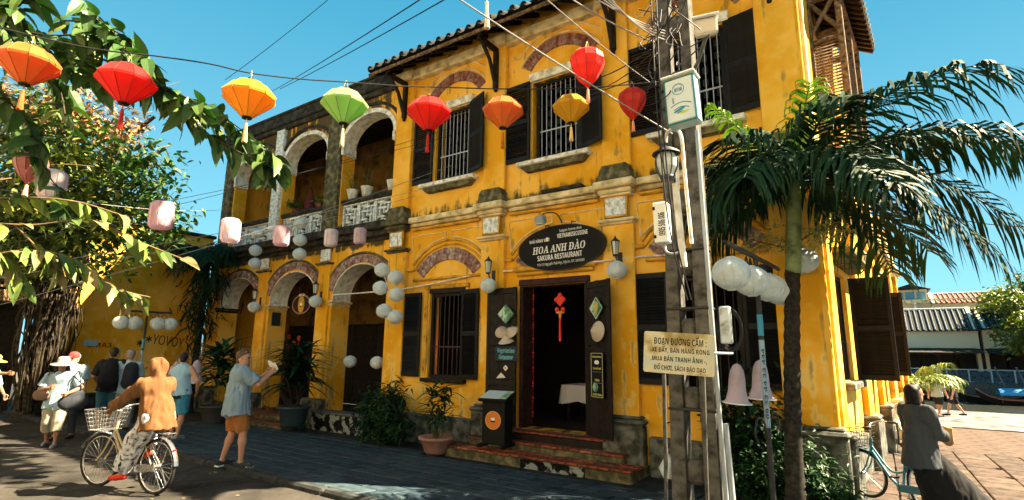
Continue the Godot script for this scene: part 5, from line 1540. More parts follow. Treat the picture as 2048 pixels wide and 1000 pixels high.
	obj("cup", Geo.new().soft(Vector3(0, 0.48, 0.181), Vector3(0.09, 0.03, 0.006), 0.006), M.red_wood, Q)
	# things on the loggia rail
	for k in 3:
		var p: Vector3 = [Vector3(-11.408, 6.187, -0.100), Vector3(-10.811, 6.164, -0.100), Vector3(-9.770, 6.120, -0.100)][k]
		p.y = 6.0
		var F := thing("flower_pot", "white flower pot on the loggia rail, " + ["nearest the mouldy pier", "middle of the three in that arch", "next to the restaurant's shutters"][k], "flower pot", p, 0, "flower pots on the loggia rail")
		obj("pot", Geo.new().lathe([Vector2(0, 0), Vector2(0.12, 0), Vector2(0.17, 0.24), Vector2(0.185, 0.26), Vector2(0.15, 0.26), Vector2(0, 0.22)], 16), M.plaque, F)
		var st := Geo.new()
		for i in 9: st.tube(path([Vector3(0, 0.2, 0), Vector3(rf(-0.1, 0.1), rf(0.4, 0.6), rf(-0.1, 0.1)), Vector3(rf(-0.25, 0.25), rf(0.5, 0.9), rf(-0.2, 0.2))], 4), [0.007], 4)
		obj("stems", st, M.leaf[1], F)
	for k in 2:
		var p: Vector3 = [Vector3(-14.215, 6.288, -0.150), Vector3(-12.985, 6.169, -0.150)][k]
		p.y = 5.95
		var F := thing("rail_plant", ["small green potted plant on the middle loggia rail, left one", "small yellow-green potted plant on the middle loggia rail, right one"][k], "plant", p)
		obj("pot", Geo.new().lathe([Vector2(0, 0.02), Vector2(0.1, 0.02), Vector2(0.14, 0.16), Vector2(0, 0.16)], 12), M.terra[1], F)
		crown(F, "foliage", [[Vector3(0, 0.32, 0), Vector3(0.2, 0.16, 0.18)]], 160, leaf_geo(0.12, 0.05, 0.3).mesh(), M.leaf[2 + k], 20)
	var U := thing("folded_parasol", "dark red folded parasol standing in the middle loggia arch", "parasol", Vector3(-14.585, 6.315, -0.900))
	U.position.y = 5.1
	obj("canopy", Geo.new().lathe([Vector2(0.26, 0.9), Vector2(0.2, 1.2), Vector2(0.05, 1.9), Vector2(0, 1.95)], 12), mat(L(0.14, 0.03, 0.03), 0.8), U)
	obj("pole", Geo.new().tube([Vector3.ZERO, Vector3(0, 2.0, 0)], [0.025], 8), M.wood, U)
	# flower heads glowing in the dark middle arch
	var fl := mat(L(0.6, 0.1, 0.05), 0.6)
	for k in 5:
		var p: Vector3 = [Vector3(-15.703, 2.086, -1.100), Vector3(-15.405, 2.151, -1.100), Vector3(-14.852, 2.101, -1.100), Vector3(-15.099, 1.940, -1.100), Vector3(-15.021, 1.781, -1.100)][k]
		tag(obj("paper_flower", Geo.new().ball(Vector3.ZERO, Vector3(0.06, 0.09, 0.06), 10, 7).tube([Vector3.ZERO, Vector3(0.01, -0.5, 0)], [0.008], 4), fl, self, Transform3D(Basis(), p)), "small red paper flower on a stem in the dark middle arch", "flower", "red paper flowers in the dark arch")

# ---- concrete pole and what it carries ---------------------------------------------
func make_pole() -> void:
	var X := Vector3(-0.785, 2.191, 4.379)
	var base := Vector3(X.x, 0, X.z)
	var P := thing("utility_pole", "tall grey concrete pole with ladder openings standing before the corner window", "pole", base)
	P.rotation.y = -0.04
	var g := Geo.new()
	var H := 8.2
	var wd := func(y: float) -> float: return lerpf(0.43, 0.25, y / H)
	var N := 13
	for s in [-1.0, 1.0]:
		for i in 26:
			var y0 := H * i / 26.0 - (0.3 if i == 0 else 0.0)
			var y1 := H * (i + 1) / 26.0
			var a: float = wd.call(y0)
			var b: float = wd.call(y1)
			var p := PackedVector2Array([Vector2(s * a / 2, y0), Vector2(s * b / 2, y1), Vector2(s * (b / 2 - b * 0.31), y1), Vector2(s * (a / 2 - a * 0.31), y0)])
			g.prism(p, -0.1 * (1 - y0 / 20), 0.1 * (1 - y0 / 20))
	for k in N:
		var y := 0.15 + k * 0.62
		var w: float = wd.call(y) * 0.4
		g.soft(Vector3(0, y, 0), Vector3(w, 0.2, 0.17), 0.03)
	obj("shaft", g, M.concrete, P)
	var bands := Geo.new()
	for y in [1.3, 2.2, 2.75, 4.4, 5.6]:
		var w: float = wd.call(y)
		bands.soft(Vector3(0, y, 0), Vector3(w + 0.02, 0.025, 0.22), 0.008)
	obj("clamp_bands", bands, M.iron, P)
	tag(obj("conduit", Geo.new().tube([Vector3(0.27, -0.2, 0.08), Vector3(0.22, 2.0, 0.09), Vector3(0.18, 3.9, 0.09)], [0.02], 8).tube([Vector3(0.31, -0.2, 0.02), Vector3(0.26, 1.2, 0.03)], [0.03], 8), M.pipe, P), "", "")
	var fb := Basis(Vector3.UP, -0.12)
	# relay box with emblem
	var A := thing("relay_box", "white and teal relay box with a round emblem and arc marks on the pole", "box", Vector3(-0.582, 3.954, 5.052))
	A.basis = (Basis(Vector3.UP, -0.02) * Basis(Vector3.BACK, 0.05)).scaled(Vector3.ONE * 0.92)
	var teal := mat(L(0.02, 0.2, 0.22), 0.4)
	obj("case", Geo.new().soft(Vector3(0, 0, -0.05), Vector3(0.29, 0.47, 0.16), 0.02), mat(L(0.42, 0.58, 0.6), 0.4), A)
	obj("trim", Geo.new().soft(Vector3(0, 0, 0.026), Vector3(0.288, 0.46, 0.012), 0.005), teal, A)
	obj("front_cover", Geo.new().soft(Vector3(0, 0, 0.035), Vector3(0.255, 0.43, 0.02), 0.008), mat(L(0.6, 0.7, 0.74), 0.35), A)
	obj("lid", Geo.new().soft(Vector3(0, 0.245, -0.03), Vector3(0.33, 0.02, 0.22), 0.006), M.paint_white, A)
	var ink := mat(L(0.02, 0.16, 0.24), 0.5)
	var z := 0.0465
	for q in [[0.058, 0.006, 0.105, 0.0, TAU, 0.0], [0.048, 0.004, 0.105, 0.5, PI - 0.5, 0.0]]:
		var r := ring(q[0], q[0], q[1], z, q[3], q[4])
		r.v = Transform3D(Basis(), Vector3(-0.005, q[2], 0)) * r.v
		obj("emblem", r, ink, A)
	text("RFM", 0.07, 0.04, ink, A, Transform3D(Basis(), Vector3(-0.005, 0.1, z - 0.001)))
	for k in 3:
		var r := ring(0.17 - k * 0.045, 0.17 - k * 0.045, 0.009, z, PI / 2 - 0.62, PI / 2 + 0.62, 14)
		r.v = Transform3D(Basis(), Vector3(0.01, -0.2, 0)) * r.v
		obj("arc_mark", r, teal, A)
	obj("swoosh", Geo.new().ball(Vector3(-0.01, -0.105, z), Vector3(0.06, 0.014, 0.002), 12, 6, Basis(Vector3.BACK, 0.3)), mat(L(0.03, 0.25, 0.4), 0.5), A)
	obj("swoosh", Geo.new().ball(Vector3(0.03, -0.135, z), Vector3(0.05, 0.011, 0.002), 12, 6, Basis(Vector3.BACK, 0.2)), mat(L(0.5, 0.6, 0.05), 0.5), A)
	obj("lock", Geo.new().soft(Vector3(-0.06, 0.0, z), Vector3(0.018, 0.06, 0.008), 0.004), M.pipe, A)
	# white meter box
	var W := thing("meter_box", "narrow white meter box with black digits clamped to the pole's left side", "box", Vector3(-0.868, 2.943, 4.855))
	W.basis = Basis(Vector3.UP, 0.05) * Basis(Vector3.BACK, 0.02)
	obj("case", Geo.new().soft(Vector3(0, 0, -0.04), Vector3(0.125, 0.37, 0.13), 0.008), M.paint_white, W)
	text("0905 586 006", 0.21, 0.06, M.print_black, W, Transform3D(Basis(Vector3.BACK, PI / 2), Vector3(0.012, -0.02, 0.026)))
	for y in [-0.13, 0.13]: obj("clip", Geo.new().soft(Vector3(-0.052, y, 0.027), Vector3(0.022, 0.03, 0.01), 0.003), M.black, W)
	obj("gland", Geo.new().tube(path([Vector3(0.02, -0.185, -0.03), Vector3(0.03, -0.27, 0), Vector3(0.12, -0.3, 0.02), Vector3(0.2, -0.24, 0.0)], 5), [0.012], 6), M.pipe, W)
	# street lantern on a hooped bracket
	var S := thing("street_lantern", "glazed street lantern hanging from a white hooped bracket on the pole", "street lamp", Vector3(-0.776, 3.472, 4.913))
	var G := Geo.new().lathe([Vector2(0.06, -0.13), Vector2(0.095, -0.05), Vector2(0.1, 0.02), Vector2(0.075, 0.08)], 8, Vector3.ZERO, Basis(), true)
	obj("glass", G, M.frost, S)
	var C := Geo.new().lathe([Vector2(0.125, 0.075), Vector2(0.12, 0.09), Vector2(0.06, 0.13), Vector2(0.045, 0.17), Vector2(0.02, 0.18), Vector2(0, 0.2)], 16).lathe([Vector2(0.0, -0.17), Vector2(0.05, -0.165), Vector2(0.07, -0.13), Vector2(0.0, -0.128)], 16)
	for k in 8:
		var a := TAU * k / 8
		C.tube([Vector3(cos(a) * 0.062, -0.13, sin(a) * 0.062), Vector3(cos(a) * 0.098, -0.05, sin(a) * 0.098), Vector3(cos(a) * 0.103, 0.02, sin(a) * 0.103), Vector3(cos(a) * 0.078, 0.08, sin(a) * 0.078)], [0.006], 4)
	obj("cage", C, mat(L(0.05, 0.055, 0.06), 0.5), S)
	obj("bracket", Geo.new().tube(path([Vector3(0, 0.19, 0), Vector3(0.02, 0.28, 0), Vector3(0.09, 0.3, -0.02), Vector3(0.13, 0.22, -0.04), Vector3(0.14, -0.1, -0.05), Vector3(0.17, -0.75, -0.05)], 6), [0.016], 8).tube([Vector3(0.06, -0.2, -0.03), Vector3(0.1, -0.95, -0.03)], [0.03], 8), M.white, S)
	var F := thing("pole_floodlight", "pale boxy floodlight on a strut near the top of the pole", "lamp", Vector3(-0.421, 4.815, 4.671))
	F.basis = Basis(Vector3.UP, 0.2) * Basis(Vector3.RIGHT, 0.3)
	obj("housing", Geo.new().soft(Vector3.ZERO, Vector3(0.21, 0.15, 0.14), 0.02), mat(L(0.6, 0.55, 0.45), 0.6), F)
	obj("visor", Geo.new().soft(Vector3(0, 0.085, 0.02), Vector3(0.24, 0.015, 0.2), 0.005), M.paint_white, F)
	obj("strut", Geo.new().tube([Vector3(0, -0.05, -0.05), Vector3(-0.1, -0.3, -0.05), Vector3(-0.25, -0.55, 0)], [0.02], 6), M.concrete, F)
	# prohibition board on two legs
	var B := thing("notice_board", "cream road notice board with black capitals on two leaning posts before the pole", "sign", Vector3(-0.788, 1.792, 4.782))
	B.basis = Basis(Vector3.UP, 0.26) * Basis(Vector3.BACK, -0.06)
	var plate := PackedVector2Array()
	for q in [[0.27, 0.155, 0.0], [-0.27, 0.155, PI / 2], [-0.27, -0.155, PI], [0.27, -0.155, PI * 1.5]]:
		for k in 5: plate.push_back(Vector2(q[0], q[1]) + Vector2(cos(q[2] + k * PI / 8), sin(q[2] + k * PI / 8)) * 0.02)
	var pmat := mat(L(0.62, 0.59, 0.48), 0.55, null, 1.0)
	pmat.albedo_texture = noise_tex(0.01, [[0.2, Color(0.75, 0.68, 0.5)], [0.5, Color(1, 0.98, 0.9)], [0.8, Color(0.9, 0.95, 0.95)]], 256, 4, 0, 0.0, 51)
	pmat.uv1_triplanar = true
	pmat.uv1_scale = Vector3.ONE * 1.5
	obj("plate", Geo.new().prism(plate, -0.008, 0.008), pmat, B)
	for q in [["ĐOẠN ĐƯỜNG CẤM :", 0.01, 0.105, 0.43, 0.075], [".XE ĐẨY, BÁN HÀNG RONG", 0.01, 0.025, 0.48, 0.058], [".MUA BÁN TRANH ẢNH -,", 0.0, -0.05, 0.46, 0.058], ["ĐỒ CHƠI, SÁCH BÁO DẠO", 0.01, -0.125, 0.42, 0.058]]:
		text(q[0], q[3], q[4], M.print_black, B, Transform3D(Basis(), Vector3(q[1], q[2], 0.0078)))
	for x in [-0.13, 0.19]:
		obj("post", Geo.new().tube([Vector3(x, 0.13, -0.022), Vector3(x + 0.07, -1.7, -0.06)], [0.017], 8), M.concrete, B)
	obj("brace", Geo.new().tube([Vector3(0.2, 0.02, -0.03), Vector3(0.44, 0.03, -0.2)], [0.013], 6), M.pipe, B)
	# plastic bag tied behind the post
	var bg := Geo.new().lathe([Vector2(0.0, -0.14), Vector2(0.09, -0.13), Vector2(0.12, -0.04), Vector2(0.09, 0.06), Vector2(0.03, 0.12), Vector2(0.05, 0.17), Vector2(0.0, 0.16)], 11)
	for k in bg.v.size(): bg.v[k] += Vector3(sin(bg.v[k].y * 31.0), 0, cos(bg.v[k].y * 27.0 + bg.v[k].x * 30.0)) * 0.03
	var bm := mat(L(0.6, 0.68, 0.72), 0.3)
	bm.backlight_enabled = true
	bm.backlight = L(0.3, 0.35, 0.38).linear_to_srgb()
	tag(obj("plastic_bag", bg, bm, self, Transform3D(Basis.from_scale(Vector3(0.6, 0.85, 0.5)), Vector3(-1.058, 0.787, 4.366))), "crumpled pale blue plastic bag hanging at the foot of the pole", "bag")

func bell(o: Node3D, s: float) -> void:
	var m: StandardMaterial3D = M.bell
	obj("shade", Geo.new().lathe([Vector2(0.165, -0.24), Vector2(0.125, -0.2), Vector2(0.1, -0.1), Vector2(0.09, 0.05), Vector2(0.075, 0.14), Vector2(0.045, 0.2), Vector2(0.0, 0.225)].map(func(v): return v * s), 24), m, o)
	obj("hem", Geo.new().lathe([Vector2(0.167 * s, -0.243 * s), Vector2(0.166 * s, -0.23 * s)], 24), M.paint_white, o)
	obj("cord", Geo.new().tube([Vector3(0, 0.22 * s, 0), Vector3(0, 0.42 * s, 0)], [0.004], 4), M.cable, o)

func stand(label: String, bar0: Vector3, bar1: Vector3, ground: float, fr: Array, d: float, where: String) -> void:
	var mid := (bar0 + bar1) * 0.5
	var base := Vector3(mid.x, ground, mid.z)
	var top := mid.y - ground
	var yaw := atan2(-(bar1 - bar0).z, (bar1 - bar0).x)
	var arm := Vector2(bar1.x - bar0.x, bar1.z - bar0.z).length() / 2
	var S := thing("lantern_stand", label, "lantern stand", base, yaw)
	obj("pole", Geo.new().tube([Vector3(0, -0.3, 0), Vector3(0, top, 0)], [0.035, 0.028], 10), M.iron, S)
	obj("cross_bar", Geo.new().tube([Vector3(-arm, top, 0), Vector3(arm, top, 0)], [0.028], 8), M.iron, S)
	var sv := mat(L(0.3, 0.42, 0.52), 0.6)
	obj("sleeve", Geo.new().tube([Vector3(0, top - 2.0, 0), Vector3(0, top - 1.0, 0)], [0.032], 12), sv, S)
	obj("sleeve_band", Geo.new().tube([Vector3(0, top - 0.95, 0), Vector3(0, top - 0.7, 0)], [0.034], 12), mat(L(0.05, 0.3, 0.45), 0.6), S)
	var bk := Basis(Vector3.UP, -yaw + 0.35) * Basis(Vector3.BACK, PI / 2)
	text("09 33 44 33 444", 0.8, 0.034, mat(L(0.03, 0.07, 0.16), 0.7), S, Transform3D(bk, Basis(Vector3.UP, -yaw + 0.35) * Vector3(0, top - 1.5, 0.033)))
	var cu := Geo.new()
	for s in [-1.0, 1.0]:
		var p := []
		for k in 16: p.append(Vector3(s * (0.1 + 0.035 * k * 0.7), top - 0.1 - 0.05 * sin(k * 0.9), 0))
		cu.tube(p, [0.009], 5)
		cu.tube(path([Vector3(0, 1.05, 0), Vector3(s * 0.15, 1.3, 0), Vector3(s * 0.4, 1.35, 0), Vector3(s * 0.52, 1.2, 0), Vector3(s * 0.42, 1.1, 0)], 5), [0.011], 5)
	obj("scrollwork", cu, M.iron, S)
	for k in fr.size():
		var p := bar0.lerp(bar1, fr[k])
		p.y = mid.y - 0.1 - d * 0.55
		globe(p, d, "white globe lantern on the " + where + ", " + ["nearest end of its bar", "second along its bar", "third along its bar", "far end of its bar"][k], "globe lanterns on the " + where, 0.12)

func make_lanterns() -> void:
	M.bell = mat(L(0.6, 0.5, 0.58), 0.7, M.faded, 1.6, M.fabric_bump, 0.3)
	M.bell.backlight_enabled = true
	M.bell.backlight = L(0.5, 0.42, 0.48).linear_to_srgb()
	# [centre, width, colour, label, kind]
	var og := "silk lanterns strung across the street"
	var list := [
		[Vector3(-4.471, 3.874, 8.449), 0.40, L(0.72, 0.24, 0.04), "large amber diamond silk lantern at the far left, under the branch", 0],
		[Vector3(-3.982, 3.790, 7.974), 0.41, L(0.78, 0.03, 0.02), "large red diamond silk lantern behind hanging green leaves", 0],
		[Vector3(-3.490, 3.825, 7.277), 0.42, L(0.8, 0.47, 0.03), "golden yellow diamond silk lantern at the tip of the leafy branch", 0],
		[Vector3(-3.156, 3.953, 6.585), 0.42, L(0.42, 0.62, 0.24), "pale green diamond silk lantern, the only green one", 0],
		[Vector3(-2.727, 4.026, 5.940), 0.43, L(0.8, 0.03, 0.02), "scarlet diamond silk lantern before the first upper window", 0],
		[Vector3(-2.190, 4.093, 5.466), 0.41, L(0.82, 0.27, 0.05), "orange diamond silk lantern left of the second upper window", 0],
		[Vector3(-1.635, 4.135, 5.097), 0.37, L(0.75, 0.5, 0.02), "small yellow diamond silk lantern before the second upper window", 0],
		[Vector3(-1.382, 4.431, 5.239), 0.33, L(0.8, 0.045, 0.025), "red balloon-shaped lantern, the higher of the two", 1],
		[Vector3(-1.165, 4.241, 4.677), 0.28, L(0.8, 0.045, 0.025), "red balloon-shaped lantern, the lower one by the pole", 1],
		[Vector3(-5.306, 3.311, 8.151), 0.24, L(0.55, 0.2, 0.2), "faded pink balloon-shaped lantern behind leaves, below the amber one", 1]]
	for q in list:
		var o := thing("silk_lantern", q[3], "lantern", q[0], rf(0, TAU), og)
		var R: float = q[1] / 2
		var m := mat(q[2], 0.42, M.faded, 1.6, M.fabric_bump, 0.4)
		m.rim_enabled = true; m.rim = 0.4
		m.backlight_enabled = true
		m.backlight = Color(minf(1, q[2].r * 1.3), q[2].g * 1.3, q[2].b * 1.3).linear_to_srgb()
		m.metallic_specular = 0.5
		var prof := [Vector2(0.17, -0.82), Vector2(0.98, 0.02), Vector2(1.0, 0.12), Vector2(0.62, 0.6), Vector2(0.2, 0.82)]
		if q[4] == 1: prof = [Vector2(0.13, -1.12), Vector2(0.52, -0.7), Vector2(0.86, -0.1), Vector2(1.0, 0.35), Vector2(0.9, 0.72), Vector2(0.58, 0.98), Vector2(0.16, 1.08)]
		if q[4] == 0:
			for k in prof.size(): prof[k].y *= 0.95
		var n := 10
		var sub := 4
		var pt := func(i: int, a: float) -> Vector3:
			var f := fposmod(a / TAU * n, 1.0)
			var pull: float = 1.0 - (0.045 if q[4] else 0.05) * sin(PI * f)       # cloth drawn in between the ribs
			return Vector3(cos(a) * prof[i].x * R * pull, prof[i].y * R, sin(a) * prof[i].x * R * pull)
		var g := Geo.new()
		for i in prof.size() - 1:
			for k in n * sub:
				var a := TAU * k / (n * sub)
				var b := TAU * (k + 1) / (n * sub)
				g.quad(pt.call(i, a), pt.call(i, b), pt.call(i + 1, b), pt.call(i + 1, a))
		obj("shade", g, m, o)
		var rb := Geo.new()
		for k in n:
			var p := []
			for i in prof.size(): p.append(pt.call(i, TAU * k / n) * 1.004)
			rb.tube(p, [0.0035], 4)
		obj("ribs", rb, mat(Color(q[2].r * 0.55, q[2].g * 0.5, q[2].b * 0.5), 0.6), o)
		var top: float = prof[-1].y * R
		var bot: float = prof[0].y * R
		var cp := Geo.new().lathe([Vector2(0.0, bot - 0.012), Vector2(prof[0].x * R * 1.08, bot - 0.01), Vector2(prof[0].x * R * 1.08, bot + 0.01), Vector2(0, bot + 0.012)], 14).lathe([Vector2(0, top - 0.005), Vector2(prof[-1].x * R * 1.05, top - 0.004), Vector2(prof[-1].x * R, top + 0.01), Vector2(0, top + 0.012)], 14)
		obj("caps", cp, M.wood if q[4] == 0 else m, o)
		obj("hanger", Geo.new().tube(path([Vector3(-0.03, top, 0), Vector3(-0.012, top + 0.06, 0), Vector3(0, top + 0.09, 0), Vector3(0.012, top + 0.06, 0), Vector3(0.03, top, 0)], 4), [0.004], 4), M.gold, o)
		var ta := Geo.new()
		ta.tube([Vector3(0, bot, 0), Vector3(0, bot - R * 0.25, 0)], [0.004], 5)
		ta.ball(Vector3(0, bot - R * 0.3, 0), Vector3(0.013, 0.016, 0.013), 8, 6)
		for k in 16:
			var a := TAU * k / 16
			ta.tube([Vector3(cos(a) * 0.008, bot - R * 0.33, sin(a) * 0.008), Vector3(cos(a) * rf(0.012, 0.019), bot - R * (1.0 + rf(-0.04, 0.05)), sin(a) * rf(0.012, 0.019))], [0.0045], 4)
		obj("tassel", ta, m if q[4] == 0 and q[2].g < 0.3 else mat(q[2].lerp(L(0.75, 0.6, 0.4), 0.5), 0.7), o)
	# tassel of a lantern that hangs above the view
	var T := thing("hanging_tassel", "cream tassel of an unseen lantern dangling against the roof tiles", "tassel", Vector3(-1.903, 4.658, 6.139))
	obj("threads", Geo.new().tube([Vector3(0, 0.3, 0), Vector3(0, 0.12, 0)], [0.006], 5).ball(Vector3(0, 0.11, 0), Vector3(0.018, 0.022, 0.018), 8, 6).tube([Vector3(0, 0.1, 0), Vector3(0.01, -0.13, 0)], [0.012, 0.026], 10), mat(L(0.75, 0.62, 0.4), 0.7), T)
	# pale pink drum lanterns
	var pk := mat(L(0.8, 0.62, 0.7), 0.6, M.faded, 1.6, M.fabric_bump, 0.3)
	pk.backlight_enabled = true
	pk.backlight = L(0.6, 0.4, 0.48).linear_to_srgb()
	var pw := mat(L(0.87, 0.8, 0.84), 0.6, M.faded, 1.6, M.fabric_bump, 0.3)
	pw.backlight_enabled = true
	pw.backlight = L(0.6, 0.5, 0.55).linear_to_srgb()
	var k := 0
	for q in [[Vector3(-5.934, 3.255, 6.842), "nearest and largest pale pink drum lantern, left end of its wire"], [Vector3(-6.294, 3.313, 5.868), "second pale pink drum lantern from the trees, before the dark fronds"], [Vector3(-6.927, 3.519, 4.746), "third pale pink drum lantern, before the middle fret panels"], [Vector3(-7.290, 3.743, 3.566), "fourth pale pink drum lantern, under the mouldy loggia pier"], [Vector3(-7.487, 3.951, 2.763), "farthest pale pink drum lantern, under the white fret rail"], [Vector3(-6.418, 3.461, 7.712), "lilac drum lantern half hidden by leaves on the left"]]:
		var o := thing("drum_lantern", q[1], "lantern", q[0], 0, "pale pink drum lanterns on the white wires")
		o.rotation.z = rf(-0.04, 0.04)
		var g := Geo.new().lathe([Vector2(0.04, -0.165), Vector2(0.09, -0.155), Vector2(0.118, -0.12), Vector2(0.121, 0), Vector2(0.118, 0.12), Vector2(0.09, 0.155), Vector2(0.04, 0.165)], 10, Vector3.ZERO, Basis(), false)
		obj("shade", g, pk if k % 2 == 0 else pw, o)
		var rb := Geo.new()
		for i in 10:
			var a := TAU * i / 10
			rb.tube([Vector3(cos(a) * 0.092, -0.155, sin(a) * 0.092), Vector3(cos(a) * 0.12, -0.12, sin(a) * 0.12), Vector3(cos(a) * 0.123, 0, sin(a) * 0.123), Vector3(cos(a) * 0.12, 0.12, sin(a) * 0.12), Vector3(cos(a) * 0.092, 0.155, sin(a) * 0.092)], [0.003], 4)
		obj("ribs", rb, mat(L(0.55, 0.3, 0.4), 0.7), o)
		obj("hanger", Geo.new().tube([Vector3(-0.035, 0.16, 0), Vector3(0, 0.25, 0), Vector3(0.035, 0.16, 0)], [0.004], 4), M.cable, o)
		k += 1
	# lantern stands on the pavement
	stand("black T-shaped lantern stand with a blue and white sleeve before the ochre yard wall", Vector3(-15.299, 2.716, 3.742), Vector3(-15.169, 2.665, 2.656), -0.05, [0.0, 0.26, 0.74, 1.0], 0.37, "stand by the yard wall")
	stand("black lantern stand with a printed blue sleeve rising from the shrubs beside the palm", Vector3(-0.606, 2.859, 3.609), Vector3(-0.407, 3.058, 1.301), -0.26, [0.07, 0.4, 0.72, 0.98], 0.4, "stand beside the palm")
	for q in [[Vector3(-0.792, 1.458, 2.552), 1.0, "pink bell-shaped cloth lantern, the one half behind the concrete pole"], [Vector3(-0.641, 1.487, 1.901), 1.05, "pink bell-shaped cloth lantern on the sleeve of the stand beside the palm"], [Vector3(-14.608, 1.102, 2.900), 1.35, "pale pink bell lantern at the yard stand, beside the hooded cyclist's head"], [Vector3(-14.988, 1.115, 2.423), 1.35, "pale blue-white bell lantern at the yard stand, beside the blue tank top's arm"], [Vector3(-14.316, 1.170, 2.224), 1.3, "pale bell lantern at the yard stand, beyond the blue tank top"], [Vector3(-15.670, 1.047, 3.119), 1.3, "pink bell lantern at the yard stand, left of the hooded cyclist"]]:
		var o := thing("bell_lantern", q[2], "lantern", q[0], 0, "bell lanterns on the stands")
		o.rotation.z = rf(-0.06, 0.06)
		bell(o, q[1])

# ---- plants --------------------------------------------------------------------------
func strap_plant(P: Node3D, n: int, l: float, w: float, h: float, m: Material, called := "leaf") -> void:      # arching strap leaves on canes
	var vs := []
	for k in 4: vs.append(leaf_geo(l * (0.8 + 0.13 * k), w, 0.35 + 0.12 * k, 0.3).mesh())
	for k in n:
		var y := h * (0.25 + 0.75 * rf(0, 1))
		var o := obj(called, vs[k % 4], m, P)
		var a := k * 2.4 + rf(-0.3, 0.3)
		o.transform = Transform3D(Basis(Vector3.UP, a) * Basis(Vector3.RIGHT, -rf(0.1, 1.0) * (0.5 + y / h * 0.6)), Vector3(rf(-0.18, 0.18), y, rf(-0.18, 0.18)))

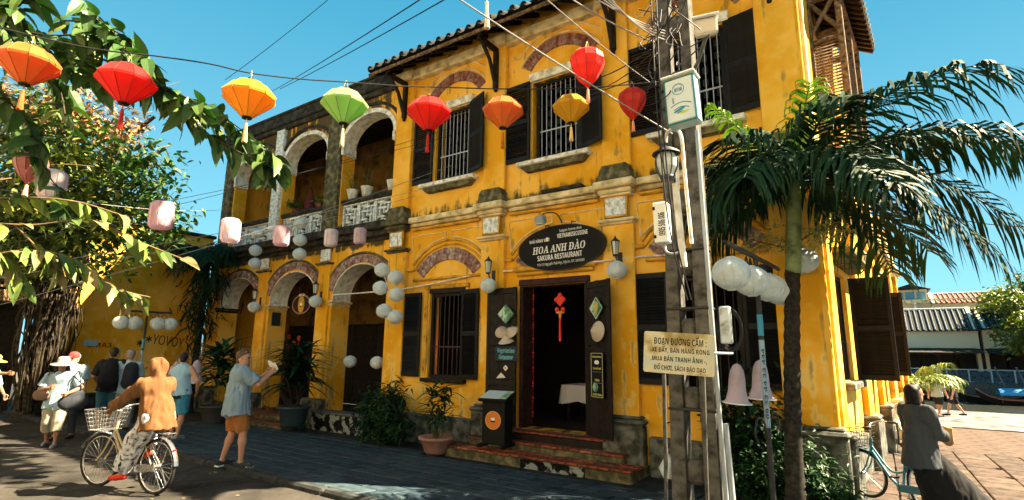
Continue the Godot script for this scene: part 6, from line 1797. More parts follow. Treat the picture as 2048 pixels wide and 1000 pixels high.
func make_plants() -> void:
	fallen_leaves()
	var dk := mat(L(0.012, 0.038, 0.016), 0.45)
	var dk2 := mat(L(0.018, 0.055, 0.02), 0.45)
	for m in [dk, dk2]:
		m.metallic_specular = 0.25
		m.vertex_color_use_as_albedo = true
		m.backlight_enabled = true
		m.backlight = L(0.02, 0.07, 0.02).linear_to_srgb()
	# big potted dracaena before the middle arch
	var p := Vector3(-11.653, -0.130, 1.044)
	var A := thing("potted_plant", "tall broad-leaved plant in a dark blue pot on the arcade steps", "potted plant", p)
	var pot := [Vector2(0, 0), Vector2(0.26, 0), Vector2(0.3, 0.1), Vector2(0.36, 0.42), Vector2(0.42, 0.45), Vector2(0.42, 0.5), Vector2(0.36, 0.5), Vector2(0.34, 0.44), Vector2(0, 0.42)]
	obj("pot", Geo.new().lathe(pot, 24), mat(L(0.03, 0.05, 0.065), 0.35), A)
	var cn := Geo.new()
	for k in 7: cn.tube(path([Vector3(rf(-0.15, 0.15), 0.4, rf(-0.15, 0.15)), Vector3(rf(-0.3, 0.3), 1.1, rf(-0.3, 0.3)), Vector3(rf(-0.45, 0.45), rf(1.4, 1.9), rf(-0.45, 0.45))], 4), [0.02], 5)
	obj("canes", cn, M.palm_trunk, A)
	var lv := part("foliage", A)
	lv.position.y = 0.55
	strap_plant(lv, 150, 0.75, 0.13, 1.35, dk)
	# the one behind the man
	var B := thing("potted_plant", "bushy broad-leaved plant against the first arcade pier behind the man", "potted plant", Vector3(-14.506, -0.260, 1.510))
	obj("pot", Geo.new().lathe(pot, 24), mat(L(0.05, 0.05, 0.05), 0.6), B)
	lv = part("foliage", B)
	lv.position.y = 0.5
	strap_plant(lv, 120, 0.62, 0.15, 1.55, dk2)
	# shrub mass in front of the third arch
	var C := thing("shrub", "dense dark shrub with fine leaves growing before the whitewashed plinth", "shrub", Vector3(-8.604, -0.280, 0.851))
	obj("stems", stems(14, 0.45, 1.0), M.palm_trunk, C)
	crown(C, "foliage", [[Vector3(0, 0.85, 0), Vector3(0.55, 0.5, 0.45)], [Vector3(-0.2, 0.4, 0.05), Vector3(0.45, 0.45, 0.4)], [Vector3(0.22, 0.45, 0.1), Vector3(0.42, 0.45, 0.4)]], 2300, leaf_geo(0.2, 0.035, 0.4).mesh(), dk2, 80, 0.16, 0.0)
	# potted plant in terracotta by the steps
	var D := thing("potted_plant", "leafy plant in a pinkish clay pot beside the entrance steps", "potted plant", Vector3(-6.948, -0.270, 0.939))
	obj("pot", Geo.new().lathe([Vector2(0, 0), Vector2(0.19, 0), Vector2(0.24, 0.06), Vector2(0.31, 0.27), Vector2(0.37, 0.29), Vector2(0.37, 0.34), Vector2(0.31, 0.34), Vector2(0, 0.29)], 28), mat(L(0.32, 0.17, 0.14), 0.7, null, 2.0, M.fabric_bump, 0.3), D)
	obj("stems", stems(12, 0.3, 0.95), M.leaf[0], D)
	lv = part("foliage", D)
	lv.position.y = 0.35
	strap_plant(lv, 130, 0.36, 0.07, 1.0, dk2)
	# hedge and shrubs round the palm
	for q in [[Vector3(-1.160, -0.250, 0.380), Vector3(0.6, 0.9, 0.5), 2200, "dark shrub rising round the foot of the lantern stand, beside the concrete pole", dk, 0.16], [Vector3(-0.626, -0.250, 0.858), Vector3(0.62, 0.5, 0.5), 2600, "low glossy shrub with small leaves at the foot of the palm", dk2, 0.1], [Vector3(-0.195, -0.250, 1.041), Vector3(0.35, 0.32, 0.35), 900, "small rounded shrub nearest the stained corner plinth", dk2, 0.1]]:
		var S := thing("shrub", q[3], "shrub", q[0], 0, "shrubs by the palm")
		obj("stems", stems(10, q[1].x * 0.6, q[1].y * 1.2), M.palm_trunk, S)
		crown(S, "foliage", [[Vector3(0, q[1].y * 0.9, 0), q[1]], [Vector3(0.15, q[1].y * 0.6, 0.1), q[1] * 0.9]], q[2], leaf_geo(q[5], q[5] * 0.34, 0.3).mesh(), q[4], 70, 0.16, 0.0)
	# feathery plant with pale flowers on the wall behind the palm trunk
	var pf := mat(L(0.3, 0.33, 0.12), 0.6)
	pf.vertex_color_use_as_albedo = true
	pf.backlight_enabled = true
	pf.backlight = L(0.2, 0.22, 0.06).linear_to_srgb()
	var E := thing("feathery_plant", "feathery pale green epiphyte on the palm trunk just below its smooth green sheath", "plant", Vector3(-0.222, 3.273, 1.350))
	obj("stems", Geo.new().tube(path([Vector3(0, -0.05, 0), Vector3(0.25, 0.1, 0.1), Vector3(0.6, 0.22, 0.15)], 5), [0.014], 5).tube(path([Vector3(0, -0.05, 0), Vector3(-0.2, 0.0, 0.1), Vector3(-0.5, 0.12, 0.1)], 5), [0.01], 5), M.twig, E)
	crown(E, "foliage", [[Vector3(0.42, 0.15, 0.12), Vector3(0.32, 0.24, 0.22)], [Vector3(-0.32, 0.08, 0.1), Vector3(0.3, 0.26, 0.2)]], 900, leaf_geo(0.09, 0.016, 0.3).mesh(), pf, 40, 0.14, 0.1)
	# the palm on the corner
	var base := Vector3(-0.42, -0.25, 1.4)
	var top := Vector3(-0.1, 4.15, 1.4)
	var T := thing("palm_tree", "tall palm with a ringed dark trunk and dark drooping fronds at the house corner", "palm", base)
	var tr := Geo.new()
	var pr := []
	for k in 41:
		var y := k * 0.0825
		pr.append(Vector2(lerpf(0.102, 0.09, k / 40.0) + (0.012 if k % 2 else 0.0) + (0.05 * exp(-y * 3.0)), y - 0.1))
	tr.lathe(pr, 18)
	for k in tr.v.size(): tr.v[k] += (top - base) * Vector3(1, 0, 1) * pow(clampf(tr.v[k].y / 4.4, 0, 1), 1.5)
	obj("trunk", tr, M.palm_trunk, T)
	var tp := top - base
	obj("crownshaft", Geo.new().tube([tp * Vector3(0.62, 0, 0.62) + Vector3(0, 3.12, 0), tp * Vector3(0.72, 0, 0.72) + Vector3(0, 3.5, 0), tp * Vector3(0.85, 0, 0.85) + Vector3(0, 3.95, 0), tp + Vector3(0, 0.05, 0)], [0.1, 0.104, 0.094, 0.07], 16), M.crownshaft, T)
	# the fronds, by where they point and how they arch
	for q in [[0.15, 0.55, 3.0, 1.3], [0.55, 0.85, 2.6, 1.3], [-0.35, 0.7, 2.9, 1.25], [-0.1, 0.35, 2.6, 1.5], [0.95, 0.5, 2.0, 1.6], [-0.75, 0.95, 2.3, 1.5], [-1.5, 0.85, 1.9, 1.6], [-2.3, 0.75, 1.9, 1.7], [3.0, 0.7, 1.7, 1.8], [2.5, 0.5, 1.7, 1.9], [1.9, 0.75, 1.5, 1.8], [-1.0, 0.3, 2.1, 1.7], [0.35, 0.1, 2.2, 1.4], [2.2, 1.05, 1.3, 1.4], [-2.8, 1.05, 1.5, 1.5], [-0.55, 0.05, 1.8, 1.2], [-3.0, 0.4, 1.4, 1.9], [1.0, 1.1, 1.6, 1.5]]:
		frond(T, tp, q[0], q[1], q[2], 0.64, q[3], 52)
	var sp := mat(L(0.16, 0.26, 0.05), 0.5)
	sp.vertex_color_use_as_albedo = true
	sp.backlight_enabled = true
	sp.backlight = L(0.2, 0.3, 0.05).linear_to_srgb()
	frond(T, tp, 2.7, 1.35, 1.1, 0.4, 0.5, 30, sp)
	frond(T, tp, 1.2, 1.3, 1.0, 0.4, 0.6, 30, sp)
	# leafy branches that reach in from the upper left
	var bl := thing("leafy_branch", "near branch with rows of large glossy leaves reaching over the silk lanterns", "branch", Vector3(-5.480, 4.503, 8.666))
	var o0: Vector3 = bl.position
	var w := Geo.new()
	var lines := [[Vector3(-5.480, 4.503, 8.666), Vector3(-4.965, 4.385, 8.288), Vector3(-4.579, 4.390, 8.026), Vector3(-4.283, 4.186, 7.777)], [Vector3(-4.990, 4.359, 8.176), Vector3(-4.542, 4.173, 7.828), Vector3(-4.131, 3.939, 7.617), Vector3(-3.800, 3.735, 7.344), Vector3(-3.431, 3.386, 7.012)], [Vector3(-4.603, 4.657, 8.227), Vector3(-4.481, 4.496, 8.107), Vector3(-4.329, 4.294, 7.957)], [Vector3(-5.589, 4.095, 8.524), Vector3(-5.303, 3.716, 8.242), Vector3(-5.087, 3.300, 8.123), Vector3(-4.803, 2.943, 7.970)], [Vector3(-4.168, 3.917, 7.637), Vector3(-3.887, 3.567, 7.365), Vector3(-3.491, 3.302, 7.034)], [Vector3(-5.283, 4.362, 8.623), Vector3(-5.027, 4.528, 8.486), Vector3(-4.908, 4.693, 8.443)], [Vector3(-4.562, 4.372, 8.133), Vector3(-4.368, 4.253, 7.973), Vector3(-4.141, 4.113, 7.787)], [Vector3(-5.201, 4.398, 8.329), Vector3(-4.895, 4.232, 8.082), Vector3(-4.700, 4.022, 7.901)]]
	var at := []
	for l in lines:
		var pp := path(l, 8)
		var rr := []
		for k in pp.size():
			pp[k] -= o0
			rr.append(lerpf(0.012, 0.003, float(k) / pp.size()))
		w.tube(pp, rr, 6)
		for k in range(2, pp.size()): at.append([pp[k], (pp[k] - pp[k - 1]).normalized()])
	obj("twigs", w, M.bark, bl)
	var lm := []
	for k in 4: lm.append(leaf_geo(0.19 + 0.018 * k, 0.082 + 0.005 * k, 0.25 + 0.1 * k, 0.22).mesh())
	for k in 290:
		var q: Array = at[rng.randi() % at.size()]
		var sd := 1.0 if k % 2 else -1.0
		var side: Vector3 = q[1].cross(Vector3.UP).normalized()
		var dir: Vector3 = (side * sd * rf(0.2, 1.2) + q[1] * rf(-0.2, 0.9) + Vector3(rf(-0.4, 0.4), -rf(-0.3, 1.3), rf(-0.4, 0.4))).normalized()
		obj("leaf", lm[k % 4], M.leaf[[0, 1, 1, 2, 0, 1][k % 6]], bl, Transform3D(Basis.looking_at(-dir, Vector3(rf(-0.6, 0.6), 1, rf(-0.6, 0.6)).normalized()).scaled_local(Vector3.ONE * rf(0.8, 1.25)), q[0] + Vector3(rf(-0.02, 0.02), rf(-0.02, 0.02), rf(-0.02, 0.02))))
	var b3 := thing("leafy_branch", "high near branch with clustered broad leaves behind the amber and red lanterns", "branch", Vector3(-5.782, 4.995, 8.616))
	o0 = b3.position
	w = Geo.new()
	at = []
	for l in [[Vector3(-5.782, 4.995, 8.616), Vector3(-5.446, 4.600, 8.296), Vector3(-5.122, 4.472, 8.045), Vector3(-4.607, 4.334, 7.786)], [Vector3(-5.926, 4.563, 8.491), Vector3(-5.595, 4.431, 8.235), Vector3(-5.064, 4.295, 7.965), Vector3(-4.486, 4.075, 7.643)], [Vector3(-5.213, 4.692, 8.158), Vector3(-4.802, 4.593, 7.978), Vector3(-4.415, 4.367, 7.786)], [Vector3(-5.629, 4.755, 8.579), Vector3(-5.462, 4.583, 8.426), Vector3(-5.332, 4.411, 8.298)], [Vector3(-5.480, 4.433, 8.158), Vector3(-5.396, 4.117, 8.028), Vector3(-5.257, 3.848, 7.994)], [Vector3(-4.377, 4.027, 7.681), Vector3(-4.174, 3.902, 7.514), Vector3(-3.871, 3.693, 7.260), Vector3(-3.509, 3.358, 6.936)]]:
		var pp := path(l, 8)
		for k in pp.size(): pp[k] -= o0
		w.tube(pp, [0.008], 5)
		for k in range(1, pp.size()): at.append([pp[k], (pp[k] - pp[k - 1]).normalized()])
	obj("twigs", w, M.bark, b3)
	for k in 285:
		var q: Array = at[rng.randi() % at.size()]
		var side: Vector3 = q[1].cross(Vector3.UP).normalized()
		var dir: Vector3 = (side * rf(-1.1, 1.1) + q[1] * rf(-0.2, 0.9) + Vector3(rf(-0.4, 0.4), -rf(-0.2, 1.2), rf(-0.4, 0.4))).normalized()
		obj("leaf", lm[k % 4], M.leaf[[0, 1, 1, 2, 0, 3][k % 6]], b3, Transform3D(Basis.looking_at(-dir, Vector3(rf(-0.6, 0.6), 1, rf(-0.6, 0.6)).normalized()).scaled_local(Vector3.ONE * rf(0.75, 1.2)), q[0] + Vector3(rf(-0.05, 0.05), rf(-0.05, 0.05), rf(-0.05, 0.05))))
	var b2 := thing("leafy_branch", "lower near branch with sunlit yellow-green leaves at the left edge", "branch", Vector3(-4.442, 2.627, 8.637))
	o0 = b2.position
	w = Geo.new()
	at = []
	for l in [[Vector3(-4.442, 2.627, 8.637), Vector3(-4.182, 2.621, 8.335), Vector3(-3.953, 2.684, 8.070), Vector3(-3.814, 2.566, 7.825), Vector3(-3.630, 2.442, 7.548)], [Vector3(-4.373, 2.761, 8.620), Vector3(-4.164, 2.810, 8.366), Vector3(-4.001, 2.806, 8.130), Vector3(-3.888, 2.746, 7.916)], [Vector3(-4.412, 2.361, 8.555), Vector3(-4.199, 2.450, 8.307), Vector3(-4.069, 2.401, 8.084), Vector3(-3.969, 2.221, 7.851), Vector3(-3.876, 2.161, 7.650)], [Vector3(-4.269, 2.620, 8.394), Vector3(-4.141, 2.450, 8.268), Vector3(-4.128, 2.356, 8.176)], [Vector3(-4.256, 2.507, 8.606), Vector3(-4.215, 2.363, 8.421), Vector3(-4.144, 2.231, 8.342)]]:
		var pp := path(l, 8)
		for k in pp.size(): pp[k] -= o0
		w.tube(pp, [0.006], 5)
		for k in range(3, pp.size()): at.append([pp[k], (pp[k] - pp[k - 1]).normalized()])
	obj("twigs", w, M.twig, b2)
	for k in 120:
		var q: Array = at[rng.randi() % at.size()]
		var sd := 1.0 if k % 2 else -1.0
		var side: Vector3 = q[1].cross(Vector3.UP).normalized()
		var dir: Vector3 = (side * sd * rf(0.5, 1.0) + q[1] * rf(0.4, 0.9) + Vector3.DOWN * rf(-0.2, 0.8)).normalized()
		obj("leaf", lm[k % 4], M.leaf[[3, 2, 3, 4, 2, 3][k % 6]], b2, Transform3D(Basis.looking_at(-dir, Vector3(rf(-0.6, 0.6), 1, rf(-0.6, 0.6)).normalized()).scaled_local(Vector3.ONE * rf(0.5, 0.95)), q[0]))
	# street tree beyond the right edge that shades the road
	var Q := thing("shade_tree", "large street tree by the square whose crown dapples the road", "tree", Vector3(6.2, -0.2, 6.0))
	obj("trunk", Geo.new().tube(path([Vector3(0, -0.2, 0), Vector3(0.1, 2.5, 0), Vector3(-0.4, 5.5, 0.3), Vector3(-1.2, 8, 0.4)], 5), [0.32, 0.3, 0.29, 0.28, 0.27, 0.26, 0.25, 0.24, 0.22, 0.2, 0.18, 0.16, 0.13, 0.1, 0.07, 0.05], 10), M.bark, Q)
	obj("limb", Geo.new().tube(path([Vector3(-1.2, 8, 0.4), Vector3(-4.5, 10.2, -1.2), Vector3(-8.5, 10.6, -2.6), Vector3(-11.6, 10.3, -3.8)], 5), [0.12, 0.11, 0.1, 0.1, 0.09, 0.08, 0.08, 0.07, 0.06, 0.06, 0.05, 0.05, 0.04, 0.03, 0.03, 0.02], 8), M.bark, Q)
	crown(Q, "crown", [[Vector3(-10.4, 10.4, -3.9), Vector3(2.0, 0.8, 0.75)], [Vector3(-10.6, 10.2, -3.1), Vector3(2.0, 0.8, 0.9)], [Vector3(-9.8, 10.0, -2.2), Vector3(2.8, 0.8, 0.8)]], 4600, leaf_geo(0.34, 0.2, 0.3).mesh(), M.leaf[1], 70, 0.1)
	var Q2 := thing("shade_tree", "spreading tree at the edge of the quay square that dapples the paving", "tree", Vector3(9.5, -0.5, -7.0))
	obj("trunk", Geo.new().tube([Vector3(0, -0.3, 0), Vector3(0.1, 2.5, 0), Vector3(-0.2, 5.0, 0.3)], [0.25, 0.2, 0.1], 10), M.bark, Q2)
	crown(Q2, "crown", [[Vector3(-0.6, 5.6, 0.5), Vector3(2.2, 1.2, 3.5)], [Vector3(-1.4, 5.2, 3.5), Vector3(1.4, 0.9, 2.0)]], 2600, leaf_geo(0.3, 0.16, 0.3).mesh(), M.leaf[1], 70, 0.12)
	crown(Q, "crown", [[Vector3(1.0, 8.4, 1.5), Vector3(3.0, 1.4, 2.6)], [Vector3(2.4, 8.0, -4.4), Vector3(2.2, 1.4, 2.4)]], 5000, leaf_geo(0.34, 0.2, 0.3).mesh(), M.leaf[1], 90, 0.1)

func fallen_leaves() -> void:
	var mm := MultiMesh.new()
	mm.transform_format = MultiMesh.TRANSFORM_3D
	mm.mesh = leaf_geo(0.11, 0.05, 0.5).mesh()
	mm.instance_count = 170
	for k in 170:
		var x := rf(-15, 1)
		var z := rf(1.2, 8.5)
		var y := gh(x, z) + 0.012
		mm.set_instance_transform(k, Transform3D(Basis(Vector3.UP, rf(0, TAU)) * Basis(Vector3.RIGHT, rf(-0.2, 0.2)) * Basis.from_scale(Vector3.ONE * rf(0.5, 1.2)), Vector3(x, y, z)))
	var o := MultiMeshInstance3D.new()
	o.multimesh = mm
	o.material_override = M.leaf[4]
	o.name = "fallen_leaves"
	add_child(o)
	tag(o, "dry fallen leaves scattered over the road and the pavement", "leaves", "", "stuff")

func stems(n: int, r: float, h: float) -> Geo:
	var g := Geo.new()
	for k in n: g.tube(path([Vector3(rf(-0.2, 0.2) * r, -0.05, rf(-0.2, 0.2) * r), Vector3(rf(-0.6, 0.6) * r, h * 0.5, rf(-0.6, 0.6) * r), Vector3(rf(-1, 1) * r, h * rf(0.8, 1.1), rf(-1, 1) * r)], 4), [0.009], 4)
	return g

# ---- wires ---------------------------------------------------------------------------
func wire(a: Vector3, b: Vector3, d: float, r: float, m: Material, label: String, group := "overhead wires") -> void:
	tag(obj("overhead_wire", Geo.new().tube(sag(a, b, d), [r], 5), m), label, "wire", group)

func make_cables() -> void:
	# the wire the silk lanterns hang on, through their hooks
	var pts := [Vector3(-4.665, 4.142, 8.767), Vector3(-4.437, 4.096, 8.477), Vector3(-4.134, 4.042, 8.160), Vector3(-3.865, 4.049, 7.855), Vector3(-3.631, 4.055, 7.549), Vector3(-3.469, 4.038, 7.311), Vector3(-3.312, 4.103, 6.948), Vector3(-3.135, 4.171, 6.621), Vector3(-2.862, 4.239, 6.204), Vector3(-2.702, 4.282, 5.981), Vector3(-2.446, 4.300, 5.750), Vector3(-2.168, 4.320, 5.503), Vector3(-1.616, 4.332, 5.129), Vector3(-1.059, 4.333, 4.873), Vector3(-0.560, 4.316, 4.713)]
	tag(obj("lantern_wire", Geo.new().tube(path(pts, 4), [0.006], 5), M.cable), "thin dark wire carrying the row of diamond silk lanterns", "wire", "overhead wires")
	wire(Vector3(-1.978, 4.670, 6.439), Vector3(-0.736, 3.764, 4.829), 0.02, 0.007, M.pale_cable, "pale wire slanting down across the roof tiles to the pole")
	wire(Vector3(-1.423, 4.744, 5.954), Vector3(-0.969, 4.399, 4.703), 0.02, 0.005, M.pale_cable, "pale wire falling to the higher red balloon lantern")
	wire(Vector3(-1.247, 4.746, 5.835), Vector3(-0.803, 4.613, 5.009), 0.03, 0.007, M.pale_cable, "pale wire from the top edge to the crown of the pole")
	for k in 4: wire(Vector3(-1.110, 4.814, 5.633) + Vector3(0.02 * k, 0.03 * k, 0), Vector3(-0.717, 4.719, 4.974) + Vector3(0, -0.03 * k, 0), 0.03 + 0.02 * k, 0.006, M.pale_cable, ["uppermost of the bundled wires reaching the pole's crown", "second of the bundled wires reaching the pole's crown", "third of the bundled wires reaching the pole's crown", "lowest of the bundled wires reaching the pole's crown"][k])
	wire(Vector3(-5.200, 7.663, 3.656), Vector3(-19.510, 12.459, -2.000), 0.05, 0.012, M.cable, "upper of two dark wires crossing the sky to the loggia roof")
	wire(Vector3(-4.774, 7.719, 3.378), Vector3(-18.271, 12.022, -1.600), 0.05, 0.012, M.cable, "lower of two dark wires crossing the sky to the loggia roof")
	wire(Vector3(-8.877, 9.592, 2.911), Vector3(-12.963, 8.730, 3.036), 0.05, 0.008, M.cable, "thin faint wire high in the sky above the green lantern")
	wire(Vector3(2.589, 5.376, -8.342), Vector3(3.742, 4.685, -6.823), 0.05, 0.012, M.cable, "single dark wire in the sky right of the palm")
	# wires along the loggia
	var k := 0
	for q in [[Vector3(-8.426, 3.734, 7.912), Vector3(-16.790, 6.215, 0.900)], [Vector3(-9.777, 2.796, 7.510), Vector3(-7.271, 5.700, 0.350)], [Vector3(-11.223, 2.338, 7.158), Vector3(-7.244, 6.074, 0.400)], [Vector3(-9.093, 2.632, 7.621), Vector3(-8.223, 5.420, 0.600)], [Vector3(-11.799, 3.620, 7.230), Vector3(-7.277, 6.832, 0.400)], [Vector3(-11.823, 3.370, 7.189), Vector3(-7.241, 6.995, 0.450)]]:
		wire(q[0], q[1], 0.14, 0.0055, M.pale_cable if k < 4 else M.cable, ["white wire from the trees to the first drum lantern's neighbour", "white wire rising past the drum lanterns to the first upper window", "pale wire crossing below the loggia rail", "pale wire crossing the loggia arches at rail height", "dark wire crossing the upper loggia arches", "lower dark wire crossing the upper loggia arches"][k])
		k += 1
	wire(Vector3(-0.899, 4.392, 4.900), Vector3(-4.903, 6.914, 0.400), 0.06, 0.006, M.cable, "dark drooping wire between the pole and the second upper window")
	wire(Vector3(-0.878, 4.600, 4.934), Vector3(-3.887, 7.251, 0.400), 0.1, 0.008, M.cable, "black wire from the pole to the wall beside the red balloon lantern")
	wire(Vector3(-0.883, 4.554, 4.926), Vector3(-3.833, 7.070, 0.400), 0.16, 0.006, M.cable, "lower black wire from the pole to the wall beside the red balloon lantern")
	# white conduit along the front under the arches
	tag(obj("wall_conduit", Geo.new().tube(path([Vector3(-11.775, 3.257, 0.060), Vector3(-8.953, 3.262, 0.150), Vector3(-6.615, 3.482, 0.060), Vector3(-5.499, 3.482, 0.120), Vector3(-3.579, 3.507, 0.160), Vector3(-2.676, 3.538, 0.060), Vector3(-1.127, 3.458, 0.060)], 5), [0.018], 6), M.white), "white conduit running along the front under the brick arches", "conduit")
	# tangle at the pole's crown
	var g := Geo.new()
	var c := Vector3(-0.697, 4.728, 4.963)
	for i in 28:
		var a := c + Vector3(rf(-0.16, 0.16), rf(-0.5, 0.4), rf(-0.14, 0.18))
		var b := a + Vector3(rf(-0.35, 0.3), rf(-0.45, 0.2), rf(-0.2, 0.2))
		g.tube(path([a, a.lerp(b, 0.5) + Vector3(rf(-0.1, 0.1), rf(-0.2, 0.1), rf(0, 0.14)), b], 4), [rf(0.003, 0.007)], 4)
	for i in 2: g.tube(path([c + Vector3(-0.1 + 0.05 * i, 0.4, 0.13), c + Vector3(-0.08 + 0.045 * i, -0.8, 0.15 + 0.02 * sin(i)), c + Vector3(-0.02 + 0.04 * i, -1.9, 0.14), c + Vector3(0.06 + 0.03 * i, -2.5, 0.0)], 5), [0.007], 5)
	tag(obj("cable_tangle", g, M.cable), "tangle of black cables wrapped round the top of the concrete pole", "cables", "", "stuff")
	var cl := Geo.new()
	var cc := Vector3(-0.543, 2.023, 3.867)
	for i in 5:
		var p := []
		for j in 19: p.append(cc + Vector3(cos(TAU * j / 18) * (0.09 + 0.008 * i), sin(TAU * j / 18) * (0.17 + 0.01 * i), 0.02 * i))
		cl.tube(p, [0.007], 5)
	tag(obj("cable_coil", cl, M.cable), "coil of black cable hung on the right side of the pole", "cable")
	tag(obj("switch_box", Geo.new().soft(Vector3(-0.567, 2.068, 3.955), Vector3(0.1, 0.36, 0.1), 0.012), M.plaque), "narrow grey switch box behind the pole by the cable coil", "box")

# ---- people: one continuous skin each, meshed from tapered bones ------------------------
# bone: [from, to, radius, radius, depth squash, cut the far end flat]
func flesh(bones: Array, cell: float, k: float, g: Geo, amp := 0.0, fwd := Vector3.BACK) -> Geo:
	var lo := Vector3.ONE * 1e9
	var hi := -lo
	for b in bones:
		var r := Vector3.ONE * (maxf(b[2], b[3]) + 3 * cell)
		lo = lo.min(b[0] - r).min(b[1] - r)
		hi = hi.max(b[0] + r).max(b[1] + r)
	var nx := int((hi.x - lo.x) / cell) + 2
	var ny := int((hi.y - lo.y) / cell) + 2
	var nz := int((hi.z - lo.z) / cell) + 2
	var sy := nx
	var sz := nx * ny
	var d := PackedFloat32Array()
	d.resize(nx * ny * nz)
	d.fill(1.0)
	for b in bones:
		var a: Vector3 = b[0]
		var ab: Vector3 = b[1] - b[0]
		var l2 := maxf(ab.length_squared(), 1e-9)
		var ln := sqrt(l2)
		var ra: float = b[2]
		var dr: float = b[3] - b[2]
		var fl: float = 1.0 / b[4] - 1.0 if b.size() > 4 else 0.0
		var cut: bool = b.size() > 5 and b[5]
		var pad := maxf(b[2], b[3]) + k + 2.2 * cell
		var i0 := ((a.min(b[1]) - Vector3.ONE * pad - lo) / cell).max(Vector3.ZERO)
		var i1 := ((a.max(b[1]) + Vector3.ONE * pad - lo) / cell).min(Vector3(nx - 1, ny - 1, nz - 1))
		for z in range(int(i0.z), int(i1.z) + 1):
			for y in range(int(i0.y), int(i1.y) + 1):
				var at := z * sz + y * sy
				for x in range(int(i0.x), int(i1.x) + 1):
					var p := lo + Vector3(x, y, z) * cell
					var t := (p - a).dot(ab) / l2
					var tc := clampf(t, 0.0, 1.0)
					var q := p - a - ab * tc
					if fl != 0.0: q += fwd * (q.dot(fwd) * fl)
					var e := q.length() - ra - dr * tc
					if cut: e = maxf(e, (t - 1.0) * ln)
					var o := d[at + x]
					var h := clampf(0.5 + 0.5 * (o - e) / k, 0.0, 1.0)
					d[at + x] = lerpf(o, e, h) - k * h * (1.0 - h)
	if amp > 0:
		var nn := FastNoiseLite.new()
		nn.frequency = 5.0; nn.fractal_octaves = 2; nn.seed = rng.randi() % 1000
		for i in d.size():
			if absf(d[i]) < 0.12:
				@warning_ignore("integer_division")
				d[i] += amp * (nn.get_noise_3d((i % nx) * cell * 1.5, ((i / nx) % ny) * cell * 0.6, (i / sz) * cell * 1.5) - 0.55)
	var id := PackedInt32Array()
	id.resize(d.size())
	id.fill(-1)
	var v0 := g.v.size()
	var lim := cell * 2.0 + amp * 2.0
	for z in nz - 1:
		for y in ny - 1:
			for x in nx - 1:
				var i := z * sz + y * sy + x
				var c0 := d[i]
				if c0 > lim or c0 < -lim: continue
				var c := [c0, d[i + 1], d[i + sy], d[i + sy + 1], d[i + sz], d[i + sz + 1], d[i + sz + sy], d[i + sz + sy + 1]]
				var m := 0
				for q in 8:
					if c[q] < 0: m |= 1 << q
				if m == 0 or m == 255: continue
				var s := Vector3.ZERO
				var n := 0
				for e in [[0, 1], [2, 3], [4, 5], [6, 7], [0, 2], [1, 3], [4, 6], [5, 7], [0, 4], [1, 5], [2, 6], [3, 7]]:
					var u: float = c[e[0]]
					var w: float = c[e[1]]
					if (u < 0) == (w < 0): continue
					var f := u / (u - w)
					var p0 := Vector3(e[0] & 1, (e[0] >> 1) & 1, e[0] >> 2)
					var p1 := Vector3(e[1] & 1, (e[1] >> 1) & 1, e[1] >> 2)
					s += p0.lerp(p1, f)
					n += 1
				var gr := Vector3(c[1] + c[3] + c[5] + c[7] - c[0] - c[2] - c[4] - c[6], c[2] + c[3] + c[6] + c[7] - c[0] - c[1] - c[4] - c[5], c[4] + c[5] + c[6] + c[7] - c[0] - c[1] - c[2] - c[3])
				id[i] = g.put(lo + (Vector3(x, y, z) + s / n) * cell, gr)
	for z in range(1, nz - 1):
		for y in range(1, ny - 1):
			for x in range(1, nx - 1):
				var i := z * sz + y * sy + x
				var c0 := d[i]
				if c0 > lim or c0 < -lim: continue
				var s0 := c0 < 0
				if s0 != (d[i + 1] < 0): face4(g, id[i], id[i - sy], id[i - sy - sz], id[i - sz])
				if s0 != (d[i + sy] < 0): face4(g, id[i], id[i - 1], id[i - 1 - sz], id[i - sz])
				if s0 != (d[i + sz] < 0): face4(g, id[i], id[i - 1], id[i - 1 - sy], id[i - sy])
	return g

func face4(g: Geo, a: int, b: int, c: int, d: int) -> void:
	if a < 0 or b < 0 or c < 0 or d < 0: return
	g.ix.append_array([a, b, c, a, c, d])

func joint(a: Vector3, c: Vector3, l1: float, l2: float, hint: Vector3) -> Array:    # [middle joint, end joint]
	var ac := c - a
	var l := clampf(ac.length(), 0.05, (l1 + l2) * 0.995)
	var u := ac.normalized()
	var x := (l1 * l1 - l2 * l2 + l * l) / (2 * l)
	var h := sqrt(maxf(l1 * l1 - x * x, 0.0))
	var w := (hint - u * hint.dot(u)).normalized()
	return [a + u * x + w * h, a + u * l]

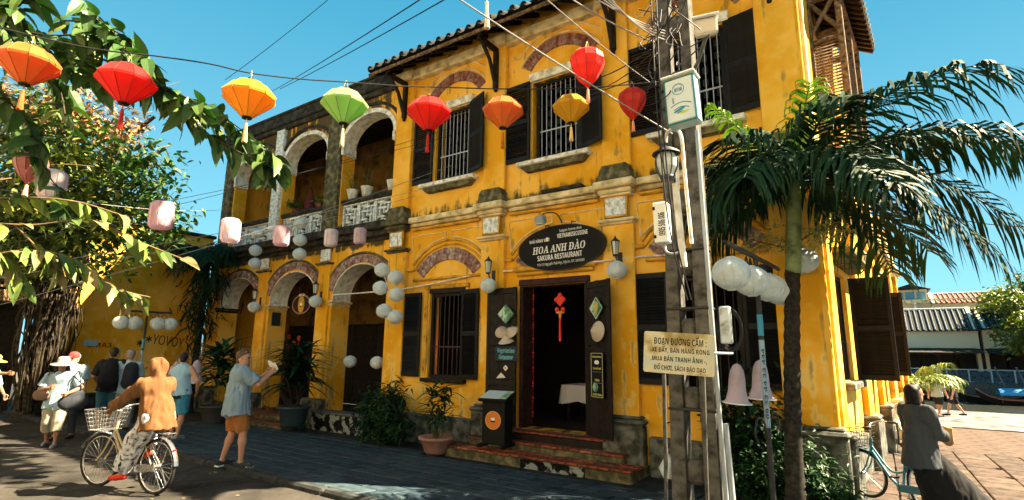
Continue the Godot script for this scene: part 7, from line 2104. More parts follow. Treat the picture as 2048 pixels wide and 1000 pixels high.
func hand_bones(w: Vector3, dir: Vector3, palm: Vector3, side: float, curl: float, s: float) -> Array:
	# palm and five bent fingers; palm: the way the palm faces; side: +1 when the thumb lies towards palm x dir
	var x := palm.cross(dir).normalized() * side
	var out := []
	for k in 4:
		var o: float = (k - 1.5) * 0.019 * s
		out.append([w, w + dir * 0.085 * s + x * -o, 0.017 * s, 0.0135 * s])
	var ln := [0.07, 0.08, 0.076, 0.06]
	for k in 4:
		var b: Vector3 = w + dir * 0.088 * s - x * (k - 1.5) * 0.021 * s
		var d1 := (dir * cos(curl * 0.6) + palm * sin(curl * 0.6)).normalized()
		var d2 := (dir * cos(curl * 1.7) + palm * sin(curl * 1.7)).normalized()
		var m: Vector3 = b + d1 * ln[k] * 0.55 * s
		out.append([b, m, 0.0098 * s, 0.0088 * s])
		out.append([m, m + d2 * ln[k] * 0.5 * s, 0.0088 * s, 0.0075 * s])
	var t0 := w + dir * 0.025 * s + x * 0.024 * s
	var t1 := t0 + (dir * 0.6 + x * 0.75 + palm * 0.3).normalized() * 0.042 * s
	out.append([t0, t1, 0.0135 * s, 0.011 * s])
	out.append([t1, t1 + (dir * 0.9 + x * 0.2 + palm * 0.5 * minf(curl, 1.0)).normalized() * 0.036 * s, 0.011 * s, 0.009 * s])
	return out

# o: label, at, face (world direction), h; pelvis, neck (local, facing +z), feet and hands (local), knee/elbow hints, look, top, bottom, hair ...
func person(o: Dictionary) -> Node3D:
	var f: Vector3 = o.face
	var P := thing("person", o.label, "person", o.at, atan2(f.x, f.z))
	var H: float = o.h
	var skin: Material = o.get("skin", M.skin)
	var pel: Vector3 = o.get("pelvis", Vector3(0, 0.525 * H, 0))
	var neck: Vector3 = o.get("neck", pel + Vector3(0, 0.305 * H, 0.0))
	var up := (neck - pel).normalized()
	var fw: Vector3 = o.get("fwd", Vector3.BACK)
	fw = (fw - up * fw.dot(up)).normalized()
	var rt := up.cross(fw)
	var build: float = o.get("build", 1.0)
	var shl := neck - up * 0.02 * H
	var sw: float = o.get("shoulder", 0.108) * H
	var look: Vector3 = o.get("look", Vector3.BACK).normalized()
	var hup: Vector3 = (Vector3.UP + up * 0.5).normalized()
	hup = (hup - look * hup.dot(look)).normalized()
	var hr := hup.cross(look)
	var hc: Vector3 = neck + up * 0.055 * H + look * 0.012 * H + hup * 0.045 * H
	var legs := []
	var arms := []
	for s in 2:
		var sg := 1.0 if s == 0 else -1.0           # 0: left, 1: right
		var hip := pel + rt * sg * 0.052 * H
		var ank: Vector3 = o.feet[s]
		var kn := joint(hip, ank, 0.245 * H, 0.24 * H, o.get("knees", [Vector3.BACK, Vector3.BACK])[s])
		legs.append([hip, kn[0], kn[1], o.get("toes", [Vector3.BACK, Vector3.BACK])[s]])
		var sh := shl + rt * sg * sw
		var el := joint(sh, o.hands[s], 0.172 * H, 0.152 * H, o.get("elbows", [Vector3(0.5, -0.4, -1), Vector3(-0.5, -0.4, -1)])[s])
		arms.append([sh, el[0], el[1]])
	var q := build
	var bones := [
		[pel + rt * 0.03 * H, pel - rt * 0.03 * H, 0.055 * H * q, 0.055 * H * q, 0.85],
		[pel, pel.lerp(neck, 0.45), 0.06 * H * q, 0.056 * H * q, 0.68],
		[pel.lerp(neck, 0.4), pel.lerp(neck, 0.8), 0.058 * H * q, 0.07 * H * q, 0.62],
		[shl + rt * sw * 0.72 - up * 0.035 * H, shl - rt * sw * 0.72 - up * 0.035 * H, 0.04 * H, 0.04 * H, 0.85],
		[neck - up * 0.02 * H, neck + up * 0.05 * H + look * 0.01 * H, 0.034 * H, 0.031 * H],
		[hc + hup * 0.012 * H - look * 0.008 * H, hc + hup * 0.016 * H + look * 0.008 * H, 0.047 * H, 0.046 * H],
		[hc - hup * 0.01 * H, hc - hup * 0.03 * H + look * 0.014 * H, 0.042 * H, 0.034 * H],
		[hc - hup * 0.035 * H + look * 0.02 * H, hc - hup * 0.052 * H + look * 0.033 * H, 0.026 * H, 0.017 * H]]
	for s in 2:
		var l: Array = legs[s]
		var ft: Vector3 = l[3].normalized()
		bones.append([l[0], l[1], 0.056 * H * q, 0.034 * H])
		bones.append([l[1], l[1].lerp(l[2], 0.35), 0.032 * H, 0.033 * H])
		bones.append([l[1].lerp(l[2], 0.3), l[2], 0.033 * H, 0.019 * H])
		bones.append([l[2] - Vector3(0, 0.022 * H, 0) - ft * 0.02 * H, l[2] + ft * 0.095 * H - Vector3(0, 0.03 * H, 0), 0.022 * H, 0.016 * H])
		var a: Array = arms[s]
		bones.append([a[0], a[1], 0.032 * H * q, 0.024 * H])
		bones.append([a[1], a[2], 0.025 * H, 0.0165 * H])
	var g := Geo.new()
	flesh(bones, 0.0135, 0.03, g)
	# nose, brow, ears, chin on a finer grid
	var face := [[hc + look * 0.05 * H + hup * 0.008 * H, hc + look * 0.062 * H - hup * 0.014 * H, 0.006 * H, 0.009 * H], [hc + look * 0.042 * H - hup * 0.03 * H + hr * 0.008 * H, hc + look * 0.042 * H - hup * 0.03 * H - hr * 0.008 * H, 0.009 * H, 0.009 * H]]
	for s in [-1.0, 1.0]:
		face.append([hc + hr * s * 0.046 * H + hup * 0.006 * H - look * 0.006 * H, hc + hr * s * 0.045 * H - hup * 0.014 * H - look * 0.002 * H, 0.01 * H, 0.007 * H])
		face.append([hc + look * 0.043 * H + hup * 0.016 * H + hr * s * 0.006 * H, hc + look * 0.036 * H + hup * 0.014 * H + hr * s * 0.026 * H, 0.008 * H, 0.008 * H])
	flesh(face, 0.006, 0.008, g)
	for s in 2:
		var a: Array = arms[s]
		var fd: Vector3 = (a[2] - a[1]).normalized()
		var hd: Vector3 = o.get("hand_dir", [fd, fd])[s].normalized()
		var pn: Vector3 = o.get("palms", [-rt, rt])[s]
		pn = (pn - hd * pn.dot(hd)).normalized()
		flesh(hand_bones(a[2], hd, pn, o.get("thumbs", [1.0, -1.0])[s], o.get("curl", 0.6), H / 1.75), 0.0055, 0.006, g)
	obj("body", g, skin, P)
	var em := Geo.new()
	for s in [-1.0, 1.0]: em.ball(hc + look * 0.046 * H + hup * 0.006 * H + hr * s * 0.019 * H, Vector3.ONE * 0.0075 * H, 10, 8)
	obj("eyes", em, M.black_board, P)
	obj("mouth", Geo.new().ball(hc + look * 0.05 * H - hup * 0.031 * H, Vector3(0.013, 0.004, 0.006) * H, 10, 6, Basis(hr, hup, look)), mat(L(0.32, 0.09, 0.08), 0.5), P)
	# hair
	if o.has("hair"):
		var hb := [[hc + hup * 0.024 * H - look * 0.02 * H, hc + hup * 0.032 * H - look * 0.0 * H, 0.049 * H, 0.043 * H]]
		match o.get("cut", "short"):
			"short": hb.append([hc - look * 0.02 * H + hup * 0.01 * H, hc - look * 0.03 * H - hup * 0.022 * H, 0.043 * H, 0.03 * H])
			"bob":
				for s in [-1.0, 1.0]: hb.append([hc + hr * s * 0.028 * H - look * 0.022 * H + hup * 0.02 * H, hc + hr * s * 0.04 * H - look * 0.024 * H - hup * 0.078 * H, 0.03 * H, 0.028 * H, 1.0, true])
				hb.append([hc - look * 0.03 * H + hup * 0.01 * H, hc - look * 0.034 * H - hup * 0.075 * H, 0.04 * H, 0.036 * H, 1.0, true])
			"long":
				for s in [-1.0, 1.0]: hb.append([hc + hr * s * 0.035 * H - look * 0.005 * H, hc + hr * s * 0.06 * H - hup * 0.12 * H, 0.025 * H, 0.026 * H])
				hb.append([hc - look * 0.03 * H, hc - look * 0.04 * H - hup * 0.14 * H, 0.042 * H, 0.03 * H])
		obj("hair", flesh(hb, 0.009, 0.012, Geo.new(), 0.008), mat(o.hair, 0.6), P)
	# upper garment
	var t: Dictionary = o.top
	var th: float = t.get("loose", 0.012)
	var tb := [
		[pel + up * 0.02 * H, pel.lerp(neck, 0.45), 0.074 * H * q + th, 0.07 * H * q + th, 0.76],
		[pel.lerp(neck, 0.4), pel.lerp(neck, 0.8), 0.072 * H * q + th, 0.084 * H * q + th * 0.7, 0.72],
		[shl + rt * sw * 0.74 - up * 0.036 * H, shl - rt * sw * 0.74 - up * 0.036 * H, 0.048 * H + th * 0.6, 0.048 * H + th * 0.6, 0.88],
		[pel.lerp(neck, 0.4) + rt * 0.02 * H, pel + rt * 0.042 * H - up * t.get("hem", 0.05) * H, 0.062 * H * q + th, 0.07 * H * q + th * 1.3, 1.0, true],
		[pel.lerp(neck, 0.4) - rt * 0.02 * H, pel - rt * 0.042 * H - up * t.get("hem", 0.05) * H, 0.062 * H * q + th, 0.07 * H * q + th * 1.3, 1.0, true]]
	for s in 2:
		var a: Array = arms[s]
		var sl: float = t.get("sleeve", 0.5)        # 0.5 is above the elbow, 1 the elbow, 2 the wrist
		if sl <= 0.0: continue
		if sl <= 1.0: tb.append([a[0], a[0].lerp(a[1], sl), 0.036 * H + th * 0.6, 0.036 * H * (1.0 - 0.1 * sl) + th, 1.0, true])
		else:
			tb.append([a[0], a[1], 0.035 * H + th * 0.6, 0.028 * H + th * 0.6])
			tb.append([a[1], a[1].lerp(a[2], sl - 1.0), 0.028 * H + th * 0.6, 0.022 * H + th * 0.7, 1.0, true])
	if t.has("hood"): tb.append_array([[hc + hup * 0.022 * H - look * 0.03 * H, hc + hup * 0.03 * H - look * 0.012 * H, 0.06 * H, 0.052 * H], [hc - hup * 0.02 * H - look * 0.034 * H, neck - look * 0.012 * H, 0.054 * H, 0.05 * H]])
	obj(t.get("name", "shirt"), flesh(tb, 0.0135, 0.028, Geo.new(), t.get("folds", 0.012)), t.mat, P)
	# lower garment
	var b: Dictionary = o.bottom
	var bt: float = b.get("loose", 0.012)
	var bb := [[pel + rt * 0.038 * H, pel - rt * 0.038 * H, 0.062 * H * q + bt * 0.4, 0.062 * H * q + bt * 0.4, 0.9], [pel, pel + up * 0.03 * H, 0.066 * H * q + bt * 0.3, 0.062 * H * q + bt * 0.3, 0.74, true]]
	if b.has("skirt"):
		bb.append([pel, b.skirt, 0.09 * H, b.flare, 0.9, true])
	else:
		for s in 2:
			var l: Array = legs[s]
			var le: float = b.get("leg", 1.0)        # 1 is the knee, 2 the ankle
			if le <= 1.0: bb.append([l[0], l[0].lerp(l[1], le), 0.058 * H * q + bt * 0.6, lerpf(0.058 * q, 0.036, le) * H + bt * 1.3, 1.0, true])
			else:
				bb.append([l[0], l[1], 0.058 * H * q + bt * 0.6, 0.037 * H + bt])
				bb.append([l[1], l[1].lerp(l[2], le - 1.0), 0.037 * H + bt, lerpf(0.036, 0.022, le - 1.0) * H + bt * 1.5, 1.0, true])
	obj(b.get("name", "shorts"), flesh(bb, 0.0135, 0.02, Geo.new(), b.get("folds", 0.01)), b.mat, P)
	# shoes
	if o.has("shoes"):
		for s in 2:
			var l: Array = legs[s]
			var ft: Vector3 = l[3].normalized()
			var e: Vector3 = l[2] - Vector3(0, 0.026 * H, 0)
			var sb := [[e - ft * 0.03 * H, e + ft * 0.04 * H - Vector3(0, 0.006 * H, 0), 0.026 * H, 0.024 * H], [e + ft * 0.04 * H - Vector3(0, 0.006 * H, 0), e + ft * 0.105 * H - Vector3(0, 0.01 * H, 0), 0.025 * H, 0.019 * H]]
			var sh := obj("shoe", flesh(sb, 0.008, 0.012, Geo.new()), o.shoes, P)
			if o.has("soles"):
				obj("sole", Geo.new().soft(e + ft * 0.036 * H - Vector3(0, 0.024 * H, 0), Vector3(0.058 * H, 0.014 * H, 0.182 * H), 0.02, Basis.looking_at(-Vector3(ft.x, 0, ft.z).normalized())), o.soles, sh)
	P.set_meta("head", [hc, hup, look, hr])
	P.set_meta("arms", arms)
	return P

func brim_hat(P: Node3D, r: float, m: Material, tall := 0.11) -> void:
	var h: Array = P.get_meta("head")
	var b := Basis(h[3], h[1], h[2])
	obj("hat", Geo.new().lathe([Vector2(r, -0.03), Vector2(r * 0.98, -0.022), Vector2(0.1, 0.015), Vector2(0.096, tall * 0.7), Vector2(0.07, tall), Vector2(0, tall + 0.01)], 22, h[0] + h[1] * 0.055 - h[2] * 0.01, b), m, P)

func backpack(P: Node3D, at: Vector3, s: Vector3, m: Material) -> void:
	var g := Geo.new()
	flesh([[at + Vector3(0, -s.y * 0.3, 0), at + Vector3(0, s.y * 0.3, 0.01), s.x * 0.5, s.x * 0.42, s.z / s.x], [at + Vector3(0, -s.y * 0.25, -s.z * 0.3), at + Vector3(0, 0, -s.z * 0.3), s.x * 0.3, s.x * 0.28, 0.6]], 0.016, 0.04, g, 0.012)
	obj("backpack", g, m, P)

func make_people() -> void:
	var cb := func(r: float, g: float, b: float) -> StandardMaterial3D: return cloth(L(r, g, b))
	# man photographing
	var A := person({"label": "person in a loose grey-blue T-shirt and orange-brown shorts holding papers up to photograph", "at": Vector3(-7.854, -0.006, 4.652), "face": Vector3(0.34, 0, -0.94), "h": 1.76, "build": 1.12,
		"feet": [Vector3(0.1, 0.085, -0.12), Vector3(-0.16, 0.085, 0.1)], "toes": [Vector3(0.5, 0, 0.9), Vector3(-0.75, 0, 0.65)],
		"hands": [Vector3(0.02, 1.4, 0.4), Vector3(-0.14, 1.39, 0.42)], "elbows": [Vector3(0.5, -1, -0.1), Vector3(-0.5, -1, -0.1)], "hand_dir": [Vector3(-0.2, 0.6, 0.7), Vector3(0.2, 0.6, 0.7)], "palms": [Vector3(-1, 0, 0), Vector3(1, 0, 0)], "curl": 0.9,
		"look": Vector3(-0.45, -0.06, 0.9), "hair": L(0.1, 0.06, 0.035), "top": {"mat": cb.call(0.2, 0.29, 0.37), "sleeve": 0.8, "hem": 0.09, "loose": 0.03, "folds": 0.03}, "bottom": {"mat": cb.call(0.32, 0.13, 0.035), "leg": 0.95, "loose": 0.02, "folds": 0.016}, "shoes": cb.call(0.03, 0.035, 0.04), "soles": M.paint_white})
	var ha: Array = A.get_meta("head")
	var sg := Geo.new()
	for s in [-1.0, 1.0]:
		sg.soft(ha[0] + ha[1] * 0.105 + ha[2] * 0.04 + ha[3] * s * 0.035, Vector3(0.055, 0.03, 0.012), 0.008, Basis(ha[3], ha[1], ha[2]))
		sg.tube([ha[0] + ha[1] * 0.1 + ha[2] * 0.04 + ha[3] * s * 0.065, ha[0] + ha[1] * 0.05 - ha[2] * 0.05 + ha[3] * s * 0.085], [0.004], 4)
	obj("sunglasses", sg, M.pipe, A)
	tag(obj("papers", Geo.new().soft(Vector3.ZERO, Vector3(0.2, 0.13, 0.012), 0.004).soft(Vector3(0.08, 0.05, 0.012), Vector3(0.1, 0.12, 0.01), 0.004, Basis(Vector3.BACK, 0.3)), M.paint_white, self, A.transform * Transform3D(Basis(Vector3.RIGHT, -0.5) * Basis(Vector3.UP, 0.3), Vector3(-0.07, 1.5, 0.47))), "white papers held up by the man in the grey-blue T-shirt", "papers")
	# woman in a sun hat walking towards us, and the man in a red cap behind her
	var cw: StandardMaterial3D = cb.call(0.28, 0.4, 0.47)
	var B := person({"label": "person in a grey sun hat, pale blue top and cream capris carrying shoulder bags", "at": Vector3(-12.382, -0.070, 5.629), "face": Vector3(0.82, 0, 0.5), "h": 1.6, "build": 1.15,
		"feet": [Vector3(0.1, 0.08, 0.14), Vector3(-0.1, 0.1, -0.12)], "hands": [Vector3(0.2, 0.98, 0.18), Vector3(-0.1, 1.08, 0.2)], "elbows": [Vector3(0.8, -0.5, -0.5), Vector3(-0.8, -0.6, -0.5)], "curl": 1.2,
		"look": Vector3(0.1, -0.15, 1), "hair": L(0.01, 0.01, 0.01), "cut": "long", "skin": M.skin_tan, "top": {"mat": cw, "sleeve": 0.75, "hem": 0.09, "loose": 0.015, "folds": 0.02}, "bottom": {"mat": cb.call(0.36, 0.33, 0.25), "leg": 1.45, "loose": 0.022, "folds": 0.018, "name": "capris"}, "shoes": cb.call(0.25, 0.26, 0.28)})
	brim_hat(B, 0.2, cb.call(0.28, 0.25, 0.24))
	var bm: StandardMaterial3D = cb.call(0.03, 0.035, 0.045)
	tag(obj("shoulder_bag", flesh([[Vector3(-0.1, -0.08, 0), Vector3(0.1, -0.08, 0), 0.13, 0.13, 0.5], [Vector3(-0.08, 0.06, 0), Vector3(0.08, 0.06, 0), 0.07, 0.07, 0.5]], 0.014, 0.05, Geo.new(), 0.01).tube(path([Vector3(-0.1, 0.08, 0), Vector3(-0.06, 0.35, 0.0), Vector3(0.0, 0.5, 0.02), Vector3(0.05, 0.32, 0), Vector3(0.1, 0.08, 0)], 5), [0.012], 5), bm, self, B.transform * Transform3D(Basis(Vector3.UP, 0.4), Vector3(0.27, 0.88, 0.08))), "black shoulder bag at the side of the person in the sun hat", "bag")
	tag(obj("shoulder_bag", flesh([[Vector3(-0.08, -0.02, 0), Vector3(0.08, -0.02, 0), 0.09, 0.09, 0.5]], 0.014, 0.03, Geo.new(), 0.01).tube([Vector3(-0.05, 0.05, 0), Vector3(0.06, 0.42, -0.05)], [0.012], 5), cb.call(0.16, 0.1, 0.07), self, B.transform * Transform3D(Basis(Vector3.UP, -0.6), Vector3(-0.24, 0.96, 0.08))), "small brown bag at the hip of the person in the sun hat", "bag")
	var C := person({"label": "person in a red cap and pale blue shirt walking just behind the sun hat", "at": Vector3(-13.226, -0.070, 5.208), "face": Vector3(0.8, 0, 0.6), "h": 1.72, "build": 1.1,
		"feet": [Vector3(0.1, 0.08, -0.1), Vector3(-0.1, 0.08, 0.12)], "hands": [Vector3(0.28, 0.82, 0.1), Vector3(-0.28, 0.82, 0.05)], "look": Vector3(-0.3, -0.1, 1), "hair": L(0.3, 0.29, 0.28), "top": {"mat": cw, "sleeve": 0.8, "hem": 0.06, "loose": 0.02, "folds": 0.02}, "bottom": {"mat": cb.call(0.05, 0.055, 0.07), "leg": 1.9, "name": "trousers"}, "shoes": M.rubber})
	var hc: Array = C.get_meta("head")
	obj("cap", flesh([[hc[0] + hc[1] * 0.05 - hc[2] * 0.01, hc[0] + hc[1] * 0.055 + hc[2] * 0.01, 0.095, 0.09], [hc[0] + hc[1] * 0.05 + hc[2] * 0.07, hc[0] + hc[1] * 0.035 + hc[2] * 0.15, 0.03, 0.022]], 0.01, 0.02, Geo.new()), cb.call(0.55, 0.04, 0.04), C)
	# two men with backpacks, seen from behind
	var D := person({"label": "person in a black T-shirt with a big black backpack, standing with their back turned", "at": Vector3(-13.466, -0.022, 4.442), "face": Vector3(-0.85, 0, -0.52), "h": 1.78, "build": 1.1,
		"feet": [Vector3(0.12, 0.08, 0), Vector3(-0.12, 0.08, 0.06)], "hands": [Vector3(0.3, 1.02, 0.28), Vector3(-0.26, 1.0, 0.3)], "look": Vector3(0.1, -0.1, 1), "hair": L(0.035, 0.022, 0.015), "top": {"mat": cb.call(0.014, 0.015, 0.018), "sleeve": 0.85, "hem": 0.05, "loose": 0.02, "folds": 0.02}, "bottom": {"mat": cb.call(0.04, 0.13, 0.17), "leg": 1.05, "loose": 0.025}, "shoes": M.rubber})
	backpack(D, Vector3(0, 1.22, -0.2), Vector3(0.36, 0.52, 0.2), cb.call(0.01, 0.01, 0.012))
	var E := person({"label": "grey-haired person in a light shirt with a dark backpack, beside the black T-shirt", "at": Vector3(-13.345, -0.043, 4.156), "face": Vector3(-0.95, 0, -0.1), "h": 1.76, "build": 1.1,
		"feet": [Vector3(0.12, 0.08, 0), Vector3(-0.12, 0.08, 0.06)], "hands": [Vector3(0.3, 0.85, 0.12), Vector3(-0.26, 0.95, 0.25)], "look": Vector3(0.25, -0.1, 1), "hair": L(0.22, 0.21, 0.2), "top": {"mat": cb.call(0.4, 0.52, 0.58), "sleeve": 0.85, "hem": 0.06, "loose": 0.02, "folds": 0.02}, "bottom": {"mat": cb.call(0.3, 0.3, 0.3), "leg": 1.9, "name": "trousers"}, "shoes": M.rubber})
	backpack(E, Vector3(0, 1.2, -0.2), Vector3(0.32, 0.5, 0.18), cb.call(0.02, 0.025, 0.035))
	# person in a tank top
	var F := person({"label": "person in a light blue tank top, dotted waist wrap and blue shorts", "at": Vector3(-11.485, -0.063, 3.879), "face": Vector3(-0.55, 0, -0.85), "h": 1.74, "build": 1.15,
		"feet": [Vector3(0.09, 0.08, 0.04), Vector3(-0.09, 0.08, -0.05)], "hands": [Vector3(0.18, 1.18, 0.32), Vector3(-0.28, 0.95, 0.15)], "elbows": [Vector3(1, -0.6, -0.3), Vector3(-1, -0.4, -0.4)], "look": Vector3(0.5, -0.35, 0.9), "hair": L(0.02, 0.016, 0.014), "top": {"mat": cb.call(0.3, 0.5, 0.66), "sleeve": 0.0, "hem": 0.02, "loose": 0.018, "folds": 0.02, "name": "tank_top"}, "bottom": {"mat": cb.call(0.05, 0.24, 0.4), "leg": 0.95, "loose": 0.03, "folds": 0.02}, "shoes": cb.call(0.3, 0.3, 0.3), "soles": M.paint_white})
	var dots := Geo.new()
	var wr := flesh([[Vector3(0, 0.98, 0.0), Vector3(0, 0.8, -0.02), 0.165, 0.185, 0.8, true]], 0.0135, 0.02, Geo.new(), 0.01)
	var wo := obj("waist_wrap", wr, cb.call(0.015, 0.018, 0.03), F)
	for k in 60:
		var a := (k % 15) * 0.42 + 0.2 * (k / 15)
		dots.ball(Vector3(cos(a) * 0.186, 0.83 + 0.045 * (k / 15), sin(a) * 0.15), Vector3.ONE * 0.007, 5, 3)
	tag(obj("dots", dots, M.print_white, wo), "", "", "", "stuff")
	# vendor at the edge of the view, arm stretched to the trunk
	var V := person({"label": "person in a yellow-brimmed hat and blue sleeves reaching out at the left edge", "at": Vector3(-14.929, -0.070, 6.079), "face": Vector3(0.5, 0, -0.85), "h": 1.6,
		"feet": [Vector3(0.1, 0.08, 0), Vector3(-0.1, 0.08, 0)], "hands": [Vector3(0.2, 0.8, 0.2), Vector3(-0.5, 1.28, 0.4)], "look": Vector3(-0.5, -0.1, 0.8), "hair": L(0.02, 0.02, 0.02), "skin": M.skin_tan, "top": {"mat": cb.call(0.25, 0.45, 0.6), "sleeve": 1.1, "loose": 0.02}, "bottom": {"mat": cb.call(0.04, 0.05, 0.07), "leg": 1.9, "name": "trousers"}, "shoes": M.rubber})
	brim_hat(V, 0.2, cb.call(0.6, 0.4, 0.1))
	# cyclist: sits on the bicycle that make_bikes set down (its transform is bike_at)
	var pants: StandardMaterial3D = cb.call(0.7, 0.71, 0.72)
	var pt := noise_tex(0.02, [[0.0, Color(0.04, 0.04, 0.05)], [0.36, Color(0.08, 0.08, 0.1)], [0.41, Color(0.88, 0.88, 0.9)], [1.0, Color(1, 1, 1)]], 256, 2, 0, 0.0, 61)
	pants.albedo_texture = pt
	pants.uv1_scale = Vector3.ONE * 2.6
	var hood: StandardMaterial3D = cb.call(0.14, 0.063, 0.023)
	var bd := bike_at.basis * Vector3.RIGHT
	var Y := person({"label": "cyclist in a tan hooded top and white floral trousers riding the basket bicycle", "at": bike_at * Vector3(0.1, 0, 0), "face": bd, "h": 1.62, "build": 1.08,
		"pelvis": Vector3(0, 0.93, 0.0), "neck": Vector3(0, 1.41, 0.1), "feet": [Vector3(0.12, 0.24, 0.38), Vector3(-0.12, 0.5, 0.28)], "knees": [Vector3(0.2, 0.2, 1), Vector3(-0.2, 0.4, 1)], "toes": [Vector3(0.1, -0.1, 1), Vector3(0, -0.2, 1)],
		"hands": [Vector3(0.25, 1.03, 0.58), Vector3(-0.25, 1.03, 0.58)], "elbows": [Vector3(0.7, -0.7, -0.3), Vector3(-0.7, -0.7, -0.3)], "palms": [Vector3.DOWN, Vector3.DOWN], "curl": 1.1, "look": Vector3(-0.35, -0.15, 0.9), "skin": M.skin_tan,
		"hair": L(0.015, 0.012, 0.01), "top": {"mat": hood, "sleeve": 1.92, "hem": 0.085, "loose": 0.026, "folds": 0.03, "hood": true, "name": "hooded_top"}, "bottom": {"mat": pants, "leg": 1.85, "loose": 0.04, "folds": 0.03, "name": "trousers"}, "shoes": mat(L(0.6, 0.03, 0.02), 0.6)})
	# woman leaning on the parked bicycle
	var wat := Vector3(0.998, -0.200, 0.725)
	var jk: StandardMaterial3D = cb.call(0.05, 0.058, 0.066)
	var R := person({"label": "person with a black bob, grey jacket and long black skirt beside the parked bicycle", "at": wat, "face": Vector3(0.78, 0, -0.62), "h": 1.62,
		"pelvis": Vector3(0, 0.84, -0.06), "neck": Vector3(0.0, 1.36, -0.06), "feet": [Vector3(0.09, 0.08, 0.42), Vector3(-0.09, 0.08, 0.36)], "hands": [Vector3(0.1, 1.0, 0.22), Vector3(-0.06, 1.0, 0.24)], "elbows": [Vector3(0.6, -0.7, -0.7), Vector3(-0.6, -0.7, -0.7)], "palms": [Vector3(-1, 0.2, 0), Vector3(1, 0.2, 0)], "curl": 1.0,
		"look": Vector3(-0.1, 0.06, 1), "hair": L(0.008, 0.007, 0.007), "cut": "bob", "top": {"mat": jk, "sleeve": 1.75, "hem": 0.12, "loose": 0.03, "folds": 0.018, "name": "jacket"}, "bottom": {"mat": cb.call(0.008, 0.008, 0.009), "skirt": Vector3(0, 0.14, 0.36), "flare": 0.36, "folds": 0.02, "name": "skirt"}, "shoes": M.rubber})
	obj("white_top", flesh([[Vector3(-0.01, 1.27, -0.07), Vector3(-0.02, 1.08, 0.03), 0.045, 0.045, 0.7]], 0.012, 0.02, Geo.new()), cb.call(0.6, 0.62, 0.65), R)
	obj("lapel", Geo.new().prism(PackedVector2Array([Vector2(-0.03, 0.1), Vector2(0.05, 0.05), Vector2(0.02, -0.16)]), -0.005, 0.005, Transform3D(Basis(Vector3.UP, -0.5) * Basis(Vector3.RIGHT, -0.3), Vector3(-0.08, 1.24, -0.06))), jk, R)
	tag(obj("paper_bag", flesh([[Vector3(0, -0.09, 0), Vector3(0, 0.07, 0), 0.07, 0.05, 0.6, true]], 0.01, 0.02, Geo.new(), 0.008), mat(L(0.42, 0.26, 0.12), 0.85), self, R.transform * Transform3D(Basis(Vector3.BACK, 0.15), Vector3(0.02, 1.04, 0.36))), "brown paper bag held by the person in the grey jacket", "bag")
	# couple on the quay
	var W := person({"label": "person in a white T-shirt and black shorts walking along the white quay", "at": Vector3(2.461, -0.660, -19.037), "face": Vector3(0.5, 0, -0.85), "h": 1.72,
		"feet": [Vector3(0.09, 0.08, 0.22), Vector3(-0.09, 0.12, -0.22)], "hands": [Vector3(0.28, 0.85, -0.1), Vector3(-0.28, 0.85, 0.15)], "look": Vector3(0, 0, 1), "hair": L(0.04, 0.03, 0.02), "top": {"mat": cb.call(0.55, 0.6, 0.62), "sleeve": 0.8, "hem": 0.06, "loose": 0.02}, "bottom": {"mat": cb.call(0.02, 0.02, 0.025), "leg": 0.95, "loose": 0.02}, "shoes": cb.call(0.1, 0.05, 0.04)})
	W.name = "person"
	person({"label": "person in a black sleeveless top striding along the quay behind the white T-shirt", "at": Vector3(3.030, -0.660, -19.729), "face": Vector3(-0.9, 0, 0.2), "h": 1.62,
		"feet": [Vector3(0.08, 0.08, 0.3), Vector3(-0.08, 0.14, -0.32)], "hands": [Vector3(0.26, 0.8, 0.12), Vector3(-0.26, 0.82, -0.1)], "look": Vector3(0, 0, 1), "hair": L(0.12, 0.05, 0.03), "top": {"mat": cb.call(0.015, 0.015, 0.02), "sleeve": 0.0, "hem": 0.05}, "bottom": {"mat": cb.call(0.015, 0.015, 0.02), "leg": 0.9}, "shoes": M.rubber})

# ---- bicycles --------------------------------------------------------------------------
var bike_at := Transform3D(Basis(Vector3.UP, atan2(-0.24, -1.08)), Vector3(-7.222, -0.070, 5.997))

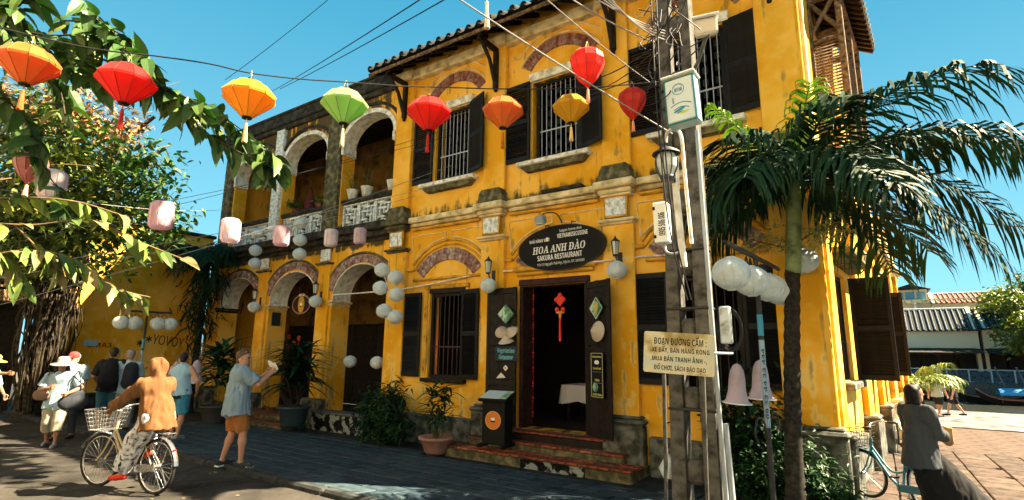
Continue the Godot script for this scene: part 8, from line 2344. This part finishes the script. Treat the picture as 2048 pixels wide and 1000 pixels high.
func bike(label: String, at: Transform3D, paint: Material, trim: Material, basket: Material, steer := 0.0) -> Node3D:
	var B := thing("bicycle", label, "bicycle")
	B.transform = at
	var R := 0.345
	var L0 := 1.08
	var wheel := func(x: float, steer_b: Basis, pivot: Vector3) -> void:
		var w := part("wheel", B)
		w.transform = Transform3D(steer_b, pivot + steer_b * (Vector3(x, R, 0) - pivot))
		var t := []
		var q := []
		for k in 37:
			var a := TAU * k / 36
			t.append(Vector3(cos(a), sin(a), 0) * (R - 0.018))
			q.append(Vector3(cos(a), sin(a), 0) * (R - 0.042))
		obj("tyre", Geo.new().tube(t, [0.019], 8), M.rubber, w)
		obj("rim", Geo.new().tube(q, [0.011], 6), M.chrome, w)
		obj("hub", Geo.new().tube([Vector3(0, 0, -0.05), Vector3(0, 0, 0.05)], [0.022], 8), M.chrome, w)
		var sp := Geo.new()
		for k in 28:
			var a := TAU * k / 28
			var e := a + (0.5 if k % 2 else -0.5)
			sp.tube([Vector3(cos(e) * 0.02, sin(e) * 0.02, 0.03 if k % 4 < 2 else -0.03), Vector3(cos(a), sin(a), 0) * (R - 0.045)], [0.0022], 3)
		obj("spokes", sp, M.chrome, w)
	var bb := Vector3(0.43, 0.28, 0)
	var st := Vector3(0.28, 0.72, 0)
	var ht := Vector3(0.86, 0.86, 0)
	var hb := Vector3(0.9, 0.66, 0)
	var rear := Vector3(0, R, 0)
	var f := Geo.new()
	f.tube([st, bb], [0.017], 8)
	f.tube([ht, hb], [0.021], 8)
	f.tube(path([hb + Vector3(0, 0.03, 0), Vector3(0.62, 0.36, 0), bb], 6), [0.019], 8)
	f.tube(path([hb + Vector3(-0.015, 0.1, 0), Vector3(0.6, 0.47, 0), st.lerp(bb, 0.5)], 6), [0.015], 8)
	for s in [-1.0, 1.0]:
		f.tube([bb + Vector3(0, 0, s * 0.03), rear + Vector3(0, 0, s * 0.06)], [0.011], 6)
		f.tube([st + Vector3(0, -0.06, s * 0.02), rear + Vector3(0, 0, s * 0.06)], [0.009], 6)
	obj("frame", f, paint, B)
	var sb := Basis(Vector3.UP, steer)
	wheel.call(0.0, Basis(), Vector3.ZERO)
	wheel.call(L0, sb, hb)
	var sx := func(v: Vector3) -> Vector3: return hb + sb * (v - hb)
	var fk := Geo.new()
	for s in [-1.0, 1.0]: fk.tube(path([sx.call(hb + Vector3(0, 0.0, s * 0.04)), sx.call(Vector3(0.98, 0.48, s * 0.05)), sx.call(Vector3(L0, R, s * 0.055))], 4), [0.011], 6)
	obj("fork", fk, paint, B)
	var hd := Geo.new()
	hd.tube([ht, sx.call(ht + Vector3(-0.02, 0.13, 0))], [0.013], 6)
	for s in [-1.0, 1.0]:
		hd.tube(path([sx.call(ht + Vector3(-0.02, 0.13, 0)), sx.call(ht + Vector3(0.06, 0.17, s * 0.12)), sx.call(ht + Vector3(0.0, 0.2, s * 0.25)), sx.call(ht + Vector3(-0.2, 0.19, s * 0.27))], 5), [0.011], 6)
	obj("handlebar", hd, M.chrome, B)
	for s in [-1.0, 1.0]: obj("grip", Geo.new().tube([sx.call(ht + Vector3(-0.1, 0.195, s * 0.27)), sx.call(ht + Vector3(-0.22, 0.19, s * 0.272))], [0.016], 8), M.rubber, B)
	obj("saddle", flesh([[Vector3(0.12, 0.86, 0), Vector3(0.3, 0.86, 0), 0.07, 0.03, 1.0], [Vector3(0.1, 0.85, -0.06), Vector3(0.1, 0.85, 0.06), 0.05, 0.05]], 0.012, 0.03, Geo.new()).tube([Vector3(0.21, 0.85, 0), st], [0.012], 6), M.rubber, B)
	for k in 2:
		var c: Vector3 = rear if k == 0 else sx.call(Vector3(L0, R, 0))
		var gd := Geo.new()
		var a0 := 0.05 if k == 0 else 0.35
		var a1 := 2.7 if k == 0 else 2.5
		for i in 16:
			var a := lerpf(a0, a1, i / 16.0) + (0.35 if k == 0 else 0.0)
			var b := lerpf(a0, a1, (i + 1) / 16.0) + (0.35 if k == 0 else 0.0)
			var rt: Basis = sb if k else Basis()
			for s in [-1.0, 1.0]:
				gd.quad(c + rt * (Vector3(cos(a), sin(a), 0) * (R + 0.032)), c + rt * (Vector3(cos(b), sin(b), 0) * (R + 0.032)), c + rt * (Vector3(cos(b) * (R + 0.018), sin(b) * (R + 0.018), s * 0.03)), c + rt * (Vector3(cos(a) * (R + 0.018), sin(a) * (R + 0.018), s * 0.03)))
		obj("mudguard", gd, trim, B)
	var rk := Geo.new()
	for s in [-1.0, 1.0]:
		rk.tube([Vector3(0.2, 0.76, s * 0.05), Vector3(-0.22, 0.76, s * 0.06)], [0.007], 5)
		rk.tube([Vector3(-0.15, 0.76, s * 0.06), rear + Vector3(0, 0, s * 0.07)], [0.006], 5)
	for k in 4: rk.tube([Vector3(0.1 - k * 0.1, 0.76, -0.06), Vector3(0.1 - k * 0.1, 0.76, 0.06)], [0.005], 5)
	obj("rack", rk, M.chrome, B)
	obj("chain_guard", Geo.new().soft(Vector3(0.22, 0.31, -0.055), Vector3(0.52, 0.1, 0.02), 0.008, Basis(Vector3.BACK, -0.13)), trim, B)
	obj("crank", Geo.new().tube([bb + Vector3(0, 0, -0.08), bb + Vector3(0, 0, 0.08)], [0.02], 8).tube([bb + Vector3(0, 0, 0.08), bb + Vector3(0.05, -0.16, 0.09)], [0.01], 6).tube([bb + Vector3(0, 0, -0.08), bb + Vector3(-0.05, 0.16, -0.09)], [0.01], 6), M.chrome, B)
	for s in [-1.0, 1.0]: obj("pedal", Geo.new().soft(bb + Vector3(0.05 * s, -0.165 * s, 0.135 * s), Vector3(0.09, 0.022, 0.08), 0.006), M.rubber, B)
	# wire basket on the handlebar
	var w := Geo.new()
	var c0: Vector3 = sx.call(Vector3(1.07, 0.74, 0))
	var cor := func(u: float, v: float, y: float) -> Vector3: return c0 + sb * Vector3(u * lerpf(0.13, 0.18, y), y * 0.27, v * lerpf(0.13, 0.19, y))
	for y in [0.0, 0.2, 0.4, 0.6, 0.8, 1.0]:
		var p := [cor.call(-1, -1, y), cor.call(1, -1, y), cor.call(1, 1, y), cor.call(-1, 1, y), cor.call(-1, -1, y)]
		for k in 4: w.tube([p[k], p[k + 1]], [0.006 if y in [0.0, 1.0] else 0.0035], 4)
	for k in 9:
		var u := -1 + k * 0.25
		for s in [-1.0, 1.0]:
			w.tube([cor.call(u, s, 0), cor.call(u, s, 1)], [0.0035], 4)
			w.tube([cor.call(s, u, 0), cor.call(s, u, 1)], [0.0035], 4)
		w.tube([cor.call(u, -1, 0), cor.call(u, 1, 0)], [0.0035], 4)
	obj("basket", w, basket, B)
	obj("reflector", Geo.new().soft(Vector3(-0.3, 0.55, 0), Vector3(0.02, 0.05, 0.05), 0.005), mat(L(0.4, 0.02, 0.02), 0.3), B)
	obj("stand", Geo.new().tube([Vector3(0.0, 0.3, 0.08), Vector3(-0.05, 0.05, 0.14)], [0.009], 5), M.chrome, B)
	return B

func make_bikes() -> void:
	bike("cream step-through bicycle with a wire basket, ridden by the hooded cyclist", bike_at, mat(L(0.5, 0.4, 0.25), 0.4), M.chrome, M.chrome, 0.12)
	var p := Vector3(1.034, -0.240, 0.432)
	var q := Vector3(0.621, -0.250, -0.071)
	var d := (q - p).normalized()
	bike("parked pale blue bicycle with a black basket by the house corner", Transform3D(Basis(Vector3.UP, atan2(-d.z, d.x)) * Basis(Vector3.RIGHT, -0.1), p), mat(L(0.06, 0.2, 0.26), 0.35), mat(L(0.06, 0.2, 0.28), 0.35), M.iron, 0.3)
	var s := Vector3(1.130, -0.400, -6.475)
	bike("white bicycle parked farther along the side front behind the blue one", Transform3D(Basis(Vector3.UP, 1.9), s), mat(L(0.6, 0.62, 0.6), 0.4), M.chrome, M.chrome, -0.3)

func make_opposite() -> void:
	# the other side of the street, behind the viewer: pale plastered shop houses in the sun, and the trees that shade the road
	struct("opposite_pavement", Geo.new().span(Vector3(-60, -0.5, 12.2), Vector3(40, 0.02, 13.4)), M.quay)
	var k := 0
	for q in [[-34.0, -22.2, 13.6], [-22.1, -12.0, 13.8], [-11.9, -2.0, 10.8], [-1.9, 8.2, 11.4], [8.3, 19.0, 10.2]]:
		var o := thing("shop_house", ["pale shop house farthest down the opposite side", "cream three-storey shop house on the opposite side", "long white shop house facing the restaurant", "white shop house behind the viewer", "cream shop house by the river end opposite"][k], "building", Vector3.ZERO, 0, "shop houses on the opposite side of the street")
		var g := Geo.new()
		g.span(Vector3(q[0], -0.3, 13.4), Vector3(q[1], q[2], 21))
		obj("wall", g, M.pale if k % 2 else M.pale_cream, o)
		for i in 4:
			var x: float = lerpf(q[0], q[1], (i + 0.5) / 4.0)
			obj("window", Geo.new().soft(Vector3(x, q[2] - 1.9, 13.35), Vector3(1.0, 1.7, 0.12), 0.01), M.shutter, o)
			obj("door", Geo.new().soft(Vector3(x, 1.3, 13.35), Vector3(1.3, 2.5, 0.12), 0.01), M.wood, o)
		obj("roof", Geo.new().prism(PackedVector2Array([Vector2(12.9, q[2]), Vector2(21.4, q[2]), Vector2(17, q[2] + 2.2)]), 0, q[1] - q[0], Transform3D(Basis(Vector3(0, 0, 1), Vector3.UP, Vector3(-1, 0, 0)), Vector3(q[1], 0, 0))), M.tile[1], o)
		k += 1
